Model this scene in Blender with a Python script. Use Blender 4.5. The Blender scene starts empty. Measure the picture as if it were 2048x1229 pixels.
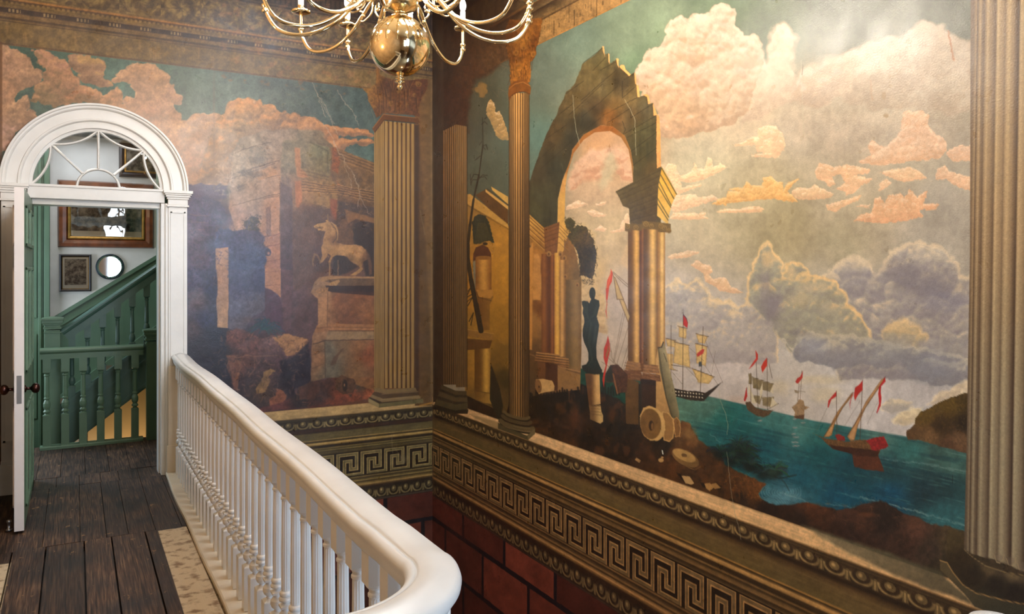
import bpy, bmesh, math, random
import numpy as np
from mathutils import Vector, Matrix
random.seed(7)
SC = bpy.context.scene
COL = SC.collection
# ------------------------------------------------------------------ camera
F_PX, CX, HY, YAW, CAM_Z = 1533.0, 1024.0, 541.0, math.atan(872 / 1533), 1.5
SY, CY = math.sin(YAW), math.cos(YAW)
cam = bpy.data.cameras.new('camera'); cam_o = bpy.data.objects.new('camera', cam); COL.objects.link(cam_o)
cam_o.location = (0, 0, CAM_Z); cam_o.rotation_euler = (math.pi / 2, 0, -YAW)
cam.sensor_width = 36; cam.lens = 36 * F_PX / 2048; cam.shift_y = (HY - 614.5) / 2048
cam.clip_start = .02; cam.clip_end = 60
SC.camera = cam_o
SC.view_settings.view_transform = 'Standard'; SC.view_settings.look = 'None'
SC.view_settings.gamma = 1; SC.view_settings.use_curve_mapping = False
SC.view_settings.exposure = 0.30
SC.cycles.max_bounces = 7; SC.cycles.diffuse_bounces = 4; SC.cycles.glossy_bounces = 4
SC.cycles.sample_clamp_indirect = 4.0
# ------------------------------------------------------------------ world, daylight and added fill lights
w = bpy.data.worlds.new('world'); SC.world = w; w.use_nodes = True
w.node_tree.nodes['Background'].inputs[0].default_value = (.55, .68, 1, 1)
w.node_tree.nodes['Background'].inputs[1].default_value = .06

def area(name, loc, rot, sx, sy, col, power):
    l = bpy.data.lights.new(name, 'AREA'); l.shape = 'RECTANGLE'; l.size = sx; l.size_y = sy
    l.color = col; l.energy = power
    o = bpy.data.objects.new(name, l); COL.objects.link(o); o.location = loc; o.rotation_euler = rot
    return o
R90 = math.pi / 2
# daylight outside the stair window behind the camera, outside the lower window and outside the lobby window
area('daylight_stair_window', (2.0, -2.72, 2.4), (R90, 0, 0), .9, 2.4, (.62, .79, 1), 175)
area('daylight_near_window', (.97, -2.72, 1.95), (R90, 0, 0), .75, 2.1, (.80, .9, 1), 60)
area('daylight_lower_window', (2.82, .9, -1.85), (0, R90, 0), 1.0, 1.3, (.5, .72, 1), 60)
area('daylight_lobby_window', (-1.36, 7.85, 1.3), (R90, 0, -R90), 1.0, 1.4, (.74, .86, 1), 34)
area('added_fill_over_stairs', (.0, 8.0, 2.77), (0, 0, 0), .9, .7, (.78, .88, 1), 9)  # added fill light below the closed lobby ceiling, no opening there
area('added_skylight_fill', (1.65, 3.4, 4.22), (0, 0, 0), 1.1, 2.2, (.74, .86, 1), 85)  # fill light over an invented skylight, out of view
BULB_STRENGTH = 470.0
BULB_COL = (1, .92, .80)

# ------------------------------------------------------------------ materials
def lin(c):
    c = np.asarray(c, float) / 255.0
    return tuple(np.where(c <= .04045, c / 12.92, ((c + .055) / 1.055) ** 2.4))
MATS = {}
def mat(name, rgb, rough=.5, metal=0, bump=0, bscale=60, var=0, vscale=8, spec=.5, emit=None, estr=0, coat=0, coords='Object', stretch=(1, 1, 1), rgb2=None):
    if name in MATS: return MATS[name]
    m = bpy.data.materials.new(name); m.use_nodes = True; nt = m.node_tree; b = nt.nodes['Principled BSDF']
    c = lin(rgb); b.inputs['Base Color'].default_value = (*c, 1)
    b.inputs['Roughness'].default_value = rough; b.inputs['Metallic'].default_value = metal
    b.inputs['Specular IOR Level'].default_value = spec
    b.inputs['Coat Weight'].default_value = coat
    if emit is not None:
        b.inputs['Emission Color'].default_value = (*emit, 1); b.inputs['Emission Strength'].default_value = estr
    tc = nt.nodes.new('ShaderNodeTexCoord'); mp = nt.nodes.new('ShaderNodeMapping'); mp.inputs['Scale'].default_value = stretch
    nt.links.new(tc.outputs[coords], mp.inputs[0])
    if var or rgb2:
        n = nt.nodes.new('ShaderNodeTexNoise'); n.inputs['Scale'].default_value = vscale; n.inputs['Detail'].default_value = 6
        nt.links.new(mp.outputs[0], n.inputs['Vector'])
        r = nt.nodes.new('ShaderNodeValToRGB'); nt.links.new(n.outputs[0], r.inputs[0])
        c2 = lin(rgb2) if rgb2 else tuple(x * (1 - var) for x in c)
        r.color_ramp.elements[0].color = (*c2, 1); r.color_ramp.elements[1].color = (*(min(1, x * (1 + (0 if rgb2 else var))) for x in c), 1)
        r.color_ramp.elements[0].position = .35; r.color_ramp.elements[1].position = .65
        nt.links.new(r.outputs[0], b.inputs['Base Color'])
    if bump:
        n = nt.nodes.new('ShaderNodeTexNoise'); n.inputs['Scale'].default_value = bscale; n.inputs['Detail'].default_value = 4
        nt.links.new(mp.outputs[0], n.inputs['Vector'])
        bp = nt.nodes.new('ShaderNodeBump'); bp.inputs['Strength'].default_value = bump; bp.inputs['Distance'].default_value = .004
        nt.links.new(n.outputs[0], bp.inputs['Height']); nt.links.new(bp.outputs[0], b.inputs['Normal'])
    MATS[name] = m; return m

def mural_mat(name, rough=.34, bump=.5, coarse=.35):
    m = bpy.data.materials.new(name); m.use_nodes = True; nt = m.node_tree; b = nt.nodes['Principled BSDF']
    at = nt.nodes.new('ShaderNodeAttribute'); at.attribute_name = 'paint'
    tc = nt.nodes.new('ShaderNodeTexCoord')
    # fine weave / brush grain of the painted plaster
    n1 = nt.nodes.new('ShaderNodeTexNoise'); n1.inputs['Scale'].default_value = 170; n1.inputs['Detail'].default_value = 3
    n2 = nt.nodes.new('ShaderNodeTexNoise'); n2.inputs['Scale'].default_value = 9; n2.inputs['Detail'].default_value = 4
    n3 = nt.nodes.new('ShaderNodeTexNoise'); n3.inputs['Scale'].default_value = 420; n3.inputs['Detail'].default_value = 2
    for n in (n1, n2, n3): nt.links.new(tc.outputs['Object'], n.inputs['Vector'])
    mr = nt.nodes.new('ShaderNodeMapRange'); mr.inputs[1].default_value = .06; mr.inputs[2].default_value = .75
    mr.inputs[3].default_value = .86; mr.inputs[4].default_value = 1.14
    nt.links.new(n3.outputs[0], mr.inputs[0])
    mx = nt.nodes.new('ShaderNodeVectorMath'); mx.operation = 'SCALE'
    nt.links.new(at.outputs['Color'], mx.inputs[0]); nt.links.new(mr.outputs[0], mx.inputs['Scale'])
    nt.links.new(mx.outputs[0], b.inputs['Base Color'])
    rr = nt.nodes.new('ShaderNodeMapRange'); rr.inputs[1].default_value = .3; rr.inputs[2].default_value = .7
    rr.inputs[3].default_value = rough - .05; rr.inputs[4].default_value = rough + .08
    nt.links.new(n2.outputs[0], rr.inputs[0]); nt.links.new(rr.outputs[0], b.inputs['Roughness'])
    b.inputs['Specular IOR Level'].default_value = .60
    b1 = nt.nodes.new('ShaderNodeBump'); b1.inputs['Strength'].default_value = bump; b1.inputs['Distance'].default_value = .0016
    b2 = nt.nodes.new('ShaderNodeBump'); b2.inputs['Strength'].default_value = coarse; b2.inputs['Distance'].default_value = .012
    nt.links.new(n1.outputs[0], b1.inputs['Height']); nt.links.new(n2.outputs[0], b2.inputs['Height'])
    nt.links.new(b2.outputs[0], b1.inputs['Normal']); nt.links.new(b1.outputs[0], b.inputs['Normal'])
    return m

# ------------------------------------------------------------------ the mural painter (paints a fine colour grid on the wall)
def hash2(ix, iy, seed):
    h = (ix.astype(np.int64) * 374761393 + iy.astype(np.int64) * 668265263 + seed * 982451653) & 0xffffffff
    h = ((h ^ (h >> 13)) * 1274126177) & 0xffffffff
    return ((h ^ (h >> 16)) & 0xffff).astype(np.float32) / 65535.0
def vnoise(x, y, seed=0):
    ix = np.floor(x); iy = np.floor(y); fx = (x - ix).astype(np.float32); fy = (y - iy).astype(np.float32)
    fx = fx * fx * (3 - 2 * fx); fy = fy * fy * (3 - 2 * fy)
    a = hash2(ix, iy, seed); b = hash2(ix + 1, iy, seed); c = hash2(ix, iy + 1, seed); d = hash2(ix + 1, iy + 1, seed)
    return (a + (b - a) * fx) * (1 - fy) + (c + (d - c) * fx) * fy
def fbm(x, y, seed=0, o=4):
    s = 0; a = .5; t = 0
    for i in range(o):
        s = s + a * vnoise(x, y, seed + i * 17); t += a; a *= .55; x = x * 2.03; y = y * 2.03
    return s / t
def puff(x, y, s, seed):
    """cauliflower lobes: 1 on a lobe's crown, falling to the creases"""
    u = x / s; v = y / s; iu = np.floor(u); iv = np.floor(v); best = np.full(x.shape, 9., np.float32)
    for a in (-1, 0, 1):
        for c in (-1, 0, 1):
            cu = iu + a; cv_ = iv + c
            best = np.minimum(best, (cu + hash2(cu, cv_, seed) - u) ** 2 + (cv_ + hash2(cu, cv_, seed + 13) - v) ** 2)
    return 1 - np.clip(best, 0, 1)
def C(ox, oy, s, pts):           # crop coordinates -> frame coordinates used for the sketch of the mural
    return [(ox + x / s, oy + y / s) for x, y in pts]
def smooth(a, b, x):
    t = np.clip((x - a) / (b - a + 1e-9), 0, 1); return t * t * (3 - 2 * t)

class Canvas:
    """colour grid of one wall; h = horizontal wall coordinate, z = height; sketch coordinates follow the drawing grid."""
    def __init__(s, hs, zs, to_px):
        s.h = np.asarray(hs); s.z = np.asarray(zs)
        px, zc = to_px(s.h); s.px = px; s.zc = zc
        s.PX = np.broadcast_to(px[None, :], (len(zs), len(hs))).astype(np.float32)
        s.PY = (HY - (s.z[:, None] - CAM_Z) * F_PX / zc[None, :]).astype(np.float32)
        s.H = np.broadcast_to(s.h[None, :], s.PX.shape); s.Z = np.broadcast_to(s.z[:, None], s.PX.shape)
        s.c = np.zeros(s.PX.shape + (3,), np.float32)
        s.inc = px[-1] > px[0]
    def win(s, x0, y0, x1, y1):
        ii = np.nonzero((s.px >= x0) & (s.px <= x1))[0]
        if len(ii) == 0: return None
        c0, c1 = ii[0], ii[-1] + 1
        zc = s.zc[c0:c1]
        zt = CAM_Z + (HY - y0) * (zc / F_PX); zb = CAM_Z + (HY - y1) * (zc / F_PX)
        lo, hi = min(zt.min(), zb.min()), max(zt.max(), zb.max())
        jj = np.nonzero((s.z >= lo) & (s.z <= hi))[0]
        if len(jj) == 0: return None
        return slice(jj[0], jj[-1] + 1), slice(c0, c1)
    def band(s, z0, z1):
        jj = np.nonzero((s.z >= z0) & (s.z <= z1))[0]
        return slice(jj[0], jj[-1] + 1), slice(0, len(s.h))
    def put(s, w, col, a):
        c = s.c[w]
        if not isinstance(col, np.ndarray): col = np.asarray(col, np.float32)
        a = a[..., None]
        c[...] = c * (1 - a) + col * a
    def colour(s, w, fill, x, y, seed):
        """fill: rgb, or dict(pts=[(x,y,rgb)..]) blended between samples, or callable(x,y)"""
        if callable(fill): return fill(x, y)
        if isinstance(fill, dict):
            if 'lin' in fill:
                (ax, ay), ca, (bx, by), cb = fill['lin']
                t = ((x - ax) * (bx - ax) + (y - ay) * (by - ay)) / ((bx - ax) ** 2 + (by - ay) ** 2)
                t = np.clip(t, 0, 1)[..., None]
                return np.asarray(ca, np.float32) * (1 - t) + np.asarray(cb, np.float32) * t
            acc = 0; ws = 0
            for (qx, qy, q) in fill['pts']:
                wgt = 1.0 / (((x - qx) ** 2 + (y - qy) ** 2) + fill.get('r', 400)) ** fill.get('p', 1.6)
                acc = acc + wgt[..., None] * np.asarray(q, np.float32); ws = ws + wgt
            return acc / ws[..., None]
        return np.broadcast_to(np.asarray(fill, np.float32), x.shape + (3,))
    def sd(s, x, y, pts, closed=True):
        n = len(pts); d = np.full(x.shape, 1e9, np.float32); ins = np.zeros(x.shape, bool)
        for i in range(n if closed else n - 1):
            ax, ay = pts[i]; bx, by = pts[(i + 1) % n]
            dx, dy = bx - ax, by - ay; L = dx * dx + dy * dy + 1e-9
            t = np.clip(((x - ax) * dx + (y - ay) * dy) / L, 0, 1)
            d = np.minimum(d, (x - ax - t * dx) ** 2 + (y - ay - t * dy) ** 2)
            if closed and ay != by:
                m = ((ay > y) != (by > y)) & (x < dx * (y - ay) / dy + ax)
                ins ^= m
        d = np.sqrt(d)
        return np.where(ins, d, -d) if closed else d
    def poly(s, pts, fill, soft=1.2, wob=0, ws=12, tex=.05, ts=9, a=1.0, seed=1, rim=None, streak=0, clip=None, cloud=None, keep_rim=False):
        xs = [p[0] for p in pts]; ys = [p[1] for p in pts]; pad = soft + wob * 1.5 + 1
        w = s.win(min(xs) - pad, min(ys) - pad, max(xs) + pad, max(ys) + pad)
        if w is None: return
        x = s.PX[w]; y = s.PY[w]
        if wob:
            xw = x + wob * 2 * (fbm(x / ws, y / ws, seed + 5, 3) - .5); yw = y + wob * 2 * (fbm(x / ws, y / ws, seed + 77, 3) - .5)
        else: xw, yw = x, y
        d = s.sd(xw, yw, pts)
        if cloud is not None:
            size = cloud[1]; qx = x + size * .5 * (fbm(x / size, y / size, seed + 61, 2) - .5); qy = y + size * .5 * (fbm(x / size, y / size, seed + 62, 2) - .5)
            d = d + size * .34 * (puff(qx, qy, size * .72, seed) - .62) + size * .10 * (puff(qx, qy, size * .3, seed + 2) - .6)
        al = np.clip(.5 + d / soft, 0, 1) * a
        if clip is not None: al = al * clip(x, y)
        col = np.array(s.colour(w, fill, x, y, seed))
        if cloud is not None:
            sh = cloud[0]; amt = cloud[2] if len(cloud) > 2 else .7
            def hgt(x_, y_, d_): return (size * .75 * puff(x_, y_, size, seed + 1) + size * .30 * puff(x_, y_, size * .42, seed + 4) + size * .9 * np.sqrt(np.clip(d_ / size, 0, 1.0)))
            e = size * .12
            L = (hgt(qx + e * .3, qy + e, s.sd(xw, yw + e, pts)) - hgt(qx - e * .3, qy - e, s.sd(xw, yw - e, pts))) / (2 * e)
            L = L + 1.1 * (fbm(x / size * 1.3, y / size * 1.3, seed + 3, 4) - .5)
            t = (smooth(.35, -1.1, L) * amt)[..., None]
            col = col * (1 - t) + np.asarray(sh, np.float32) * t
            if rim is not None:
                t = (smooth(.2, 1.6, L) * .75)[..., None]; col = col * (1 - t) + np.asarray(rim[0], np.float32) * t; rim = rim if keep_rim else None
        if rim is not None:
            rc, rw = rim[0], rim[1]; dirx, diry = rim[2] if len(rim) > 2 else (0, 0)
            t = 1 - smooth(0, rw, d)
            if dirx or diry:      # light only edges that face the given direction
                d2 = s.sd(xw + dirx * rw, yw + diry * rw, pts); t = t * (1 - smooth(-rw * .3, rw * .5, d2))
            t = t[..., None]
            col = col * (1 - t) + np.asarray(rc, np.float32) * t
        if tex: col = col * (1 + tex * 2 * (fbm(x / ts, y / ts, seed + 31, 3) - .5))[..., None]
        if streak: col = col * (1 + streak * 2 * (vnoise(x / 5, y / 60, seed + 41) - .5))[..., None]
        s.put(w, col, al)
    def ell(s, cx, cy, rx, ry, fill, rot=0, **k):
        n = 20; c, q = math.cos(rot), math.sin(rot)
        s.poly([(cx + rx * math.cos(2 * math.pi * i / n) * c - ry * math.sin(2 * math.pi * i / n) * q,
                 cy + rx * math.cos(2 * math.pi * i / n) * q + ry * math.sin(2 * math.pi * i / n) * c) for i in range(n)], fill, **k)
    def blob(s, cx, cy, rx, ry, col, a=.6, seed=3):      # soft airbrushed patch
        w = s.win(cx - rx * 1.6, cy - ry * 1.6, cx + rx * 1.6, cy + ry * 1.6)
        if w is None: return
        x = s.PX[w]; y = s.PY[w]
        r = np.sqrt(((x - cx) / rx) ** 2 + ((y - cy) / ry) ** 2) + .5 * (fbm(x / (rx * .5), y / (ry * .5), seed, 3) - .5)
        s.put(w, col, (1 - smooth(.25, 1.25, r)) * a)
    def line(s, pts, col, wd=1.0, a=1.0, soft=1.0, wob=0, taper=None):
        xs = [p[0] for p in pts]; ys = [p[1] for p in pts]; pad = wd + soft + wob + 1
        w = s.win(min(xs) - pad, min(ys) - pad, max(xs) + pad, max(ys) + pad)
        if w is None: return
        x = s.PX[w]; y = s.PY[w]
        if wob: x = x + wob * 2 * (fbm(x / 6, y / 6, 5, 2) - .5); y = y + wob * 2 * (fbm(x / 6, y / 6, 55, 2) - .5)
        d = s.sd(x, y, pts, closed=False)
        s.put(w, col, np.clip((wd / 2 + soft / 2 - d) / soft, 0, 1) * a)
    def rect(s, x0, y0, x1, y1, fill, **k): s.poly([(x0, y0), (x1, y0), (x1, y1), (x0, y1)], fill, **k)
    def flutes(s, x0, x1, y0, y1, n, lo, hi, mid=None, soft=1.0, ytop=None, ybot=None, round_=False, tone=None, a=1.0, phase=0):
        """fluted shaft between sketch columns; ytop/ybot: functions of x giving the slanted ends"""
        w = s.win(x0 - 1, min(y0, y1) - 30, x1 + 1, max(y0, y1) + 30)
        if w is None: return
        x = s.PX[w]; y = s.PY[w]
        t = (x - x0) / (x1 - x0)
        tt = np.clip(t, 0, 1)
        if round_: tt = np.arcsin(np.clip(2 * tt - 1, -1, 1)) / math.pi + .5
        ph = (tt * n + phase) % 1.0
        k = .5 - .5 * np.cos(2 * math.pi * ph)                    # 0 in the groove, 1 on the ridge
        k = smooth(.1, .75, k)
        lo = np.asarray(lo, np.float32); hi = np.asarray(hi, np.float32)
        col = lo + (hi - lo) * k[..., None]
        # lit arris just to one side of each groove
        g = np.exp(-((ph - .22) / .09) ** 2)[..., None]
        if mid is not None: col = col * (1 - g * .6) + np.asarray(mid, np.float32) * g * .6
        if tone is not None: col = col * tone(t, y)[..., None]
        col = col * (1 + .22 * (fbm(x / 2.5, y / 30, 71, 3) - .5))[..., None]
        yt = y0 if ytop is None else ytop(x); yb = y1 if ybot is None else ybot(x)
        al = np.clip(.5 + (x - x0) / soft, 0, 1) * np.clip(.5 + (x1 - x) / soft, 0, 1) * np.clip(.5 + (y - yt), 0, 1) * np.clip(.5 + (yb - y), 0, 1) * a
        s.put(w, col, al)
    # -- ornament in true wall coordinates
    def zband(s, z0, z1, c, tex=.08, prof=None, h0=-99, h1=99, a=1.0):
        w = s.band(z0, z1); z = s.Z[w]; h = s.H[w]
        t = (z - z0) / (z1 - z0)
        col = np.broadcast_to(np.asarray(c, np.float32), z.shape + (3,))
        if prof: col = prof(t, h)
        col = col * (1 + tex * 2 * (fbm(h * 40, z * 60, 12, 3) - .5))[..., None]
        m = ((h > h0) & (h < h1)).astype(np.float32) * a
        s.put(w, col, m)
    def zprofile(s, stops, a=1.0, h0=-99, h1=99):
        """stops: (z, rgb) from high to low, linearly blended"""
        zs = [q[0] for q in stops][::-1]; cs = np.array([q[1] for q in stops][::-1], np.float32)
        w = s.band(zs[0], zs[-1]); z = s.Z[w]; h = s.H[w]
        col = np.stack([np.interp(z, zs, cs[:, i]) for i in range(3)], -1)
        col = col * (1 + .24 * (fbm(h * 12, z * 160, 12, 3) - .5))[..., None]
        m = ((h > h0) & (h < h1)).astype(np.float32) * a
        s.put(w, col, m)
    def key(s, z0, z1, h_anchor, period, sign, band_c, lit, dark, lw=.14, a=1.0):
        """running Greek key; cell coordinate u runs to the right in the picture"""
        w = s.band(z0 - .012, z1 + .012); z = s.Z[w]; h = s.H[w]
        u = ((h - h_anchor) * sign / period); u = u - np.floor(u); v = (z - z0) / (z1 - z0)
        asp = (z1 - z0) / period
        def path_d(u, v):
            P = [(.04, -.0), (.04, .96), (.80, .96), (.80, .30), (.56, .30), (.56, .66), (.30, .66), (.30, .04), (1.04, .04)]
            d = np.full(u.shape, 9., np.float32)
            for sh in (-1, 0, 1):
                for i in range(len(P) - 1):
                    ax, ay = P[i]; bx, by = P[i + 1]; ax += sh; bx += sh
                    dx = (bx - ax); dy = (by - ay) * asp; L = dx * dx + dy * dy
                    t = np.clip(((u - ax) * dx + (v - ay) * asp * dy) / L, 0, 1)
                    # square caps: chebyshev distance
                    ex = np.abs(u - ax - t * dx); ey = np.abs((v - ay) * asp - t * dy)
                    d = np.minimum(d, np.maximum(ex, ey))
            return d
        d = path_d(u, v); dl = path_d(u + .028, v - .022 / asp)
        e = .010
        body = np.clip((lw / 2 - d) / e + .5, 0, 1); sh2 = np.clip((lw / 2 - dl) / e + .5, 0, 1)
        col = np.asarray(dark, np.float32) * np.ones(z.shape + (3,), np.float32)
        col = col * (1 - body[..., None]) + np.asarray(band_c, np.float32) * body[..., None]
        edge = np.maximum(body * (1 - sh2), .75 * body * smooth(lw / 2 - .034, lw / 2 - .022, d))
        col = col * (1 - edge[..., None]) + np.asarray(lit, np.float32) * edge[..., None]
        col = col * (1 + .3 * (fbm(h * 30, z * 30, 33, 3) - .5))[..., None]
        s.put(w, col, np.full(z.shape, a, np.float32))
    def eggs(s, z0, z1, h_anchor, period, sign, dark, mid, lit, a=1.0):
        w = s.band(z0, z1); z = s.Z[w]; h = s.H[w]
        u = ((h - h_anchor) * sign / period); u = u - np.floor(u) - .5; v = (z - z0) / (z1 - z0)
        asp = (z1 - z0) / period; V = (v - .60) * asp
        col = np.asarray(dark, np.float32) * np.ones(z.shape + (3,), np.float32)
        def mixc(col, c, t): t = np.clip(t, 0, 1)[..., None]; return col * (1 - t) + np.asarray(c, np.float32) * t
        uc = np.where(u > 0, u - .5, u + .5)            # distance from the egg centre (egg at u=+-.5)
        r = np.sqrt((uc / .40) ** 2 + (V / (.50 * asp)) ** 2)
        col = mixc(col, mid, smooth(1.25, 1.1, r)); col = mixc(col, lit, np.exp(-((r - 1.0) / .09) ** 2) * (V < .05 * asp) * np.clip(.55 - .5 * uc, 0, 1))
        col = mixc(col, dark, smooth(.88, .76, r))
        re = np.sqrt((uc / .20) ** 2 + ((V - .02) / (.30 * asp)) ** 2)
        col = mixc(col, mid, smooth(1.05, .9, re)); rl = np.sqrt(((uc + .03) / .10) ** 2 + ((V - .07 * asp) / (.16 * asp)) ** 2)
        col = mixc(col, lit, smooth(1.2, .3, rl))
        col = mixc(col, dark, smooth(.62, .80, v) * (re > 1.05) * .8)
        dd = np.abs(u) - (.02 + .09 * (1 - v)); col = mixc(col, mid, smooth(.02, -.01, dd) * (v < .75))
        dd = np.abs(u + .01) - .018; col = mixc(col, lit, smooth(.02, -.01, dd) * (v < .65) * .7)
        col = mixc(col, dark, smooth(.88, .95, v)); col = mixc(col, dark, smooth(.10, .03, v))
        col = col * (1 + .3 * (fbm(h * 30, z * 30, 35, 3) - .5))[..., None]
        s.put(w, col, np.full(z.shape, a, np.float32))
    def acanthus(s, z0, z1, period, dark, lit, a=.6, h0=0.):
        w = s.band(z0, z1); z = s.Z[w]; h = s.H[w]; H_ = z1 - z0
        u = (h - h0) / period; k = np.floor(u); sg = np.where(k % 2 == 0, 1., -1.)
        dx = ((u - k) - .5) * period; dz = (z - (z0 + z1) / 2) * sg; n = fbm(h * 14, z * 14, 5, 3) - .5
        rho = np.hypot(dx, dz) / (H_ * .52) + .25 * n; phi = np.arctan2(dz, dx)
        sp = np.sin(phi + rho * 6.5) ; lf = np.sin(phi * 9 + 8 * rho + 6 * n)
        val = np.where(rho < 1.05, sp + .45 * lf, np.sin(dx * 60 + 9 * n) * np.sin(z * 70 + 7 * n) * 1.2)
        fade = .55 + .9 * (fbm(h * 5, z * 8, 9, 3) - .3)
        s.put(w, lit, np.clip(smooth(.25, .95, val) * a * fade, 0, 1)); s.put(w, dark, np.clip(smooth(-.15, -.95, val) * a * fade, 0, 1))
    def mottle(s, z0, z1, amp, seed, f=1.0):
        w = s.band(z0, z1); x = s.PX[w] * f; y = s.PY[w] * f
        m = 1 + amp * ((fbm(x / 9, y / 9, seed, 4) - .5) * 1.4 + (fbm(x / 2.6, y / 2.6, seed + 3, 2) - .5) * .9 + (fbm(x / 40, y / 40, seed + 7, 3) - .5) * .8)
        s.c[w] *= m[..., None]
    def scratches(s, x0, y0, x1, y1, n, col, a, seed, L=14):
        rnd = random.Random(seed)
        for _ in range(n):
            x = rnd.uniform(x0, x1); y = rnd.uniform(y0, y1); p = [(x, y)]; ang = rnd.uniform(0, math.pi)
            for _k in range(3):
                ang += rnd.uniform(-.5, .5); l = rnd.uniform(.2, .5) * L; x += l * math.cos(ang); y += l * math.sin(ang); p.append((x, y))
            s.line(p, col, .5, a * rnd.uniform(.3, 1), .9)
    def finish(s): return np.clip(s.c * np.array(s.tone, np.float32), 0, 255)
    tone = (.99, .99, .95)
    def dabs(s, pts, n, size, cols, a=.8, seed=1, ang=None):
        """short leaf-like brush marks scattered inside an outline"""
        r = random.Random(seed); xs = [p[0] for p in pts]; ys = [p[1] for p in pts]; k = 0
        while k < n:
            x = r.uniform(min(xs), max(xs)); y = r.uniform(min(ys), max(ys)); k += 1
            if s.sd(np.array([x]), np.array([y]), pts)[0] < -size * .6: continue
            t = r.uniform(0, math.pi) if ang is None else ang + r.uniform(-.4, .4); l = size * r.uniform(.5, 1.2)
            s.line([(x - l * math.cos(t) / 2, y - l * math.sin(t) / 2), (x + l * math.cos(t) / 2, y + l * math.sin(t) / 2)], r.choice(cols), size * .28, a * r.uniform(.5, 1), 1.3)
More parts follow.
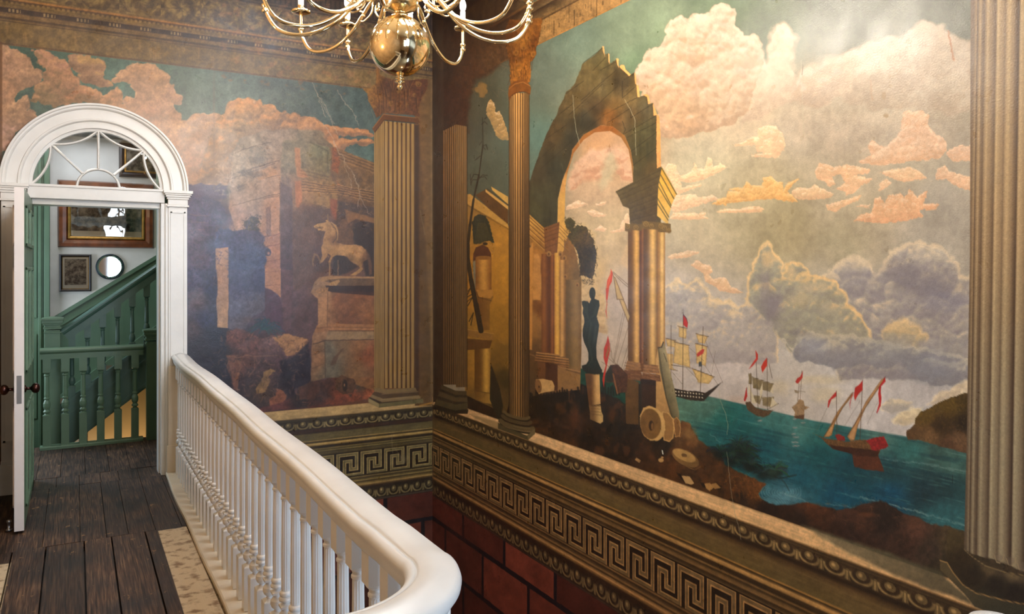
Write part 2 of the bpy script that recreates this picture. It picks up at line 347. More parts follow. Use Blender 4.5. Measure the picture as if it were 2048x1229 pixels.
# ------------------------------------------------------------------ mural on the right wall (x = 2.70)
XR, YF, XL, YN, ZC, ZB = 2.70, 6.15, -.45, -2.6, 4.05, -2.7
def px_right(h):
    zc = SY * XR + CY * h; return CX + F_PX * (CY * XR - SY * h) / zc, zc
def px_far(h):
    zc = SY * h + CY * YF; return CX + F_PX * (CY * h - SY * YF) / zc, zc
def paint_right():
    hs = [1.05]
    while hs[-1] < YF: hs.append(hs[-1] + .0016 + .0011 * (hs[-1] - 1.2))
    hs[-1] = YF
    zs = np.arange(-1.35, 4.0501, .0042)
    cv = Canvas(hs, zs, px_right)
    full = cv.band(-9, 9)
    # ---- sky
    sky = dict(p=1.8, r=900, pts=[(890, 200, (60, 45, 28)), (950, 200, (80, 78, 56)), (980, 350, (76, 78, 58)), (1090, 150, (112, 120, 96)), (1150, 80, (112, 124, 98)), (1250, 60, (120, 130, 98)),
        (1280, 140, (112, 130, 94)), (1080, 280, (84, 104, 84)), (1070, 340, (84, 98, 78)), (1400, 330, (178, 160, 124)), (1370, 450, (180, 160, 124)), (1500, 440, (172, 154, 116)), (1560, 450, (160, 142, 104)),
        (1680, 440, (170, 152, 120)), (1900, 450, (158, 146, 126)), (1450, 10, (106, 118, 86)), (1520, 60, (106, 112, 84)), (1700, 20, (106, 106, 84)), (1900, 60, (106, 108, 88)), (1600, 250, (176, 156, 124)),
        (1800, 230, (176, 158, 128)), (1700, 300, (172, 152, 122)), (1500, 240, (180, 158, 122)), (1350, 620, (182, 166, 146)), (1450, 700, (188, 172, 156)), (1600, 640, (170, 160, 142)), (1700, 740, (196, 184, 168)),
        (1850, 700, (176, 166, 156)), (1560, 780, (190, 176, 156)), (1480, 760, (188, 172, 154)), (1780, 830, (196, 184, 170)), (1200, 450, (186, 156, 112)), (1180, 380, (190, 152, 112)), (1200, 290, (178, 128, 82)), (1240, 310, (182, 140, 98)), (1240, 600, (184, 160, 136)),
        (1200, 640, (182, 158, 130)), (1170, 560, (190, 150, 90))])
    sky['pts'] = [(x, y, tuple(q * (.84 if y < 155 else 1) for q in c)) for x, y, c in sky['pts']]
    cv.poly([(800, -900), (2200, -900), (2200, 1300), (800, 1300)], sky, soft=1, tex=.09, ts=34, streak=.018)
    def B(cx, cy, rx, ry, c, a=.6, sd=3): cv.blob(cx, cy, rx, ry, c, a, sd)
    B(1330, 60, 50, 60, (128, 140, 104), .5); B(1560, 470, 90, 60, (152, 134, 96), .5, 8); B(1680, 480, 60, 50, (156, 144, 108), .4, 5); B(1530, 330, 60, 60, (158, 138, 100), .35, 6)
    # ---- upper pink clouds
    cA = C(1250, 0, 2.9257, [(60, 440), (100, 350), (150, 285), (200, 290), (235, 200), (270, 120), (330, 100), (365, 130), (400, 85), (460, 95), (510, 60), (560, 25), (600, 40), (640, 50), (640, 150), (690, 200), (700, 215), (760, 210), (800, 260), (800, 380), (760, 520), (720, 640), (650, 710), (560, 740), (480, 770), (400, 790), (320, 810), (210, 790), (190, 660), (150, 600), (90, 550), (70, 490)])
    cB = C(1250, 0, 2.9257, [(700, 260), (760, 260), (830, 400), (860, 200), (880, 150), (930, 145), (985, 220), (985, 300), (960, 370), (1010, 440), (960, 560), (850, 660), (700, 720), (650, 600)])
    cC = C(1250, 0, 2.9257, [(1030, 410), (1120, 390), (1180, 350), (1260, 330), (1380, 270), (1450, 220), (1600, 240), (1640, 180), (1740, 140), (1850, 150), (1900, 210), (1960, 225), (2060, 240), (2060, 640), (1900, 660), (1780, 640), (1650, 620), (1500, 650), (1400, 600), (1250, 580), (1100, 600), (900, 600), (1000, 500)])
    cv.poly(cC, dict(p=1.5, r=900, pts=[(1650, 150, (178, 152, 120)), (1850, 100, (174, 154, 126)), (1900, 200, (176, 158, 130)), (1750, 190, (168, 148, 118)), (1600, 190, (172, 144, 110))]), soft=9, wob=9, ws=40, cloud=((158, 136, 108), 60, .5), rim=((186, 166, 138), 5), seed=21)
    cv.poly(cB, (180, 156, 124), soft=9, wob=6, ws=25, cloud=((164, 138, 108), 50, .5), rim=((188, 166, 136), 5), seed=22)
    cv.poly(cA, dict(p=1.5, r=900, pts=[(1330, 100, (180, 150, 120)), (1430, 50, (176, 150, 122)), (1300, 200, (188, 154, 116)), (1400, 150, (178, 148, 118)), (1450, 200, (178, 152, 118)), (1360, 250, (184, 144, 102)), (1300, 140, (184, 152, 122))]),
            soft=2.5, wob=4, ws=20, cloud=((160, 128, 94), 32, .8), rim=((196, 168, 138), 7, (0, -1)), seed=23)
    def sc(pts, base, sh=(206, 158, 116), rim=(232, 196, 156), w=2.2, ws=9, seed=40, soft=1.6, a=1, size=9, rw=3.5):
        cv.poly(pts, base, soft=soft, wob=w, ws=ws, cloud=(sh, size, .7), rim=(rim, rw, (0, -1)), seed=seed, a=a)
    K = lambda p: C(1250, 0, 2.9257, p)
    sc(K([(645, 850), (740, 800), (780, 805), (780, 760), (820, 735), (880, 740), (915, 775), (932, 830), (930, 880), (880, 925), (750, 915), (745, 908), (850, 895), (775, 890), (770, 845)]), (210, 172, 124), seed=41, size=14)
    sc(K([(1375, 950), (1440, 910), (1425, 850), (1450, 830), (1510, 870), (1600, 800), (1625, 740), (1620, 680), (1660, 645), (1730, 650), (1775, 680), (1770, 730), (1810, 790), (1865, 810), (1880, 870), (1850, 925), (1700, 940), (1500, 965)]), (208, 168, 128), sh=(198, 150, 108), seed=42, size=18, rw=5)
    sc(K([(1880, 900), (1900, 880), (1960, 850), (2000, 860), (2060, 820), (2060, 935), (1920, 945)]), (210, 170, 132), seed=43)
    sc(K([(1815, 1050), (1830, 990), (1870, 970), (1895, 1005), (1960, 1020), (2060, 1050), (2060, 1115), (1990, 1110), (1930, 1085), (1880, 1050)]), (214, 172, 132), seed=44)
    K = lambda p: C(1300, 280, 3.151, p)
    sc(K([(90, 180), (120, 145), (165, 165), (165, 190), (190, 230), (235, 215), (275, 180), (280, 145), (300, 185), (345, 185), (365, 110), (385, 115), (400, 170), (440, 150), (485, 172), (440, 200), (330, 250), (250, 270), (190, 260), (200, 300), (320, 278), (325, 285), (230, 320), (180, 345), (165, 350), (130, 250)]), (218, 184, 134), seed=45, w=1.5)
    sc(K([(165, 350), (250, 345), (290, 345), (300, 365), (350, 360), (400, 350), (430, 370), (350, 400), (280, 420), (210, 440), (150, 455), (130, 420)]), (216, 180, 134), seed=46, w=1.5)
    sc(K([(125, 500), (145, 460), (230, 465), (360, 460), (340, 480), (365, 495), (200, 503)]), (216, 178, 128), seed=47, w=1.2)
    sc(K([(395, 405), (440, 370), (480, 365), (490, 325), (560, 325), (500, 310), (590, 300), (610, 265), (640, 290), (710, 290), (710, 240), (760, 230), (800, 265), (835, 270), (840, 320), (870, 270), (940, 245), (890, 290), (860, 330), (900, 350), (930, 390), (850, 385), (790, 370), (700, 375), (560, 390), (480, 400), (480, 412)]), (214, 164, 98), sh=(196, 140, 80), rim=(226, 184, 124), seed=48, w=1.5)
    sc(K([(890, 330), (930, 300), (1000, 310), (1040, 285), (1090, 310), (1160, 340), (1130, 365), (1000, 378), (920, 370)]), (210, 172, 124), seed=49, w=1.5)
    sc(K([(420, 455), (480, 435), (560, 440), (640, 420), (690, 420), (718, 440), (700, 455), (540, 458)]), (218, 176, 124), seed=50, w=1.2)
    sc(K([(1040, 200), (1070, 150), (1120, 160), (1160, 175), (1220, 160), (1290, 160), (1390, 190), (1360, 215), (1280, 225), (1400, 250), (1330, 290), (1270, 345), (1235, 350), (1230, 325), (1180, 310), (1230, 270), (1200, 215), (1150, 230), (1165, 280), (1130, 300), (1100, 260), (1050, 240)]), (212, 168, 122), seed=51)
    sc(K([(1110, 410), (1190, 390), (1260, 370), (1330, 350), (1310, 380), (1230, 415), (1160, 455), (1120, 440)]), (214, 172, 124), seed=52, w=1.5)
    sc(K([(1450, 205), (1530, 190), (1640, 170), (1690, 195), (1740, 240), (1600, 265), (1520, 240)]), (214, 174, 128), seed=53)
    sc(K([(1440, 320), (1455, 260), (1490, 250), (1520, 270), (1490, 300)]), (208, 172, 130), seed=54)
    sc(K([(1285, 510), (1330, 475), (1400, 460), (1420, 365), (1450, 360), (1480, 400), (1510, 345), (1580, 340), (1600, 370), (1640, 315), (1680, 360), (1750, 320), (1740, 360), (1710, 400), (1820, 410), (1800, 435), (1700, 440), (1720, 480), (1620, 510), (1450, 525)]), (214, 164, 118), sh=(208, 150, 108), rim=(228, 192, 152), seed=55, size=12)
    sc(K([(1305, 420), (1390, 405), (1380, 430)]), (206, 172, 132), seed=56)
    sc(K([(110, 740), (150, 720), (200, 710), (240, 700), (310, 708), (250, 740), (130, 748)]), (216, 178, 130), seed=57, w=1.2)
    sc(K([(258, 790), (300, 755), (330, 785), (380, 790), (390, 830), (370, 850), (400, 885), (430, 870), (480, 870), (500, 920), (585, 962), (520, 965), (440, 950), (400, 915), (350, 895), (340, 840)]), (214, 172, 124), seed=58, w=1.5)
    # ---- lower grey storm clouds
    def gc(pts, base, rimc, rw, sh, seed, size=30, wob=4, soft=5, a=1, rd=(0, -1)):
        cv.poly(pts, base, soft=soft, wob=wob, ws=22, cloud=(sh, size, .7), rim=(tuple(min(255, q * 1.12) for q in rimc), rw * .8, rd), seed=seed, a=a, keep_rim=True)
    gc(K([(1080, 870), (1200, 770), (1290, 730), (1380, 780), (1420, 850), (1480, 800), (1520, 710), (1600, 670), (1700, 640), (1840, 680), (1930, 760), (1950, 860), (2060, 870), (2060, 1500), (1200, 1500), (1100, 1100)]), (158, 146, 132), (190, 168, 134), 16, (134, 124, 122), 61)
    B(1870, 510, 60, 20, (196, 180, 152), .5, 70); B(1715, 530, 30, 16, (200, 178, 144), .55, 71); B(1855, 570, 70, 34, (118, 110, 112), .75, 4); B(1800, 545, 40, 30, (116, 108, 110), .6, 5); B(1720, 560, 60, 24, (140, 132, 130), .5); B(1890, 605, 60, 24, (128, 122, 128), .6)
    gc(K([(95, 910), (180, 880), (230, 910), (290, 870), (340, 910), (380, 1000), (440, 1020), (500, 1015), (560, 1060), (600, 1020), (660, 1020), (760, 1060), (800, 1120), (800, 1400), (90, 1400)]), (168, 154, 136), (204, 172, 122), 11, (150, 136, 126), 62, a=.85)
    gc(K([(610, 1000), (625, 900), (660, 780), (690, 690), (740, 655), (790, 730), (825, 790), (835, 850), (860, 790), (900, 775), (970, 800), (1000, 850), (1100, 870), (1170, 895), (1220, 960), (1250, 1040), (1310, 1100), (1370, 1180), (1400, 1300), (900, 1350), (760, 1150)]), (156, 146, 120), (206, 168, 112), 12, (140, 130, 116), 63)
    B(1535, 520, 14, 22, (210, 172, 118), .6, 72); B(1580, 545, 16, 16, (212, 176, 122), .6, 73); B(1630, 575, 40, 14, (206, 178, 134), .5, 74); B(1660, 620, 30, 20, (188, 168, 132), .5, 75)
    B(1545, 612, 26, 34, (126, 114, 112), .85, 6); B(1530, 570, 14, 36, (140, 126, 118), .6, 7); B(1600, 600, 36, 20, (196, 170, 122), .45, 8); B(1640, 640, 50, 30, (146, 140, 118), .5, 9)
    gc(K([(1460, 1200), (1530, 1150), (1600, 1125), (1680, 1170), (1740, 1240), (1700, 1300), (1500, 1300)]), (196, 166, 116), (212, 176, 120), 8, (160, 148, 124), 64, soft=8, a=.8)
    K = lambda p: C(1300, 600, 4.0975, p)
    gc(K([(1100, 320), (1160, 400), (1220, 300), (1290, 270), (1400, 300), (1640, 290), (2700, 500), (2700, 700), (2300, 700), (2050, 520), (1900, 560), (1700, 530), (1640, 545), (1510, 560), (1400, 520), (1240, 515), (1180, 470), (1160, 420)]), (142, 134, 126), (176, 162, 134), 10, (128, 122, 120), 65, soft=4)
    B(1625, 690, 36, 22, (150, 146, 144), .6, 11); B(1600, 668, 30, 10, (120, 112, 108), .5, 12); B(1680, 670, 70, 18, (164, 150, 122), .45, 13)
    B(1860, 730, 70, 40, (134, 132, 134), .6, 14); B(1780, 700, 60, 30, (150, 146, 140), .5, 15); B(1900, 690, 50, 20, (150, 142, 130), .5, 16)
    gc([(1852, 812), (1880, 790), (1910, 775), (1960, 750), (1960, 800), (1900, 812)], (204, 178, 138), (214, 190, 150), 5, (186, 164, 140), 66, soft=6, a=.8)
    gc([(1785, 845), (1800, 825), (1825, 817), (1845, 818), (1835, 840), (1820, 852)], (212, 186, 138), (220, 198, 150), 5, (192, 170, 134), 67, soft=5, a=.8)
    gc([(1760, 812), (1775, 795), (1800, 798), (1826, 806), (1815, 820), (1785, 825)], (188, 172, 144), (208, 186, 144), 5, (168, 156, 140), 68, soft=5, a=.8)
    B(1640, 760, 60, 12, (206, 184, 140), .6, 17); B(1650, 790, 40, 20, (204, 182, 138), .55, 18); B(1560, 775, 24, 20, (208, 184, 140), .5, 19); B(1480, 800, 40, 10, (196, 166, 138), .5, 20)
    # small clouds seen through the ruined arch
    K = lambda p: C(860, 300, 4.096, p)
    cv.poly(K([(1130, 330), (1200, 110), (1330, 0), (1560, -30), (1640, 60), (1660, 280), (1580, 240), (1500, 130), (1440, 230), (1330, 230), (1240, 260), (1180, 330)]), (196, 150, 112), soft=8, wob=6, ws=20, cloud=((172, 118, 82), 22, .7), seed=70)
    cv.poly(K([(1440, 30), (1500, 20), (1530, 130), (1470, 260), (1400, 330), (1380, 280)]), (176, 156, 116), soft=12, wob=5, seed=71, a=.8)
    for n_, p_ in enumerate([[(1110, 470), (1190, 425), (1210, 415), (1285, 445), (1220, 470), (1120, 490)], [(1360, 445), (1440, 425), (1430, 450), (1380, 462)], [(1280, 510), (1330, 490), (1440, 530), (1420, 548), (1340, 552)],
                             [(1350, 655), (1400, 615), (1450, 655), (1420, 668)], [(1470, 668), (1550, 650), (1590, 560), (1620, 510), (1640, 560), (1640, 640), (1570, 668), (1500, 676)]]):
        sc(K(p_), (216, 176, 128), seed=72 + n_, w=1.4)
    cv.poly(K([(1180, 1230), (1240, 1110), (1320, 1060), (1380, 1150), (1440, 1229), (1440, 1500), (1200, 1500)]), (196, 160, 108), soft=8, wob=5, cloud=((170, 132, 84), 18, .7), seed=80)
    cv.poly(K([(1560, 920), (1600, 800), (1650, 740), (1650, 1000), (1600, 960)]), (200, 160, 110), soft=10, wob=4, seed=81, a=.7)
    cv.poly(K([(1200, 620), (1280, 600), (1350, 690), (1390, 900), (1400, 1010), (1340, 1080), (1200, 1060)]), (196, 160, 104), soft=8, wob=5, seed=82, a=.7)
    w_ = cv.win(870, 200, 1960, 900); yy_ = cv.PY[w_]; cv.c[w_] *= 1 + smooth(200, 330, yy_)[..., None] * np.array((.02, .05, .15), np.float32)
    w_ = cv.win(870, -100, 1960, 330); yy_ = cv.PY[w_]; cv.c[w_] *= 1 + smooth(340, 240, yy_)[..., None] * np.array((0, .0, .07), np.float32)
    # ---- sea
    sea = dict(p=1.7, r=200, pts=[(1370, 800, (78, 122, 96)), (1420, 812, (70, 116, 96)), (1450, 840, (24, 96, 84)), (1480, 860, (18, 88, 84)), (1540, 830, (56, 116, 104)), (1600, 858, (64, 126, 114)), (1640, 870, (40, 108, 98)), (1640, 910, (16, 82, 84)), (1700, 940, (14, 70, 78)),
        (1760, 880, (70, 120, 106)), (1820, 900, (48, 110, 100)), (1880, 905, (50, 88, 78)), (1900, 930, (64, 110, 96)), (1890, 965, (24, 60, 62)), (1850, 980, (22, 54, 60)), (1600, 960, (20, 82, 92)), (1680, 990, (14, 78, 96)), (1780, 990, (16, 78, 100)), (1880, 1040, (44, 104, 104)), (1780, 940, (26, 70, 72)),
        (1450, 880, (24, 90, 88)), (1530, 900, (20, 84, 88)), (1580, 990, (66, 122, 128)), (1220, 790, (24, 66, 48)), (1220, 850, (18, 50, 36))])
    seap = [(1150, 735), (1240, 752), (1345, 778), (1417, 793), (1520, 817), (1627, 842), (1720, 858), (1814, 874), (1940, 902), (1990, 915), (1990, 1120), (1150, 1120)]
    cv.poly(seap, sea, soft=2.2, tex=.16, ts=8, seed=90)
    w = cv.win(1345, 780, 1945, 1080); x = cv.PX[w]; y = cv.PY[w]        # long wavelets parallel to the horizon
    v = y - .21 * x; n1 = fbm(x / 60, v / 2.6, 91, 3); n2 = fbm(x / 110, v / 7, 92, 3)
    al = cv.sd(x, y, seap) > 1
    cv.put(w, (112, 168, 146), smooth(.62, .85, n1) * .30 * al); cv.put(w, (4, 44, 56), smooth(.55, .8, n2) * .35 * al)
    for (x0, y0, x1, y1, a_) in [(1640, 1018, 1560, 985, .5), (1650, 1008, 1830, 1040, .5), (1720, 995, 1930, 1052, .55), (1690, 990, 1860, 1032, .35), (1760, 917, 1935, 945, .45), (1420, 870, 1440, 885, .4)]:
        cv.line([(x0, y0), ((x0 + x1) / 2, (y0 + y1) / 2 - 2), (x1, y1)], (150, 190, 172), 1.6, a_, 3, wob=3)
    for r_ in range(6, 44, 5):        # eddy beside the rocks
        cv.line([(1560 + r_ * 1.05 * math.cos(t), 985 + r_ * .55 * math.sin(t)) for t in np.linspace(-.4, 3.9, 16)], (130, 178, 176), 1.2, .38, 1.6, wob=1.5)
    for (x0, y0, s_) in [(1590, 838, 4), (1590, 856, 5), (1588, 868, 5), (1592, 875, 6), (1590, 886, 7), (1592, 892, 8), (1520, 842, 5), (1606, 846, 5)]:
        cv.ell(x0, y0, s_, 1.3, (190, 172, 158), soft=2, wob=1.5, a=.6, seed=int(y0))
    w = cv.win(1140, 735, 1960, 1080); al = smooth(-1, 1, cv.sd(cv.PX[w], cv.PY[w], seap))[..., None]; cv.c[w] *= 1 + al * np.array((.08, -.02, .07), np.float32)
    # headland
    cv.poly(C(1560, 700, 4.0975, [(1035, 700), (1040, 660), (1075, 640), (1105, 610), (1110, 560), (1150, 510), (1220, 480), (1290, 440), (1380, 400), (1450, 375), (1600, 330), (1600, 880), (1530, 850), (1300, 790), (1160, 745), (1045, 735)]),
            dict(p=2, r=60, pts=[(1900, 810, (86, 66, 26)), (1850, 830, (92, 70, 28)), (1925, 800, (70, 54, 24)), (1930, 850, (38, 28, 18)), (1880, 855, (56, 40, 22)), (1860, 870, (112, 82, 52)), (1920, 880, (106, 78, 54)), (1900, 895, (84, 58, 40)), (1820, 870, (92, 66, 40))]), soft=1.5, wob=1.5, ws=6, tex=.22, ts=4, seed=95)
    # ---- distant ships
    def S(p): return C(1300, 600, 4.0975, p)
    L = lambda p, c=(70, 52, 34), wd=1.1, a=.9: cv.line(S(p), c, wd, a)
    sail = (206, 172, 112)
    for p_ in [[(235, 220), (300, 235), (296, 320), (238, 305)], [(132, 318), (208, 335), (206, 390), (140, 380)], [(205, 348), (318, 372), (330, 556), (190, 520)], [(378, 278), (474, 300), (450, 360), (395, 352)],
               [(372, 358), (468, 382), (458, 545), (380, 520)], [(345, 565), (525, 630), (480, 690), (395, 680)], [(140, 440), (190, 445), (185, 560), (220, 578), (160, 570)]]:
        cv.poly(S(p_), sail, soft=1.2, wob=.8, ws=5, tex=.1, ts=4, seed=len(p_) + int(p_[0][0]), rim=((170, 136, 86), 3))
    for p_ in [[(173, 210), (172, 740)], [(272, 105), (268, 745)], [(436, 220), (412, 755)], [(228, 216), (305, 235)], [(130, 316), (210, 334)], [(200, 345), (322, 374)], [(376, 278), (480, 302)], [(370, 356), (470, 384)], [(178, 535), (350, 565)], [(345, 563), (528, 632)], [(160, 568), (226, 580)]]: L(p_)
    for p_ in [[(440, 300), (595, 680)], [(318, 390), (440, 500)], [(180, 590), (262, 690)], [(450, 540), (560, 700)], [(300, 560), (400, 660)], [(536, 420), (500, 640)]]: L(p_, wd=.6, a=.55)
    cv.poly(S([(188, 725), (300, 745), (400, 750), (450, 765), (595, 672), (490, 780), (440, 832), (330, 825), (190, 790)]), (46, 34, 24), soft=1, wob=.5, tex=.1)
    for r_ in range(2):
        for i in range(10): cv.ell(*S([(212 + i * 24, 752 + i * 2.6 + r_ * 28)])[0], 1.5, 1.3, (208, 196, 172), soft=1)
    cv.ell(*S([(450, 840)])[0], 9, 2, (120, 160, 140), soft=2, a=.6)
    cv.poly(S([(272, 115), (300, 150), (312, 190), (305, 232), (272, 205)]), (188, 34, 28), soft=1, rim=((60, 30, 36), 3, (0, -1)))
    cv.poly(S([(385, 440), (430, 402), (446, 408), (436, 440), (388, 470)]), (176, 50, 40), soft=1, wob=.6); cv.poly(S([(398, 510), (420, 505), (428, 545), (400, 550)]), (70, 70, 70), soft=1)
    # second ship
    for p_ in [[(806, 605), (832, 608), (836, 690), (810, 690)], [(836, 632), (925, 668), (905, 740), (845, 725)], [(925, 668), (1012, 690), (985, 755), (912, 738)], [(850, 785), (920, 790), (900, 860), (845, 830)], [(915, 800), (1020, 795), (985, 878), (925, 868)]]:
        cv.poly(S(p_), (128, 112, 82), soft=1.2, wob=.8, tex=.15, ts=4, seed=int(p_[0][0]))
    for p_ in [[(806, 690), (870, 850), (840, 850), (808, 760)], [(900, 745), (920, 680), (925, 745), (900, 830)], [(985, 755), (1010, 700), (1012, 770)], [(1000, 800), (1050, 860), (985, 890)]]:
        cv.poly(S(p_), (204, 190, 162), soft=1.2, wob=.6, seed=int(p_[0][0]))
    for p_ in [[(826, 600), (826, 840)], [(870, 500), (885, 890)], [(960, 480), (962, 900)], [(795, 718), (790, 790)], [(975, 525), (1000, 640)], [(960, 900), (1055, 850)], [(836, 632), (1014, 692)]]: L(p_, wd=.9)
    cv.poly(S([(780, 840), (820, 835), (860, 880), (930, 905), (1010, 905), (975, 945), (930, 965), (880, 955), (800, 905)]), (84, 62, 40), soft=1, wob=.6, tex=.25, ts=3)
    cv.poly(S([(865, 412), (885, 450), (884, 490), (845, 540), (808, 572), (830, 535), (868, 480)]), (184, 46, 32), soft=1); cv.poly(S([(958, 475), (960, 540), (920, 598), (910, 550), (930, 510)]), (184, 48, 30), soft=1)
    cv.poly(S([(790, 718), (798, 790), (780, 835), (768, 825)]), (170, 38, 34), soft=1)
    # third ship
    for p_ in [[(1245, 585), (1225, 900)], [(1222, 690), (1210, 830)], [(1190, 740), (1275, 755)], [(1160, 822), (1240, 835)]]: L(p_, c=(96, 76, 56), wd=.9)
    cv.poly(S([(1180, 735), (1225, 755), (1215, 770), (1190, 765)]), (150, 130, 106), soft=1)
    cv.poly(S([(1160, 880), (1200, 850), (1220, 815), (1258, 830), (1268, 870), (1312, 880), (1268, 905), (1262, 975), (1180, 965), (1190, 920)]), (148, 120, 90), soft=1.4, wob=.8, tex=.22, ts=4)
    cv.poly(S([(1180, 955), (1265, 940), (1262, 982), (1200, 975)]), (96, 66, 46), soft=1.4)
    cv.poly(S([(1252, 585), (1250, 640), (1212, 690), (1190, 675), (1205, 645), (1230, 630)]), (178, 48, 40), soft=1)
    # galley
    def S(p): return C(1560, 700, 4.0975, p)
    L = lambda p, c=(74, 52, 32), wd=1.1, a=.9: cv.line(S(p), c, wd, a)
    cv.poly(S([(590, 850), (800, 850), (855, 1000), (740, 990), (610, 960)]), (84, 44, 28), soft=1.5, wob=1.2, tex=.2, ts=3)
    cv.poly(S([(270, 685), (360, 725), (460, 740), (560, 755), (640, 740), (710, 740), (800, 770), (820, 830), (800, 880), (640, 870), (520, 835), (430, 810), (380, 770), (340, 725)]), (104, 72, 42), soft=1.2, wob=.8, tex=.3, ts=2.5)
    cv.poly(S([(400, 780), (560, 800), (740, 820), (815, 830), (800, 880), (640, 872), (520, 838), (430, 812)]), (58, 30, 20), soft=1.2, tex=.2)
    cv.poly(S([(355, 718), (400, 640), (470, 510), (590, 350), (600, 372), (520, 470), (450, 600), (425, 700), (400, 715)]), (188, 140, 88), soft=1.2, wob=.5, tex=.12, rim=((140, 100, 60), 3))
    cv.poly(S([(550, 712), (620, 590), (700, 430), (830, 245), (860, 225), (850, 262), (780, 360), (700, 480), (640, 620), (610, 740), (580, 755)]), (192, 146, 100), soft=1.2, wob=.5, tex=.12, rim=((146, 106, 70), 4))
    for p_ in [[(462, 335), (465, 690)], [(677, 250), (655, 740)], [(355, 718), (598, 350)], [(548, 712), (862, 225)]]: L(p_)
    for p_ in [[(385, 480), (300, 660)], [(655, 420), (520, 640)], [(800, 430), (715, 610)], [(470, 600), (485, 690)]]: L(p_, wd=.6, a=.5)
    cv.poly(S([(462, 340), (460, 385), (420, 410), (400, 470), (390, 478), (395, 420), (430, 375)]), (180, 40, 36), soft=1); cv.poly(S([(677, 250), (676, 330), (640, 370), (615, 418), (605, 380), (615, 310), (650, 285)]), (178, 42, 38), soft=1)
    cv.poly(S([(605, 350), (585, 400), (575, 450), (575, 492), (570, 440), (585, 380)]), (180, 40, 40), soft=1); cv.poly(S([(862, 222), (865, 262), (830, 300), (825, 345), (832, 400), (825, 460), (795, 525), (790, 515), (812, 440), (805, 360), (812, 300), (840, 260)]), (180, 36, 40), soft=1)
    cv.poly(S([(450, 700), (480, 690), (530, 715), (535, 750), (470, 740)]), (132, 38, 36), soft=1); cv.poly(S([(700, 745), (780, 720), (850, 710), (870, 745), (890, 790), (860, 810), (780, 830), (745, 815), (735, 775)]), (140, 34, 36), soft=1.2, wob=.8, tex=.3, ts=3)
    # ---- foreground earth and bushes
    gpts = [(900, 800), (936, 780), (1000, 790), (1055, 790), (1065, 785), (1090, 778), (1120, 782), (1145, 772), (1160, 768), (1180, 775), (1240, 800), (1290, 845), (1340, 870), (1362, 842), (1380, 848), (1396, 880), (1420, 895), (1440, 905), (1450, 930), (1480, 945), (1532, 969), (1517, 990), (1528, 1003), (1553, 1011), (1585, 1010), (1612, 1005), (1640, 1012), (1674, 1021), (1700, 1018), (1722, 1009), (1742, 1006), (1762, 1002), (1780, 1010), (1794, 1018), (1808, 1030), (1821, 1032), (1838, 1036), (1856, 1047), (1885, 1053), (1890, 1050), (1928, 1063), (2060, 1070), (2060, 1400), (880, 1000)]
    earth = dict(p=1.9, r=160, pts=[(960, 800, (50, 30, 18)), (1010, 840, (48, 30, 18)), (1100, 820, (36, 24, 14)), (1100, 860, (52, 32, 18)), (1150, 800, (26, 20, 12)), (1230, 850, (36, 26, 16)), (1250, 900, (40, 26, 15)), (1150, 850, (62, 36, 18)), (1180, 880, (40, 26, 16)),
        (1320, 890, (40, 28, 16)), (1290, 910, (66, 40, 20)), (1340, 935, (78, 46, 22)), (1390, 930, (62, 40, 22)), (1440, 940, (74, 46, 24)), (1380, 870, (110, 74, 40)), (1500, 960, (94, 58, 28)), (1510, 985, (112, 68, 32)), (1480, 1000, (44, 30, 20)), (1530, 1020, (38, 24, 18)), (1620, 1015, (84, 48, 30)),
        (1600, 1040, (44, 30, 24)), (1720, 1040, (74, 46, 34)), (1700, 1070, (50, 32, 26)), (1770, 1040, (40, 28, 24)), (1830, 1060, (86, 56, 44)), (1860, 1100, (60, 46, 38)), (1900, 1090, (80, 66, 44)), (1800, 1090, (60, 40, 32)), (1900, 1130, (56, 46, 34))])
    cv.poly(gpts, earth, soft=3, wob=3, ws=9, tex=.30, ts=8, seed=100)
    w = cv.win(1055, 770, 1480, 1010); x = cv.PX[w]; y = cv.PY[w]
    cv.put(w, (104, 60, 28), smooth(.58, .72, fbm(x / 26, y / 30, 101, 4)) * .5 * (cv.sd(x, y, gpts) > 3))
    B(1380, 868, 16, 16, (138, 100, 56), .7, 30); B(1765, 1025, 26, 14, (38, 28, 24), .6, 31); B(1830, 1045, 20, 14, (110, 70, 48), .4, 32); B(1735, 1030, 22, 6, (122, 72, 42), .5, 33); B(1625, 1012, 18, 6, (104, 58, 32), .6, 34); B(1150, 830, 12, 30, (104, 56, 24), .5, 35); B(1225, 830, 12, 16, (116, 64, 28), .5, 36)
    cv.dabs([(1060, 880), (1180, 800), (1300, 880), (1440, 940), (1500, 1000), (1380, 960), (1200, 900)], 380, 8, [(92, 54, 26), (28, 18, 12), (70, 42, 22), (110, 66, 34), (38, 26, 16)], .35, 9)
    cv.dabs([(1470, 950), (1530, 965), (1518, 990), (1490, 1000), (1440, 960)], 160, 6, [(132, 80, 34), (104, 60, 28), (150, 92, 42), (70, 42, 22)], .55, 10)
    cv.dabs([(1580, 1012), (1720, 1010), (1765, 1002), (1860, 1048), (1925, 1064), (1925, 1120), (1700, 1050)], 420, 7, [(104, 66, 48), (60, 40, 34), (38, 26, 24), (122, 80, 56), (84, 54, 44)], .4, 11)
    cv.dabs([(1830, 840), (1936, 790), (1936, 860), (1840, 850)], 160, 5, [(70, 54, 24), (104, 82, 36), (50, 38, 20), (120, 94, 44)], .5, 12)
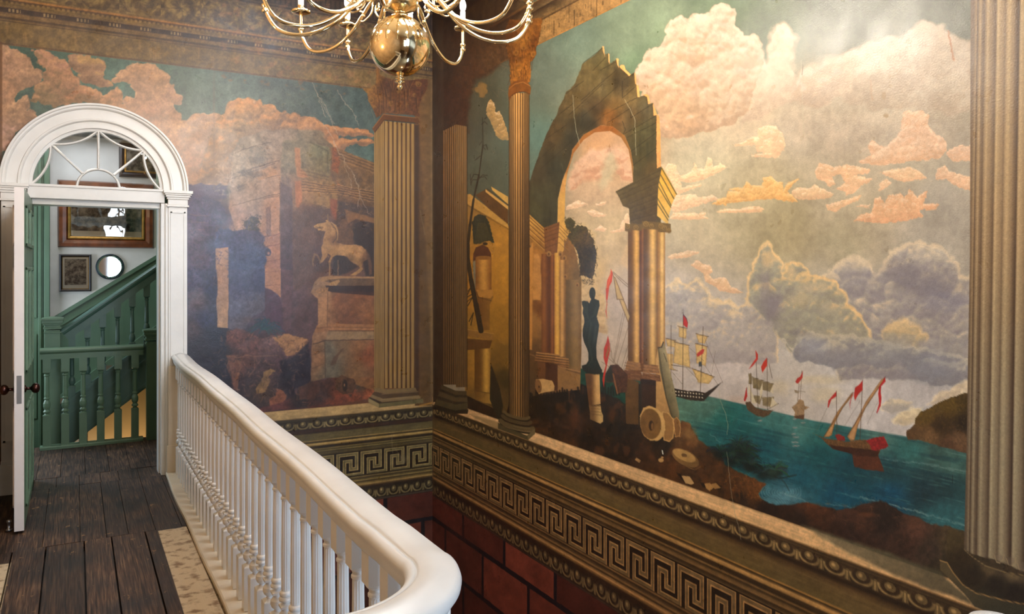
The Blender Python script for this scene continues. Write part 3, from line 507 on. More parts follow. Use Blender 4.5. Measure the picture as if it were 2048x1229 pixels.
    # palms and rocks by the water
    for (cx_, cy_, n_, l_, c_) in [(1440, 905, 26, 26, (18, 30, 26)), (1475, 895, 34, 36, (20, 40, 34)), (1490, 905, 30, 34, (16, 34, 28)), (1465, 920, 24, 26, (12, 26, 22)), (1530, 945, 30, 32, (20, 34, 32)), (1550, 940, 26, 30, (30, 50, 46)), (1500, 930, 26, 30, (14, 28, 24))]:
        rnd = random.Random(int(cx_))
        B(cx_, cy_ + 4, l_ * .8, l_ * .5, tuple(q * .8 for q in c_), .9, int(cx_))
        for i in range(n_):
            t = rnd.uniform(-3.3, .5); l = l_ * rnd.uniform(.6, 1.1); x1 = cx_ + l * math.cos(t); y1 = cy_ + l * .8 * math.sin(t)
            c = tuple(q * rnd.uniform(.7, 1.9) for q in c_)
            cv.line([(cx_, cy_), ((cx_ + x1) / 2, (cy_ + y1) / 2 - l * .12), (x1, y1 + l * .12)], c, 1.5, .8, 1.2)
    cv.line([(1540, 950), (1558, 958), (1592, 951)], (26, 40, 40), 3, .8, 2); cv.line([(1560, 955), (1572, 970), (1578, 982)], (40, 60, 60), 2.5, .6, 2)
    for (cx_, cy_, r_) in [(1465, 908, 8), (1475, 922, 7), (1545, 945, 12), (1506, 925, 9)]: B(cx_, cy_, r_, r_ * .7, (62, 92, 74), .35, int(cx_) + 3)
    # ---- ruined arch
    arch = [(1050, 385), (1060, 360), (1073, 323), (1079, 305), (1089, 279), (1096, 262), (1103, 248), (1108, 240), (1115, 228), (1118, 215), (1127, 198), (1132, 184), (1141, 178), (1150, 167), (1154, 155), (1162, 138), (1165, 128), (1186, 113), (1205, 94), (1209, 109), (1217, 107), (1219, 127), (1234, 118), (1237, 133), (1245, 131), (1259, 151), (1268, 145), (1273, 170), (1277, 172), (1279, 194), (1294, 189),
            (1298, 209), (1306, 206), (1312, 231), (1316, 250), (1316, 300), (1322, 334), (1322, 470), (1262, 470), (1258, 430), (1266, 365), (1266, 328), (1261, 300), (1250, 272), (1225, 253), (1201, 251), (1167, 270), (1145, 299), (1141, 320), (1125, 361), (1116, 398), (1115, 446), (1088, 458), (1050, 420)]
    archc = dict(p=1.7, r=150, pts=[(1180, 150, (90, 74, 44)), (1200, 120, (84, 72, 44)), (1150, 210, (88, 70, 42)), (1110, 270, (78, 60, 36)), (1080, 340, (62, 52, 34)), (1090, 400, (62, 58, 38)), (1110, 340, (50, 48, 34)), (1140, 280, (52, 48, 36)), (1170, 240, (56, 50, 36)), (1200, 220, (60, 46, 30)), (1210, 180, (94, 78, 48)), (1240, 170, (62, 50, 32)),
        (1230, 210, (104, 76, 40)), (1215, 238, (118, 74, 36)), (1260, 195, (98, 78, 46)), (1270, 230, (84, 66, 42)), (1290, 215, (78, 68, 46)), (1290, 260, (72, 66, 42)), (1290, 300, (66, 60, 36)), (1300, 340, (82, 64, 36)), (1280, 330, (70, 62, 38)), (1110, 430, (52, 48, 30)), (1070, 425, (70, 66, 42))])
    cv.poly(arch, archc, soft=1.4, wob=1.0, ws=6, tex=.16, ts=12, seed=110, streak=.08)
    def R1(p): return C(1030, 60, 4.0975, p)
    for p_ in [[(560, 270), (715, 150)], [(640, 330), (740, 230)], [(700, 330), (850, 250)], [(540, 580), (700, 440), (830, 330)], [(440, 700), (720, 440)], [(540, 720), (700, 590), (840, 460)], [(210, 1140), (480, 900), (700, 720)], [(175, 1080), (330, 940)], [(880, 560), (980, 470)], [(720, 700), (1000, 555)], [(950, 720), (1130, 605)],
               [(760, 760), (950, 640)], [(900, 850), (1160, 700)], [(920, 880), (1160, 760)], [(945, 1000), (1160, 840)], [(965, 1110), (1160, 970)], [(880, 420), (880, 550)], [(950, 650), (950, 720)], [(960, 380), (980, 350)], [(890, 410), (975, 360)], [(240, 900), (420, 780)], [(350, 700), (480, 600)], [(420, 520), (560, 420)], [(880, 750), (905, 820), (880, 870)]]:
        cv.line(R1(p_), (34, 26, 16), 1.1, .7, 1.2, wob=.6)
    for p_ in [[(715, 135), (730, 135), (735, 220), (722, 170)], [(765, 190), (775, 200), (775, 278), (766, 260)], [(828, 235), (848, 235), (850, 310), (840, 290)], [(870, 285), (895, 290), (905, 325), (950, 365), (935, 378), (890, 335), (855, 305)], [(978, 350), (990, 360), (995, 450), (985, 440)], [(995, 450), (1015, 455), (1022, 550), (1003, 550)],
               [(1045, 530), (1080, 525), (1095, 540), (1110, 600), (1092, 610), (1082, 550)], [(1130, 600), (1150, 650), (1165, 700), (1135, 700)], [(1162, 690), (1182, 705), (1192, 850), (1196, 1120), (1164, 1135), (1160, 1000), (1160, 800)]]:
        cv.poly(R1(p_), (214, 146, 84), soft=1, wob=.7, ws=3, tex=.1, seed=int(p_[0][0]))
    B(1233, 158, 10, 22, (48, 38, 24), .6, 41); B(1180, 250, 26, 14, (42, 38, 28), .5, 42); B(1218, 225, 18, 10, (124, 78, 36), .6, 43)
    # soffit ring of the opening
    so = [(1115, 446), (1116, 398), (1125, 361), (1141, 320), (1145, 299), (1167, 270), (1201, 251), (1225, 253), (1250, 272), (1261, 300), (1266, 328), (1266, 362), (1263, 330), (1257, 299), (1242, 275), (1220, 262), (1189, 265), (1167, 280), (1147, 307), (1135, 345), (1131, 372), (1129, 445), (1142, 466), (1119, 446)]
    cv.poly(so, dict(p=2, r=30, pts=[(1120, 430, (204, 152, 74)), (1122, 400, (206, 154, 80)), (1128, 370, (196, 140, 76)), (1140, 330, (150, 92, 40)), (1160, 280, (142, 88, 42)), (1210, 256, (130, 76, 36)), (1255, 290, (136, 90, 46))]), soft=1.5, tex=.08)
    # entablature block on the right pier
    def K(p): return C(860, 300, 4.096, p)
    cv.poly(K([(1520, 340), (1900, 140), (1870, 400), (1860, 540), (1850, 600), (1640, 600), (1630, 480), (1580, 460), (1550, 390)]), dict(lin=((1240, 380), (84, 70, 42), (1310, 440), (74, 56, 32))), soft=1, tex=.16, ts=6)
    for p_ in [[(1525, 350), (1890, 165)], [(1545, 378), (1880, 215)], [(1560, 405), (1875, 270)], [(1640, 440), (1865, 345)], [(1635, 480), (1862, 395)], [(1640, 520), (1860, 450)], [(1640, 580), (1855, 520)]]:
        cv.line(K(p_), (46, 38, 22), 2.0, .42, 2.2, wob=1); cv.line([(a_, b_ + 3) for a_, b_ in K(p_)], (104, 88, 54), 1.6, .28, 2.5, wob=1)
    cv.poly(K([(1900, 140), (1960, 240), (2022, 360), (2000, 402), (1976, 460), (1955, 550), (1950, 612), (1860, 540), (1870, 300), (1888, 200)]), dict(lin=((1318, 350), (206, 152, 56), (1345, 430), (206, 162, 84))), soft=1, tex=.08)
    for p_ in [[(1898, 150), (2020, 365)], [(1890, 205), (1998, 400)], [(1872, 250), (1975, 455)], [(1870, 300), (1972, 470)], [(1866, 400), (1955, 550)], [(1862, 440), (1950, 575)]]: cv.line(K(p_), (84, 74, 42), 2.2, .85, 1.3)
    # pier shafts
    def K8(p): return C(860, 580, 4.096, p)
    def shaft(x0, x1, y0, y1, lo, hi, pk=.6, w_=.28, a=1):
        def f(x, y):
            t = (x - x0) / (x1 - x0); g = np.exp(-((t - pk) / w_) ** 2)[..., None]
            return (np.asarray(lo, np.float32) * (1 - g) + np.asarray(hi, np.float32) * g)
        cv.rect(x0, y0, x1, y1, f, soft=1.1, tex=.06, a=a)
    cv.rect(1256, 455, 1330, 745, (112, 70, 34), soft=1)
    shaft(1256, 1280, 455, 728, (96, 62, 28), (212, 160, 86), .72); shaft(1279, 1288, 455, 728, (88, 48, 22), (128, 80, 40), .7); shaft(1287, 1315, 455, 735, (90, 60, 32), (216, 170, 100), .66); shaft(1315, 1330, 455, 740, (150, 106, 56), (222, 178, 108), .6)
    cv.poly([(1329, 690), (1338, 720), (1348, 840), (1312, 840), (1312, 720), (1316, 695)], (190, 150, 96), soft=1.2, tex=.08)
    for (x0, y0, x1, y1) in [(1250, 446, 1262, 464), (1262, 446, 1284, 462), (1284, 442, 1316, 460), (1316, 445, 1342, 466)]:
        cv.poly([(x0, y0), (x1, y0 + 3), (x1, y1), (x0, y1 - 2)], (102, 78, 40), soft=1.4, wob=1)
    for (cx_, cy_, r_) in [(1255, 453, 4.5), (1272, 455, 5), (1292, 448, 5.5), (1303, 452, 4.5), (1322, 452, 5), (1329, 456, 5), (1338, 462, 5)]:
        cv.ell(cx_, cy_, r_, r_, (134, 104, 54), soft=1); cv.ell(cx_, cy_ + .6, r_ * .62, r_ * .62, (92, 68, 34), soft=1.5); cv.ell(cx_, cy_, r_ * .3, r_ * .3, (140, 108, 56), soft=1.2)
    # bases and pedestals of the pier
    cv.poly([(1250, 752), (1278, 766), (1280, 850), (1252, 848)], (92, 64, 32), soft=1.2, tex=.12); cv.rect(1277, 768, 1283, 850, (44, 34, 24), soft=1.2)
    cv.poly([(1283, 756), (1312, 760), (1312, 830), (1283, 830)], (58, 36, 20), soft=1.2, tex=.15); cv.poly([(1312, 740), (1330, 745), (1346, 842), (1312, 842)], dict(lin=((1312, 740), (196, 150, 92), (1340, 840), (164, 124, 76))), soft=1.2, tex=.1)
    for p_, c_ in [([(1254, 722), (1280, 726), (1282, 742), (1250, 740)], (150, 106, 66)), ([(1248, 740), (1283, 746), (1286, 764), (1246, 756)], (112, 72, 44)), ([(1287, 728), (1316, 732), (1320, 748), (1286, 746)], (146, 102, 64)), ([(1285, 746), (1320, 750), (1322, 764), (1283, 760)], (118, 78, 48)), ([(1281, 758), (1312, 762), (1312, 772), (1281, 768)], (44, 28, 20))]:
        cv.poly(p_, c_, soft=1.4, wob=1, tex=.15, ts=4)
    for yy in (726, 732, 738, 748, 755): cv.line([(1250, yy), (1283, yy + 4)], (70, 42, 26), 1, .6, 1.2); cv.line([(1285, yy + 3), (1318, yy + 6)], (70, 42, 26), 1, .6, 1.2); cv.line([(1262, yy + 1), (1280, yy + 3)], (206, 160, 112), 1, .45, 1.5); cv.line([(1300, yy + 3), (1318, yy + 5)], (206, 160, 112), 1, .4, 1.5)
    cv.poly(K8([(1868, 475), (1895, 468), (1912, 428), (1925, 460), (1960, 640), (2000, 800), (2040, 1000), (2042, 1070), (1980, 1055), (1930, 880), (1880, 650)]), dict(lin=((1320, 760), (94, 84, 58), (1344, 752), (152, 138, 104))), soft=1.2, tex=.1)
    cv.line(K8([(1870, 480), (1895, 650), (1935, 880), (1985, 1055)]), (70, 60, 40), 2.5, .7, 2); cv.line(K8([(1870, 475), (1897, 470), (1912, 430)]), (50, 34, 20), 2.5, .9, 1.2); cv.line(K8([(1915, 520), (1940, 590)]), (60, 44, 26), 1.2, .8)
    # ---- building on the left of the sea view
    yel = dict(p=1.8, r=120, pts=[(940, 420, (150, 108, 46)), (1000, 470, (176, 122, 46)), (1005, 560, (182, 126, 44)), (940, 560, (170, 114, 36)), (1000, 650, (156, 110, 38)), (940, 740, (166, 118, 46)), (1010, 720, (124, 90, 36)), (990, 780, (96, 70, 36)), (945, 690, (160, 116, 44)), (1008, 760, (70, 56, 28))])
    cv.poly([(930, 395), (1020, 455), (1020, 800), (1012, 830), (930, 790)], yel, soft=1.2, tex=.12, ts=14)
    cv.poly(K([(300, 365), (330, 362), (640, 600), (640, 640), (480, 545), (300, 440)]), (196, 146, 70), soft=1.2, tex=.08); cv.poly(K([(370, 372), (460, 320), (640, 480), (640, 610), (480, 480)]), (92, 60, 28), soft=2, tex=.15)
    cv.poly(K([(455, 322), (640, 462), (640, 490), (455, 345)]), (208, 156, 82), soft=1); cv.poly(K([(500, 300), (640, 385), (640, 450), (510, 330)]), (206, 158, 80), soft=1); cv.line(K([(470, 320), (640, 450)]), (70, 52, 28), 2.2, .8)
    cv.line(K([(300, 450), (640, 650)]), (96, 64, 26), 2, .5, 2)
    cv.poly(K([(352, 915), (355, 850), (375, 800), (430, 778), (475, 800), (500, 850), (502, 895)]), (84, 46, 26), soft=1.5, tex=.1)
    cv.poly(K([(352, 915), (375, 905), (375, 1230), (352, 1000)]), (128, 116, 92), soft=2)
    def cyl(x0, x1, y0, y1, lo, hi, pk=.55, w_=.35): shaft(x0, x1, y0, y1, lo, hi, pk, w_)
    cyl(951, 983, 517, 590, (120, 72, 30), (204, 146, 68), .5); cv.ell(967, 516, 16, 4, (140, 92, 42), soft=1.5)
    cv.poly(K8([(380, 15), (510, 5), (520, 60), (490, 120), (490, 330), (400, 330), (395, 130)]), dict(lin=((955, 600), (110, 70, 30), (985, 600), (140, 98, 42))), soft=1.5, tex=.1)
    cv.poly(K8([(380, 0), (515, 0), (520, 40), (495, 70), (400, 60)]), (176, 122, 54), soft=1.4); cv.line(K8([(395, 60), (500, 90)]), (84, 52, 24), 2, .7)
    cyl(949, 982, 697, 786, (104, 68, 26), (204, 156, 70), .72, .25); cv.poly(K8([(300, 322), (520, 358), (522, 415), (330, 385), (300, 380)]), (142, 100, 46), soft=1.2, tex=.1); cv.poly(K8([(300, 400), (510, 415), (490, 480), (300, 495)]), (98, 64, 30), soft=1.6, tex=.1); cv.line(K8([(300, 324), (520, 360)]), (186, 138, 70), 1.4, .8)
    cv.poly(K8([(372, 830), (500, 845), (520, 880), (518, 940), (440, 925), (372, 895)]), dict(lin=((952, 790), (110, 76, 32), (985, 800), (190, 144, 66))), soft=1.4, tex=.1); cv.line(K8([(375, 830), (500, 850)]), (90, 60, 28), 1.5, .7)
    cv.poly(K8([(497, 600), (530, 690), (570, 800), (600, 960), (560, 1080), (490, 900)]), (46, 38, 26), soft=2)
    # trunk, fronds and hanging palm
    tr = [(965, 235), (966, 290), (958, 350), (947, 400), (940, 450), (936, 490), (936, 520), (942, 560), (952, 610), (962, 662)]
    for i in range(len(tr) - 1): cv.line(tr[i:i + 2], (42, 32, 20), 1.2 + i * 1.15, .95, 1.2)
    def C6(p): return C(700, 100, 5.12, p)
    for p_ in [[(1400, 690), (1380, 705)], [(1375, 735), (1345, 765)], [(1380, 735), (1405, 760)], [(1350, 940), (1325, 970)], [(1360, 985), (1395, 970), (1408, 1020)], [(1365, 995), (1385, 1020)], [(1330, 1090), (1280, 1130)]]: cv.line(C6(p_), (44, 34, 22), 1.6, .9)
    for p_ in [[(415, 50), (375, 80)], [(395, 205), (360, 200), (335, 250)], [(395, 245), (350, 245), (335, 275)], [(400, 240), (430, 205), (470, 210)], [(405, 225), (450, 220), (465, 240)], [(310, 1160), (340, 1120), (300, 1200)], [(335, 290), (330, 200)]]: cv.line(K(p_), (44, 34, 22), 1.6, .9)
    for p_ in [[(350, 60), (300, 100)], [(350, 60), (310, 130)], [(355, 190), (320, 260)], [(355, 190), (335, 290)], [(340, 40), (305, 60)]]: cv.line(K8(p_), (36, 32, 22), 2, .8)
    cv.poly(K([(345, 600), (365, 545), (410, 522), (460, 545), (490, 620), (510, 690), (525, 765), (480, 745), (440, 760), (360, 775), (350, 690)]), (44, 46, 32), soft=2, wob=2, ws=4, tex=.3, ts=3)
    for i in range(16): cv.line(K([(395 + i * 4, 600), (365 + i * 10, 770)]), (132, 100, 48), .9, .35)
    cv.ell(*K([(452, 770)])[0], 5, 3, (50, 34, 20), soft=2)
    # right part of the building: entablature, recessed shafts
    cv.poly([(1050, 425), (1088, 456), (1119, 446), (1142, 466), (1150, 500), (1163, 560), (1163, 700), (1160, 780), (1120, 785), (1055, 795)], dict(p=1.8, r=90, pts=[(1060, 520, (168, 112, 48)), (1075, 560, (176, 124, 62)), (1062, 640, (150, 104, 52)), (1070, 720, (96, 66, 34)), (1085, 620, (110, 66, 30)), (1092, 540, (120, 72, 34)), (1112, 600, (180, 130, 56)), (1125, 560, (140, 98, 48)), (1145, 620, (118, 88, 48)), (1150, 560, (112, 84, 46)), (1150, 700, (120, 88, 50)), (1130, 760, (140, 100, 60)), (1140, 740, (132, 98, 60)), (1090, 760, (76, 46, 26)), (1060, 760, (84, 62, 36))]), soft=1.4, tex=.12)
    cv.poly([(1050, 421), (1088, 456), (1088, 506), (1050, 478)], dict(lin=((1060, 430), (190, 138, 62), (1075, 495), (150, 100, 44))), soft=1, tex=.1)
    cv.poly([(1088, 456), (1119, 444), (1116, 512), (1090, 504)], (116, 72, 36), soft=1, tex=.12); cv.poly([(1119, 444), (1143, 466), (1134, 476), (1128, 500), (1120, 512), (1114, 510)], (200, 148, 70), soft=1, tex=.08)
    cv.poly([(1128, 478), (1150, 500), (1156, 520), (1128, 512)], (128, 88, 44), soft=1.5, tex=.1)
    for dy in (4, 11, 19, 28, 40): cv.line([(1052, 424 + dy), (1088, 457 + dy), (1118, 446 + dy)], (84, 50, 22), 1.5, .6, 1.3); cv.line([(1052, 426.5 + dy), (1088, 460 + dy)], (216, 168, 88), 1.1, .55, 1.2); cv.line([(1119, 446 + dy), (1136, 464 + dy)], (110, 76, 36), 1.4, .6)
    for (a_, b_, y0, y1, lo, hi, pk) in [(1083, 1098, 508, 706, (88, 48, 22), (132, 80, 38), .35), (1098, 1109, 510, 708, (72, 40, 20), (134, 78, 36), .6), (1109, 1120, 506, 712, (170, 112, 42), (218, 164, 74), .5), (1119, 1132, 520, 714, (104, 70, 34), (200, 148, 84), .4), (1132, 1158, 560, 738, (98, 74, 40), (138, 106, 62), .75)]: cyl(a_, b_, y0, y1, lo, hi, pk, .4)
    cv.poly(K([(850, 860), (885, 850), (905, 900), (905, 1230), (840, 1230)]), (180, 124, 62), soft=2, tex=.08); cv.poly([(1056, 490), (1066, 486), (1064, 700), (1055, 700)], (186, 126, 58), soft=3)
    for (cx_, cy_, r_) in [(1060, 492, 4), (1098, 508, 5), (1121, 508, 5), (1129, 516, 5), (1131, 553, 4), (1155, 570, 4)]: cv.ell(cx_, cy_, r_ * .9, r_ * 1.1, (156, 112, 60), soft=1.6); cv.ell(cx_ - .5, cy_ + 1, r_ * .45, r_ * .6, (104, 68, 36), soft=1.6)
    for (x0, x1, yy) in [(1074, 1096, 706), (1092, 1118, 708), (1112, 1136, 716)]:
        for k_ in range(4): cv.line([(x0 - k_, yy + k_ * 5), (x1 + k_ * .5, yy + k_ * 5 + 3)], (176 - 14 * k_, 124 - 12 * k_, 70 - 8 * k_), 3.2, .9, 1.5); cv.line([(x0 - k_, yy + k_ * 5 + 2.5), (x1, yy + k_ * 5 + 5)], (66, 40, 22), 1.2, .7, 1.2)
    cv.poly(K8([(885, 590), (950, 600), (950, 800), (885, 720)]), (104, 66, 36), soft=1.4, tex=.1); cv.poly(K8([(945, 595), (1045, 615), (1045, 830), (945, 800)]), (78, 46, 26), soft=1.4, tex=.12); cv.poly(K8([(1045, 640), (1130, 650), (1230, 690), (1230, 790), (1050, 830)]), (146, 106, 62), soft=1.4, tex=.1)
    cv.line(K8([(1050, 630), (1230, 672)]), (180, 130, 82), 2, .6); cv.line(K8([(800, 520), (860, 545)]), (140, 100, 60), 3, .6); cv.line(K8([(1115, 655), (1232, 690)]), (80, 50, 34), 1.5, .7)
    # bushes along the ground edge
    for i in range(34):
        xx = 1060 + i * 5.4; yy = 792 - .09 * (xx - 1060); cv.line([(xx, yy + 14), (xx + random.Random(i).uniform(-2, 2), yy - random.Random(i + 50).uniform(0, 10))], (30, 22, 14), 3.4, .85, 2)
    # dark tree beyond
    cv.poly(K([(1100, 590), (1130, 560), (1160, 560), (1190, 590), (1180, 640), (1210, 615), (1280, 630), (1300, 680), (1340, 740), (1365, 850), (1355, 930), (1345, 1000), (1335, 1060), (1280, 1040), (1230, 1030), (1220, 900), (1190, 800), (1140, 740), (1120, 700), (1160, 680), (1110, 630)]), dict(p=2, r=60, pts=[(1150, 460, (66, 58, 30)), (1165, 475, (84, 62, 30)), (1175, 510, (44, 34, 18)), (1180, 540, (54, 40, 20)), (1140, 445, (70, 62, 30))]), soft=1.5, wob=3, ws=4, tex=.35, ts=4, seed=130)
    tp = K([(1100, 570), (1160, 550), (1190, 600), (1280, 620), (1340, 740), (1375, 850), (1350, 1050), (1230, 1020), (1210, 850), (1130, 700)])
    cv.dabs(tp, 420, 4.5, [(60, 46, 22), (40, 30, 16), (84, 66, 32), (30, 24, 14), (98, 74, 36), (52, 52, 26)], .75, 7)
    cv.dabs([(1165, 560), (1187, 560), (1187, 570), (1168, 566)], 30, 5, [(44, 34, 18)], .7, 8)
    # statue on its plinth
    cv.poly([(1170, 748), (1199, 746), (1201, 809), (1178, 812)], lambda x, y: (np.asarray((96, 62, 32), np.float32) + np.asarray((112, 100, 70), np.float32) * smooth(.35, .85, (x - 1170) / 30)[..., None]), soft=1.2, tex=.08)
    cv.poly(K8([(1300, 945), (1398, 950), (1405, 1000), (1418, 1030), (1418, 1080), (1395, 1098), (1310, 1062), (1310, 1000)]), lambda x, y: (np.asarray((112, 80, 46), np.float32) + np.asarray((100, 92, 64), np.float32) * smooth(.3, .9, (x - 1176) / 28)[..., None]), soft=1.2, tex=.1)
    for yy in (812, 817, 823, 829): cv.line([(1178, yy), (1203, yy + 2)], (92, 66, 38), 1.2, .6, 1.2)
    st = K8([(1245, 95), (1260, 90), (1292, 95), (1305, 112), (1320, 78), (1315, 40), (1350, 40), (1348, 75), (1385, 88), (1390, 130), (1378, 175), (1365, 225), (1378, 260), (1386, 290), (1378, 350), (1370, 400), (1362, 470), (1365, 560), (1380, 600), (1398, 640), (1410, 660), (1405, 692), (1350, 695), (1290, 682), (1245, 642), (1245, 622), (1280, 610), (1298, 580), (1298, 520), (1285, 480), (1262, 430), (1250, 375), (1252, 320), (1265, 265), (1262, 230), (1250, 190), (1256, 150), (1245, 120)])
    cv.poly(st, (30, 36, 26), soft=1.2, tex=.2, ts=4); cv.ell(1184.7, 587, 6.3, 12, (30, 34, 26), soft=1.2)
    for p_ in [[(1290, 110), (1285, 200), (1300, 240)], [(1365, 130), (1350, 200), (1300, 255)], [(1320, 270), (1300, 420), (1330, 590)], [(1360, 300), (1345, 420)], [(1340, 20), (1345, 50)], [(1260, 110), (1275, 190)], [(1300, 620), (1330, 560)]]: cv.line(K8(p_), (64, 76, 58), 2.4, .45, 3)
    for p_ in [[(1300, 120), (1305, 230)], [(1275, 250), (1370, 230)], [(1300, 300), (1280, 420)], [(1340, 300), (1320, 480)]]: cv.line(K8(p_), (14, 16, 12), 1.6, .6, 2)
    cv.poly(K8([(1245, 622), (1300, 635), (1410, 655), (1405, 695), (1280, 682), (1250, 655)]), (36, 34, 22), soft=1.2)
    # red pennants and the moored boat
    cv.poly(K([(1482, 975), (1498, 1010), (1490, 1080), (1468, 1120), (1462, 1170), (1455, 1229), (1442, 1229), (1445, 1130), (1452, 1070), (1475, 1020)]), (198, 60, 26), soft=1, seed=3); cv.line(K([(1485, 990), (1470, 1070), (1452, 1130)]), (218, 120, 50), 1.4, .7)
    cv.poly(K8([(1440, -10), (1460, -10), (1450, 60), (1452, 120), (1445, 160), (1450, 238), (1438, 180), (1448, 110), (1442, 60)]), (184, 58, 32), soft=1)
    cv.poly(K8([(1458, 375), (1470, 430), (1475, 500), (1460, 560), (1450, 620), (1438, 680), (1424, 800), (1412, 740), (1422, 680), (1440, 620), (1422, 560), (1425, 480), (1445, 430)]), (186, 48, 28), soft=1); cv.poly(K8([(1462, 440), (1468, 500), (1445, 560), (1438, 540), (1455, 480)]), (150, 96, 50), soft=1.2)
    for p_ in [[(1500, 1010), (1580, 1090), (1640, 1140)], [(1498, 1020), (1560, 1200), (1600, 1300)], [(1500, 1000), (1640, 1120)]]: cv.line(K(p_), (96, 72, 50), 1, .8)
    cv.poly(K8([(1520, -10), (1545, -10), (1600, 110), (1640, 220), (1622, 270), (1560, 110)]), (190, 158, 108), soft=1.2, rim=((110, 80, 50), 2.5)); cv.poly(K([(1500, 1030), (1520, 1050), (1590, 1229), (1530, 1229)]), (190, 158, 108), soft=1.2, rim=((110, 80, 50), 2.5))
    for p_ in [[(1595, 200), (1510, 590)], [(1580, 190), (1500, 600)], [(1625, 300), (1530, 610)], [(1620, 460), (1570, 640)], [(1475, 440), (1490, 560), (1525, 610)], [(1405, 590), (1480, 640)], [(1460, 560), (1520, 610)], [(1625, 520), (1585, 650)]]: cv.line(K8(p_), (92, 70, 50), .8, .7)
    cv.poly(K8([(1480, 615), (1540, 610), (1590, 670), (1620, 700), (1610, 840), (1540, 850), (1500, 760), (1440, 760), (1440, 680)]), (76, 46, 28), soft=1.4, wob=1, tex=.3, ts=4); cv.poly(K8([(1440, 690), (1480, 615), (1500, 700), (1490, 760), (1445, 750)]), (42, 40, 28), soft=1.5)
    cv.line(K8([(1500, 690), (1535, 850)]), (140, 88, 48), 3, .8)
    # stone drums and blocks
    cv.poly(K8([(870, 735), (920, 730), (1000, 745), (1022, 790), (1015, 830), (930, 845), (890, 855), (862, 800)]), (196, 152, 96), soft=1.3, wob=.8, tex=.08); cv.ell(*K8([(888, 790)])[0], 6.5, 14, (128, 88, 50), soft=1.3, rot=-.15); cv.ell(*K8([(893, 795)])[0], 1.5, 2.5, (60, 36, 20), soft=1.2); cv.line(K8([(940, 845), (1010, 835)]), (90, 60, 34), 2.5, .6, 2)
    def R6(p): return C(1200, 780, 4.0975, p)
    cv.poly(R6([(600, 250), (625, 225), (655, 255), (664, 330), (655, 385), (615, 390)]), (128, 88, 48), soft=1.3, wob=1.2, ws=4, rim=((196, 146, 86), 2.4), seed=5)
    cv.poly(R6([(510, 180), (560, 190), (600, 235), (612, 320), (600, 400), (570, 428), (520, 415)]), (150, 108, 60), soft=1.3, wob=1.4, ws=4, rim=((214, 168, 104), 3), seed=6)
    cv.poly(R6([(355, 150), (400, 132), (460, 150), (505, 190), (530, 260), (535, 330), (515, 390), (470, 418), (410, 415), (360, 380), (330, 300), (325, 220)]), (206, 162, 100), soft=1.3, wob=1.4, ws=4, tex=.08, seed=7)
    cv.ell(*R6([(415, 280)])[0], 21, 31, (122, 86, 44), soft=2, rot=-.12, tex=.12); cv.ell(*R6([(420, 295)])[0], 5, 10, (56, 36, 20), soft=2); cv.ell(*R6([(428, 300)])[0], 2.5, 7, (128, 88, 46), soft=1.5)
    cv.ell(*R6([(700, 560)])[0], 30, 15, (124, 90, 50), soft=1.4, rot=.5, tex=.15); cv.ell(*R6([(690, 540)])[0], 25, 10, (176, 136, 80), soft=1.5, rot=.42, tex=.12); cv.ell(*R6([(690, 538)])[0], 6, 3.6, (110, 78, 44), soft=1.5, rot=.3); cv.line(R6([(720, 640), (780, 655), (830, 630)]), (150, 112, 64), 1.2, .6)
    cv.poly(R6([(285, 575), (300, 558), (335, 580), (322, 600)]), (176, 132, 84), soft=1.2); cv.ell(*R6([(500, 578)])[0], 5.5, 4, (190, 148, 92), soft=1.2); cv.ell(*R6([(510, 556)])[0], 2.8, 2, (180, 138, 88), soft=1.2); cv.line(R6([(510, 500), (515, 525)]), (226, 226, 216), 2.4, .95)
    cv.poly(R6([(625, 680), (660, 690), (730, 770), (690, 765)]), (36, 22, 14), soft=2); cv.poly(R6([(668, 705), (735, 712), (772, 768), (750, 778), (700, 768)]), (188, 148, 98), soft=1.2, tex=.08)
    cv.poly(R6([(820, 760), (1000, 790), (990, 820), (840, 800)]), (34, 22, 14), soft=2.5); cv.poly(R6([(855, 770), (900, 765), (935, 800), (900, 832), (870, 810)]), (166, 122, 72), soft=1.2, tex=.1); cv.poly(R6([(910, 775), (950, 765), (990, 805), (940, 815)]), (160, 116, 66), soft=1.2, tex=.1)
    # ---- painted dado: ledge, mouldings, key, blocks
    cv.zprofile([(.402, (150, 118, 76)), (.396, (206, 172, 122)), (.335, (198, 164, 114)), (.329, (120, 92, 56)), (.323, (56, 42, 26)), (.310, (72, 58, 36))])
    cv.eggs(.250, .312, 3.751 + .062, .124, -1, (52, 38, 24), (96, 80, 50), (160, 134, 86))
    cv.zprofile([(.250, (44, 32, 20)), (.238, (40, 28, 18)), (.222, (72, 54, 32)), (.20, (96, 78, 46)), (.128, (90, 76, 44)), (.120, (150, 112, 56)), (.114, (50, 38, 22)), (.106, (96, 74, 42)), (.098, (176, 138, 82)), (.086, (150, 116, 66)), (.078, (58, 42, 24)), (.062, (46, 34, 20)), (.052, (118, 90, 52)), (.044, (56, 42, 24)), (.030, (104, 80, 48)), (.018, (112, 86, 50)), (.012, (52, 38, 22)), (-.004, (72, 56, 34)), (-.012, (110, 84, 50)), (-.022, (48, 36, 22))])
    cv.key(-.225, -.022, 4.068 + .006, .2125, -1, (104, 84, 54), (168, 128, 78), (36, 26, 18), lw=.135)
    cv.zprofile([(-.225, (46, 34, 22)), (-.238, (120, 90, 54)), (-.246, (52, 38, 24)), (-.262, (84, 64, 40)), (-.272, (130, 98, 58)), (-.282, (56, 40, 24)), (-.292, (120, 92, 56)), (-.304, (172, 130, 80)), (-.314, (120, 88, 50)), (-.330, (50, 34, 22)), (-.352, (44, 30, 20))])
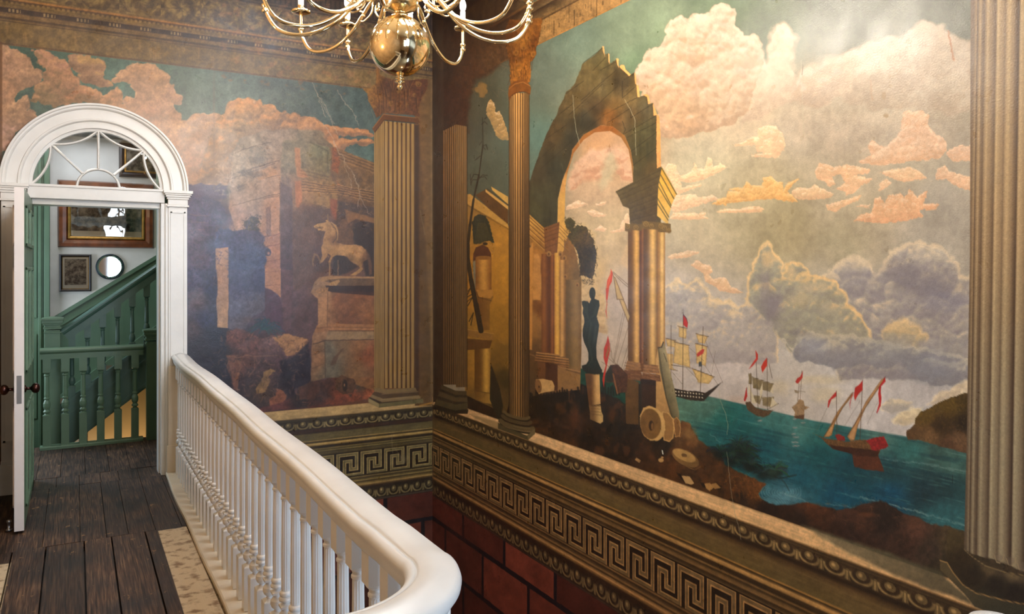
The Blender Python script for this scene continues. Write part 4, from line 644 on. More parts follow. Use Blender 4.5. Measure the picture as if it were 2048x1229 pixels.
    cv.eggs(-.45, -.352, 3.68, .124, -1, (44, 32, 22), (82, 66, 44), (136, 112, 74))
    cv.zprofile([(-.45, (46, 34, 26)), (-.458, (62, 48, 38)), (-.468, (40, 26, 22))])
    blocks(cv, -.468, [5.54, 4.857, 4.18], [-.66, -1.01], .68)
    B(1040, 900, 0.1, 0.1, (0, 0, 0), 0)
    # painted shade in the picture where the near column stands in front of the ledge
    cv.poly(C(1500, 929, 3.737, [(380, 455), (600, 520), (1000, 650), (1420, 805), (1700, 1070), (1500, 985), (1200, 880), (900, 745), (640, 610), (500, 520)]), dict(lin=((1620, 1060), (120, 112, 84), (1940, 1190), (70, 66, 50))), soft=7, wob=3, ws=20, tex=.12, a=.85)
    # ---- painted entablature
    zt = 3.017
    cv.zprofile([(4.06, (40, 24, 22)), (3.78, (50, 34, 26)), (3.72, (34, 22, 20)), (3.70, (70, 52, 36)), (3.58, (42, 28, 22)), (3.57, (84, 62, 42)), (3.55, (96, 74, 46)), (3.34, (88, 66, 40)), (3.325, (150, 98, 44)), (3.31, (66, 44, 26)), (3.26, (96, 72, 44)), (3.255, (54, 36, 22)), (3.22, (86, 62, 36)), (3.18, (110, 80, 46)), (3.175, (58, 38, 22)), (3.165, (128, 92, 52)), (3.03, (136, 96, 52)), (3.02, (150, 100, 48)), (zt - .003, (128, 86, 42))])
    cv.key(3.035, 3.155, 4.0, .235, -1, (136, 98, 56), (152, 110, 62), (92, 64, 36), lw=.20, a=.85)
    w = cv.band(3.57, 3.70); u = (cv.H[w] / .045) % 1.0
    cv.put(w, (34, 24, 20), (smooth(.35, .42, np.abs(u - .5)) + .0) * .8)
    cv.acanthus(3.345, 3.555, .24, (40, 28, 20), (130, 98, 56), .7)
    cv.mottle(.402, 3.017, .10, 501)
    cv.mottle(3.017, 4.06, .30, 502); cv.mottle(-1.4, .402, .16, 503)
    w = cv.band(-1.4, .402); cv.c[w] *= np.array((1.13, 1.09, 1.12), np.float32)
    # the corner bay is dark umber and smoky
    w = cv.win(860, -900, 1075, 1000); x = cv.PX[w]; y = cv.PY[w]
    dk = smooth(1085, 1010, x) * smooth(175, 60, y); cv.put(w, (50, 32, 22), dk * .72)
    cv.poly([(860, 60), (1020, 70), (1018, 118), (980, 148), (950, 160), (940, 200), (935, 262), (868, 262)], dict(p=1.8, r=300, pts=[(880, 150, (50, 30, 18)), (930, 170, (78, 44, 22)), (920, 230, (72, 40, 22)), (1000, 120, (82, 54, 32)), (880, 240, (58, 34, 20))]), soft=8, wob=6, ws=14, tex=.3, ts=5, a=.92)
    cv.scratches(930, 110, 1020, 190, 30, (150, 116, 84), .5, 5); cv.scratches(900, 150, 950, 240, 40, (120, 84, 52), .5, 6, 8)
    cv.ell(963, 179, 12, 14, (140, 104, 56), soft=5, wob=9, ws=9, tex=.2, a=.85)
    sc(C6([(1440, 512), (1465, 540), (1485, 600), (1490, 640), (1530, 632), (1560, 690), (1590, 780), (1615, 860), (1618, 918), (1560, 918), (1500, 880), (1470, 800), (1440, 720), (1400, 650), (1400, 590), (1415, 540)]), (184, 142, 86), sh=(150, 122, 82), seed=140, w=1.2)
    # ---- three painted fluted columns
    stone_lo, stone_hi = (62, 42, 26), (128, 98, 62)
    # first: square pilaster close to the corner
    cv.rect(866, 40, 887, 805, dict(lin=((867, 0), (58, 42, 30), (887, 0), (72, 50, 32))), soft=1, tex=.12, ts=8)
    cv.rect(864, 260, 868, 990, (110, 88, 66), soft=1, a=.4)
    sl1 = lambda x: np.where(x < 912, 262 - (x - 886) * .5, 249 + (x - 912) * .2)
    toneY = lambda t, y: .95 + .35 * smooth(560, 260, y) + 0 * t
    cv.flutes(886, 912, 250, 770, 6, (60, 40, 24), (116, 84, 50), (140, 104, 64), ytop=sl1, tone=toneY); cv.flutes(912, 934, 250, 775, 6, (84, 60, 36), (120, 90, 54), (132, 100, 62), ytop=sl1, tone=toneY)
    cv.line([(934, 250), (934, 780)], (52, 36, 22), 2, .7, 2)
    for k_, (dy, c_) in enumerate([(0, (84, 68, 46)), (8, (56, 44, 30)), (13, (92, 74, 50)), (22, (60, 46, 32)), (28, (74, 60, 42)), (37, (52, 40, 28))]):
        e = k_ * 2.6
        cv.poly([(883 - e, 770 + dy), (911, 782 + dy), (933 + e * .3, 783 + dy), (935, 806 + dy * .6), (911, 806 + dy * .6), (878 - e, 800 + dy * .5)], c_, soft=1.2, tex=.08)
    cv.poly([(872, 800), (911, 810), (935, 806), (935, 818), (911, 822), (870, 810)], (84, 72, 48), soft=1.2, tex=.08)
    # second: round column
    cv.poly([(1018, 40), (1085, 36), (1078, 80), (1072, 96), (1073, 108), (1066, 120), (1060, 125), (1062, 150), (1060, 165), (1020, 168), (1020, 130), (1012, 90), (1010, 60)], dict(p=1.8, r=120, pts=[(1025, 70, (84, 46, 20)), (1045, 80, (150, 94, 36)), (1060, 110, (132, 76, 26)), (1035, 140, (160, 98, 36)), (1025, 120, (104, 60, 24)), (1055, 150, (148, 88, 32)), (1070, 90, (96, 52, 20))]), soft=1.4, wob=1.5, ws=5, tex=.3, ts=4)
    for i in range(26):
        r_ = random.Random(i + 900); x0 = r_.uniform(1018, 1066); y0 = r_.uniform(60, 150); cv.line([(x0, y0), (x0 + r_.uniform(-4, 4), y0 + 8), (x0 + r_.uniform(-3, 3), y0 + r_.uniform(12, 24))], (74, 40, 16), 1.3, .6, 1.2)
    for (cx_, cy_) in [(1032, 105), (1047, 95), (1066, 108), (1030, 80)]: cv.ell(cx_, cy_, 5, 6, (158, 102, 42), soft=2.5, wob=2, ws=4, a=.55); cv.ell(cx_ + .5, cy_ + 1, 2.5, 3, (96, 56, 22), soft=2, a=.6)
    def roundtone(t, y): return (.62 + .5 * np.exp(-((t - .42) / .30) ** 2)) * (.92 + .45 * smooth(520, 170, y))
    cv.flutes(1017.5, 1059, 172, 838, 13, (70, 44, 22), (146, 106, 60), (170, 128, 76), round_=True, tone=roundtone, ytop=lambda x: 186 + 0 * x, ybot=lambda x: 828 + (x - 1008) * .25)
    w = cv.win(1000, 160, 1030, 860)
    cv.flutes(1009, 1020, 500, 838, 3, (62, 42, 24), (112, 84, 50), None, ytop=lambda x: 1800 - (x - 1008) * 120 + 0 * x, a=0)
    cv.poly([(1016, 188), (1018, 172), (1028, 163), (1044, 159), (1056, 164), (1062, 176), (1060, 190), (1052, 184), (1038, 184), (1024, 192), (1018, 202)], (122, 70, 28), soft=1.3, tex=.15)
    cv.line([(1018, 178), (1030, 168), (1046, 164), (1060, 172)], (170, 106, 46), 1.6, .8); cv.line([(1018, 196), (1030, 186), (1046, 183), (1060, 188)], (84, 46, 20), 1.6, .8)
    cv.poly([(940, 829), (1000, 846), (1010, 866), (985, 856)], (148, 122, 82), soft=4, a=.7)
    for cy_, rx_, wd_, c_ in [(830, 25, 6, (104, 84, 54)), (835, 25, 3, (52, 40, 26)), (839, 28, 7, (88, 70, 46)), (845, 29, 3, (48, 36, 24)), (850, 32, 9, (100, 82, 54)), (857, 33, 4, (52, 42, 28))]:
        cv.line([(1033 + rx_ * t, cy_ + .24 * rx_ * t + 6 * math.sqrt(1 - t * t)) for t in np.linspace(-1, 1, 13)], c_, wd_, 1, 1.4)
    cv.line([(1033 + 30 * t, 848 + 7 * t + 6 * math.sqrt(1 - t * t)) for t in np.linspace(-.2, .9, 9)], (140, 116, 78), 1.4, .6, 1.6)
    cv.poly([(996, 846), (1004, 852), (1054, 872), (1070, 857), (1070, 868), (1056, 881), (996, 858)], (84, 72, 48), soft=1.2, tex=.08); cv.poly([(1055, 872), (1070, 857), (1070, 868), (1056, 881)], (116, 98, 66), soft=1.2)
    # third: great column at the near end
    w = cv.win(1928, -900, 2300, 1170)
    E = [1944, 1950.5, 1958, 1966, 1974, 1986, 1991, 2010, 2014, 2035, 2039, 2062, 2068, 2092]
    bx = lambda x, y: x + (y - 300) * .0155          # slight taper
    def col3(x, y):
        xx = bx(x, y)
        xs = [1944, 1949, 1951, 1957, 1960, 1965, 1972, 1976, 1988, 1992, 1996, 2007, 2012, 2016, 2020, 2034, 2038, 2043, 2048, 2063, 2068, 2074, 2095, 2130]
        vs = [.55, .75, .45, .92, .62, .50, 1.0, .78, .50, 1.1, .92, .60, .98, 1.02, .82, .38, 1.05, .95, .80, .40, 1.0, .9, .5, .8]
        v = np.interp(xx, xs, vs); v = np.where(v < .7, v - (.7 - v) * .9, v)
        c = np.asarray((176, 148, 112), np.float32); c2 = np.asarray((162, 148, 122), np.float32)
        t = smooth(400, 900, y)[..., None]
        g = np.asarray((52, 34, 26), np.float32)
        base_ = c * (1 - t) + c2 * t
        vv = np.clip(v, .05, 1.1)[..., None]
        return g * (1 - vv) + base_ * vv
    cv.poly([(1943.5, -900), (2300, -900), (2300, 1180), (2050, 1146), (2015, 1130), (1988, 1120), (1955, 1112), (1928, 1101), (1933, 900), (1940, 500)], col3, soft=1.2, tex=.10, ts=3, seed=150)
    # foot of the great column
    cv.poly([(1928, 1100), (1945, 1112), (1960, 1125), (1990, 1140), (2060, 1158), (2300, 1200), (2300, 1500), (2060, 1240), (1990, 1215), (1950, 1205), (1915, 1165), (1893, 1130), (1895, 1060), (1928, 1062)], dict(p=1.8, r=100, pts=[(1905, 1080, (78, 64, 40)), (1920, 1120, (52, 40, 26)), (1950, 1150, (44, 34, 24)), (1990, 1170, (36, 28, 22)), (2030, 1180, (34, 26, 22)), (1970, 1200, (56, 50, 38)), (2030, 1150, (110, 92, 66)), (1980, 1135, (96, 80, 56))]), soft=1.6, tex=.2, ts=6)
    cv.line([(1928, 1100), (1945, 1115), (1970, 1132), (2010, 1145), (2060, 1154)], (140, 118, 82), 1.6, .8)
    cv.poly([(1880, 1122), (1894, 1124), (1905, 1145), (1925, 1170), (1950, 1187), (2010, 1203), (2060, 1215), (2060, 1260), (1990, 1232), (1950, 1215), (1930, 1190), (1900, 1160), (1880, 1140)], dict(lin=((1890, 1130), (92, 78, 54), (2000, 1220), (60, 56, 44))), soft=1.4, tex=.1)
    cv.line([(1880, 1122), (1894, 1126), (1906, 1146), (1926, 1171), (1952, 1187), (2010, 1202), (2060, 1212)], (180, 140, 88), 2.2, .8, 1.5)
    for fx, fy in [(1998, 1118), (2022, 1124), (2044, 1134)]: cv.ell(fx, fy, 8, 9, (128, 112, 98), soft=2, a=.5); cv.line([(fx - 9, fy - 6), (fx - 5, fy + 7), (fx + 2, fy + 9), (fx + 8, fy + 2), (fx + 10, fy - 8)], (176, 152, 116), 1.3, .8)
    # hairline cracks, scuffs
    for p_ in [[(1438, 780), (1440, 800), (1450, 825), (1456, 850), (1454, 870)], [(1454, 905), (1462, 985), (1465, 1000), (1470, 1030), (1476, 1050), (1482, 1080)], [(1146, 190), (1148, 230), (1152, 260), (1160, 290)], [(1250, 200), (1262, 222), (1270, 240), (1272, 310)], [(1602, 120), (1605, 200), (1607, 270)]]:
        cv.line(p_, (176, 166, 140), .9, .7, 1.2, wob=1)
    cv.line([(1896, 62), (1903, 95), (1907, 120)], (150, 92, 58), 3, .8, 2, wob=2); cv.line([(1606, 130), (1604, 150)], (90, 66, 50), 1.5, .7); cv.ell(1768, 192, 5, 8, (150, 122, 90), soft=3, wob=3, a=.7); cv.ell(1772, 232, 6, 4, (150, 122, 86), soft=3, wob=2, a=.7)
    cv.line([(1740, 160), (1742, 180), (1745, 200)], (164, 128, 100), 3, .5, 2, wob=3)
    cv.line([(1905, 952), (1905, 968)], (20, 30, 32), 1.2, .9); cv.line([(1890, 953), (1890, 960)], (30, 44, 46), 1, .7)
    cv.scratches(880, 60, 1250, 330, 70, (168, 150, 120), .35, 11, 16); cv.scratches(1060, 800, 1900, 1200, 120, (120, 104, 84), .30, 12, 10); cv.scratches(1450, 60, 1930, 400, 60, (150, 116, 92), .4, 13, 5)
    return cv
def blocks(cv, z0, joints, mort, L):
    """painted red blocks with dark joints below the dado"""
    w = cv.band(-9, z0); z = cv.Z[w]; h = cv.H[w]
    row = np.where(z > mort[0], 0, np.where(z > mort[1], 1, 2)); off = np.where(row % 2 == 0, joints[0], joints[0] + L / 2)
    u = (h - off) / L; cell = np.floor(u); fu = (u - cell) * L
    rnd = hash2(cell, row.astype(float) + 7, 5)
    c = np.asarray((84, 42, 33), np.float32) + (rnd[..., None] - .5) * np.asarray((40, 20, 14), np.float32)
    c = c * (1 + .5 * (fbm(h * 5, z * 7, 44, 4) - .5))[..., None]
    cv.put(w, c, np.ones(z.shape, np.float32))
    dz = np.minimum(np.abs(z - mort[0]), np.abs(z - mort[1])); dh = np.minimum(fu, L - fu)
    cv.put(w, (26, 22, 26), smooth(.024, .018, np.minimum(dz, dh) + .006 * fbm(h * 20, z * 20, 4, 2)))
# ------------------------------------------------------------------ mural on the far wall (y = 6.15)
DCX, DSP = .1385, 2.084            # centre and springing height of the arched doorway
def paint_far():
    hs = np.arange(-.45, XR + .002, .0041); hs[-1] = XR
    zs = np.arange(-1.45, 4.0501, .0042)
    cv = Canvas(hs, zs, px_far)
    def B(cx, cy, rx, ry, c, a=.6, sd=3): cv.blob(cx, cy, rx, ry, c, a, sd)
    def A(p): return C(0, 0, 4.096, p)
    def Bc(p): return C(370, 0, 4.096, p)
    def Cc(p): return C(370, 280, 4.096, p)
    def D(p): return C(370, 540, 4.096, p)
    def E(p): return C(540, 780, 5.12, p)
    def G(p): return C(700, 100, 5.12, p)
    base = dict(p=1.8, r=500, pts=[(40, 110, (58, 78, 66)), (150, 130, (74, 98, 84)), (220, 160, (78, 98, 86)), (300, 130, (84, 102, 86)), (380, 160, (92, 104, 92)), (400, 230, (92, 104, 94)), (480, 170, (92, 102, 92)), (560, 180, (84, 90, 82)), (650, 190, (74, 82, 76)), (720, 200, (70, 82, 78)),
        (700, 260, (66, 76, 72)), (735, 300, (70, 86, 80)), (60, 220, (70, 86, 74)), (400, 420, (78, 62, 84)), (420, 480, (46, 44, 66)), (480, 560, (54, 52, 84)), (390, 600, (62, 54, 78)), (420, 700, (40, 32, 46)), (560, 420, (124, 96, 90)), (600, 560, (76, 54, 62)), (640, 480, (84, 60, 54)), (700, 430, (72, 50, 44)), (740, 520, (58, 40, 34)),
        (480, 760, (40, 28, 34)), (560, 700, (64, 44, 44)), (600, 760, (48, 32, 36)), (700, 640, (108, 70, 46)), (720, 760, (110, 70, 44)), (500, 660, (60, 44, 56)), (560, 620, (64, 48, 60)), (650, 800, (90, 50, 40))])  # blue samples carry the window glare as paint
    cv.poly([(-50, -100), (900, -100), (900, 1100), (-50, 1100)], base, soft=1, tex=.12, ts=24)
    def cl(pts, fill, sh, rim, seed, w=2, ws=10, size=26, rw=5, soft=2, a=1, rd=(-.2, -1)): cv.poly(pts, fill, soft=soft, wob=w, ws=ws, cloud=(sh, size, .6), rim=(rim, rw, rd), seed=seed, a=a)
    P1, S1, R1_ = (164, 124, 92), (128, 98, 72), (190, 146, 108)
    cl(A([(-20, 380), (20, 370), (100, 400), (170, 440), (240, 490), (270, 545), (330, 590), (340, 640), (290, 700), (200, 720), (130, 760), (105, 800), (120, 840), (180, 800), (215, 785), (235, 830), (230, 900), (290, 930), (300, 960), (150, 1060), (40, 1229), (-20, 1229)]), dict(p=1.6, r=200, pts=[(20, 110, (170, 128, 100)), (60, 150, (158, 120, 92)), (20, 180, (166, 122, 90)), (40, 220, (152, 116, 86)), (20, 280, (170, 130, 112))]), S1, R1_, 1)
    cl(A([(262, 412), (330, 405), (380, 430), (440, 460), (480, 490), (535, 480), (560, 540), (580, 590), (630, 640), (650, 680), (720, 720), (780, 740), (830, 770), (880, 780), (910, 750), (960, 725), (995, 760), (990, 860), (1050, 870), (1200, 950), (1400, 1020), (1500, 1300), (900, 1300), (720, 845), (600, 840), (440, 865), (380, 850), (300, 845), (250, 820), (280, 780), (290, 710), (350, 680), (410, 675), (370, 650), (355, 600), (370, 570), (320, 540), (310, 500), (330, 480), (290, 450)]), dict(p=1.6, r=200, pts=[(90, 110, (170, 124, 96)), (120, 150, (156, 114, 80)), (90, 190, (132, 104, 70)), (150, 190, (160, 112, 80)), (220, 190, (164, 122, 90)), (130, 130, (168, 120, 96)), (260, 210, (164, 122, 84))]), (112, 90, 60), (182, 134, 94), 2)
    cl(A([(560, 455), (620, 460), (740, 460), (820, 490), (850, 530), (845, 590), (865, 620), (860, 645), (910, 670), (930, 700), (880, 710), (780, 695), (700, 680), (650, 650), (635, 620), (660, 600), (600, 560), (560, 500), (570, 480)]), (148, 112, 84), (118, 88, 64), (178, 138, 84), 3)
    cl(A([(925, 660), (980, 600), (1040, 560), (1090, 530), (1130, 515), (1190, 530), (1250, 540), (1300, 570), (1340, 600), (1400, 630), (1400, 655), (1340, 690), (1410, 700), (1430, 750), (1480, 790), (1480, 840), (1440, 855), (1400, 840), (1450, 900), (1470, 960), (1465, 1010), (1530, 990), (1600, 950), (1660, 925), (1740, 935), (1830, 960), (1860, 1000), (1850, 920), (1880, 850), (1960, 810), (2048, 820), (2200, 900), (2300, 1500), (1300, 1500), (1150, 1000), (1010, 830), (1040, 795), (1100, 795), (1110, 750), (1080, 700), (1090, 680), (1000, 665)]), dict(p=1.6, r=300, pts=[(280, 140, (172, 130, 94)), (320, 160, (172, 130, 92)), (290, 170, (170, 132, 104)), (340, 190, (176, 134, 108)), (300, 230, (168, 124, 96)), (340, 240, (176, 134, 104)), (400, 250, (168, 132, 108)), (420, 300, (164, 128, 106)), (380, 330, (172, 126, 98)), (440, 280, (150, 120, 98)), (480, 220, (170, 126, 82)), (400, 360, (168, 122, 92)), (450, 350, (176, 140, 122))]), (140, 108, 82), (188, 144, 108), 4, size=30)
    cl(Bc([(330, 940), (340, 880), (360, 850), (430, 815), (470, 830), (510, 805), (550, 830), (570, 860), (610, 830), (640, 860), (690, 840), (730, 860), (760, 910), (820, 920), (860, 950), (900, 930), (950, 970), (1020, 960), (1090, 990), (1150, 1020), (1230, 1040), (1300, 1060), (1420, 1060), (1500, 1080), (1545, 1110), (1480, 1110), (1380, 1110), (1240, 1100), (1260, 1140), (1380, 1150), (1480, 1140), (1550, 1170), (1480, 1185), (1350, 1180), (1300, 1229), (1000, 1500), (100, 1500), (250, 1000)]), dict(p=1.6, r=300, pts=[(465, 210, (178, 128, 80)), (530, 220, (170, 124, 82)), (480, 250, (140, 112, 84)), (560, 250, (126, 96, 76)), (520, 280, (140, 116, 100)), (600, 240, (150, 106, 74)), (680, 262, (158, 104, 68)), (720, 275, (158, 104, 70)), (600, 290, (112, 88, 74)), (560, 300, (130, 104, 90))]), (112, 86, 68), (184, 128, 82), 5)
    # ---- great ruin: broken entablature, piers, a shaded arcade with the window's blue glare in its colours
    rp = [(470, 330), (455, 320), (468, 300), (480, 280), (500, 268), (560, 258), (620, 262), (640, 262), (665, 290), (672, 300), (760, 332), (760, 800), (380, 800), (374, 400), (400, 395), (430, 400), (452, 396), (456, 378)]
    rc = dict(p=1.8, r=160, pts=[(500, 300, (134, 116, 100)), (560, 290, (140, 116, 100)), (600, 300, (110, 96, 78)), (640, 320, (110, 96, 74)), (660, 330, (92, 60, 34)), (720, 350, (92, 68, 44)), (740, 380, (84, 60, 38)), (700, 380, (110, 76, 48)), (540, 350, (150, 112, 90)), (480, 380, (120, 104, 92)), (500, 420, (150, 118, 100)), (470, 470, (130, 100, 90)), (540, 420, (148, 108, 90)),
        (550, 480, (146, 102, 86)), (540, 560, (132, 88, 80)), (570, 560, (82, 58, 66)), (590, 480, (78, 58, 62)), (600, 380, (126, 92, 66)), (640, 390, (116, 84, 56)), (640, 440, (78, 54, 44)), (700, 430, (66, 44, 34)), (620, 520, (74, 52, 50)), (650, 560, (76, 48, 36)), (400, 430, (84, 60, 76)), (440, 440, (58, 48, 68)), (400, 520, (72, 52, 70)), (420, 560, (46, 44, 70)), (500, 520, (50, 50, 76)), (520, 580, (58, 58, 82)),
        (480, 620, (74, 66, 88)), (400, 640, (58, 46, 60)), (440, 680, (34, 28, 38)), (560, 640, (66, 46, 54)), (600, 640, (76, 52, 52)), (520, 700, (60, 40, 44)), (450, 740, (30, 24, 36))])
    cv.poly(rp, rc, soft=4, wob=5, ws=14, tex=.22, ts=10, seed=20)
    cv.poly(Cc([(360, 460), (380, 330), (400, 100), (470, 60), (600, 60), (770, 170), (740, 300), (780, 340), (780, 1000), (650, 900), (600, 740), (420, 740), (360, 560)]), dict(p=1.7, r=200, pts=[(480, 320, (140, 120, 102)), (540, 340, (150, 116, 96)), (500, 400, (142, 116, 100)), (550, 420, (156, 112, 88)), (480, 440, (140, 108, 94)), (550, 500, (150, 104, 86)), (520, 310, (124, 108, 94))]), soft=3, wob=4, tex=.2, ts=8, seed=22)
    L = lambda p, c=(70, 52, 42), wd=1.6, a=.6, s_=1.8: cv.line(p, c, wd, a, s_, wob=1.5)
    for p_ in [[(410, 110), (480, 80), (600, 40), (700, 20)], [(400, 280), (560, 230), (770, 170)], [(480, 260), (700, 190)], [(360, 330), (460, 290), (600, 270), (740, 230)], [(520, 265), (735, 195)], [(620, 320), (780, 290)], [(390, 540), (640, 470), (780, 440)], [(700, 530), (700, 740)], [(780, 340), (780, 1000)], [(650, 480), (770, 460)]]: L(Cc(p_))
    for p_ in [[(640, 800), (780, 770)], [(650, 880), (780, 850)], [(650, 1000), (780, 980)], [(650, 1090), (780, 1075)], [(650, 1200), (780, 1190)]]: L(Cc(p_), (96, 60, 52), 1.6, .6)
    cv.poly(Cc([(645, 800), (782, 770), (782, 1229), (652, 1229), (655, 960)]), (150, 102, 80), soft=2, tex=.12, a=.75)
    for p_ in [[(640, 800), (780, 770)], [(650, 880), (780, 850)], [(650, 1000), (780, 980)], [(650, 1090), (780, 1075)]]: L(Cc(p_), (96, 60, 52), 1.4, .55)
    cv.poly(Cc([(700, 520), (770, 500), (770, 760), (705, 790)]), (158, 112, 84), soft=2.5, a=.6); cv.poly(Cc([(660, 560), (700, 540), (705, 780), (670, 800)]), (104, 76, 68), soft=2.5, a=.7)
    cv.poly(Cc([(610, 330), (760, 280), (740, 240), (700, 220), (620, 250), (540, 270)]), (172, 122, 86), soft=2, wob=1, a=.7)
    B(490, 345, 16, 8, (62, 50, 42), .8, 51); B(510, 350, 26, 8, (70, 56, 46), .7, 52); B(480, 375, 14, 10, (78, 64, 56), .7, 53); B(455, 384, 8, 6, (50, 42, 38), .8, 54); B(505, 320, 26, 9, (86, 70, 58), .5, 55)
    # right half: tall block with mouldings in raking light
    cv.poly(Cc([(780, 170), (800, 0), (900, 0), (1180, 60), (1200, 170), (1180, 300), (1250, 380), (1250, 500), (1180, 560), (960, 500), (900, 560), (880, 400), (790, 340)]), dict(p=1.7, r=100, pts=[(580, 320, (118, 104, 88)), (600, 290, (120, 104, 84)), (640, 300, (112, 102, 74)), (650, 330, (108, 92, 64)), (640, 370, (124, 92, 60)), (600, 380, (136, 96, 66)), (660, 390, (126, 92, 56)), (580, 380, (104, 84, 80))]), soft=3, wob=3, tex=.2, ts=6, seed=24)
    cv.poly(Cc([(900, 60), (940, 70), (950, 230), (1010, 290), (1000, 310), (920, 300), (900, 180)]), (166, 108, 74), soft=2.5, wob=2, a=.8); cv.poly(Cc([(900, 340), (950, 330), (960, 500), (930, 560), (905, 540)]), (156, 96, 66), soft=2.5, wob=1.5, a=.8)
    cv.poly(Cc([(1240, 300), (1300, 310), (1310, 380), (1250, 370)]), (172, 96, 52), soft=2); cv.poly(Cc([(1190, 480), (1250, 490), (1240, 660), (1190, 640)]), (122, 62, 40), soft=2, a=.8)
    cv.poly(Cc([(1180, 60), (1280, 80), (1580, 200), (1580, 500), (1250, 360), (1210, 250), (1200, 120)]), dict(lin=((680, 310), (112, 78, 46), (740, 380), (92, 66, 40))), soft=2, wob=1.5, tex=.2, ts=6)
    cv.poly(Cc([(1200, 60), (1240, 70), (1270, 180), (1250, 280), (1200, 240), (1210, 160)]), (112, 60, 26), soft=2, wob=2, tex=.3, ts=3)
    for i in range(7): L(Cc([(1260, 85 + i * 13), (1580, 205 + i * 13)]), (66, 44, 26) if i % 2 else (134, 94, 56), 1.6, .6, 1.6)
    for i in range(9): L(Cc([(960, 330 + i * 12), (1190, 375 + i * 8), (1250, 368 + i * 9), (1580, 430 + i * 11)]), (72, 46, 30) if i % 2 else (158, 112, 68), 1.6, .65, 1.6)
    for i in range(4): L(Cc([(950, 230 + i * 16), (1180, 290 + i * 14)]), (74, 58, 40) if i % 2 else (132, 110, 74), 1.6, .5, 1.8)
    L(Cc([(1030, 20), (1170, 90), (1170, 250)]), (60, 54, 36), 2.5, .6, 3); L(Cc([(960, 120), (960, 230)]), (80, 70, 48), 2, .5, 3)
    cv.poly(Cc([(1250, 500), (1580, 560), (1580, 680), (1400, 600), (1310, 570), (1300, 640), (1250, 640)]), (66, 48, 42), soft=3); cv.poly(Cc([(1310, 570), (1350, 580), (1580, 650), (1580, 690), (1400, 650), (1330, 690)]), (112, 76, 48), soft=3, wob=1.5)
    cv.poly(Cc([(1370, 720), (1400, 680), (1450, 665), (1580, 690), (1580, 1120), (1480, 1120), (1440, 900), (1390, 860)]), (44, 30, 26), soft=4); cv.poly(Cc([(960, 520), (1180, 560), (1240, 700), (1080, 700), (1060, 900), (1060, 1100), (940, 1229), (880, 1229), (870, 600)]), (84, 60, 52), soft=8, wob=4, tex=.2, ts=7, a=.8)
    cv.poly(Cc([(780, 340), (880, 400), (880, 1229), (782, 1229)]), dict(lin=((560, 400), (84, 66, 68), (575, 560), (60, 44, 54))), soft=3, tex=.15, a=.85)
    # trees at left, the window's blue glare mixed into their paint colours
    cv.poly(Cc([(20, 540), (60, 480), (120, 470), (180, 460), (230, 490), (270, 500), (300, 530), (330, 560), (340, 620), (300, 660), (250, 700), (250, 800), (250, 900), (240, 1229), (-20, 1229), (-20, 560)]), dict(p=1.7, r=100, pts=[(400, 420, (70, 58, 84)), (440, 430, (62, 54, 78)), (390, 470, (84, 62, 78)), (400, 520, (76, 56, 72)), (420, 560, (42, 42, 66)), (385, 560, (60, 52, 84)), (430, 500, (52, 48, 72))]), soft=3, wob=4, ws=6, tex=.3, ts=5, seed=30)
    for p_ in [[(20, 610), (180, 625)], [(20, 670), (190, 680)], [(20, 740), (170, 735)]]: L(Cc(p_), (122, 86, 84), 1.6, .6)
    cv.poly(Cc([(240, 880), (250, 760), (290, 720), (380, 740), (480, 740), (520, 690), (560, 700), (610, 740), (640, 790), (650, 860), (690, 890), (700, 930), (660, 950), (655, 1229), (355, 1229), (360, 900), (250, 900)]), dict(p=1.7, r=100, pts=[(450, 480, (60, 62, 92)), (500, 470, (66, 56, 78)), (500, 500, (58, 60, 90)), (520, 520, (54, 60, 88)), (480, 540, (60, 64, 96)), (510, 560, (54, 56, 80)), (530, 480, (72, 58, 74))]), soft=3, wob=4, ws=6, tex=.28, ts=5, seed=31)
    cv.poly(Cc([(470, 700), (490, 670), (530, 650), (550, 620), (600, 640), (610, 680), (580, 700), (620, 740), (560, 740), (500, 730)]), (62, 50, 52), soft=2, wob=4, ws=4, tex=.4, ts=3)
    cv.ell(536, 505, 6.5, 7.5, (48, 36, 52), soft=2); cv.ell(537, 507, 2.5, 3, (130, 92, 84), soft=2)
    cv.poly(Cc([(250, 890), (355, 880), (358, 1400), (256, 1400)]), dict(lin=((440, 500), (156, 116, 92), (445, 640), (158, 122, 98))), soft=1.5, tex=.12)
    cv.poly(D([(258, 0), (357, 0), (352, 478), (262, 472)]), dict(lin=((440, 540), (152, 112, 90), (445, 650), (160, 124, 96))), soft=1.4, tex=.1)
    cv.poly(D([(360, 0), (655, 0), (655, 150), (660, 330), (560, 380), (500, 480), (420, 500), (355, 480)]), dict(p=1.7, r=100, pts=[(480, 560, (64, 64, 92)), (520, 560, (56, 56, 84)), (470, 620, (82, 80, 100)), (520, 610, (80, 72, 84)), (480, 650, (84, 74, 84))]), soft=2.5, wob=2, tex=.2, ts=6, seed=33)  # blue sheen of the window painted into these tones
    cv.poly(D([(655, 150), (700, 160), (760, 210), (790, 260), (800, 500), (700, 480), (655, 360)]), (70, 46, 60), soft=2); cv.poly(D([(785, -10), (785, 230), (760, 200), (700, 160), (655, 140), (655, -10)]), (150, 104, 80), soft=1.6, tex=.1)
    for p_ in [[(655, 130), (785, 120)], [(655, 20), (785, 10)]]: L(D(p_), (100, 64, 54), 1.4, .6)
    cv.poly(D([(790, 0), (880, 0), (870, 480), (810, 500), (800, 260)]), (82, 56, 60), soft=3, tex=.15)
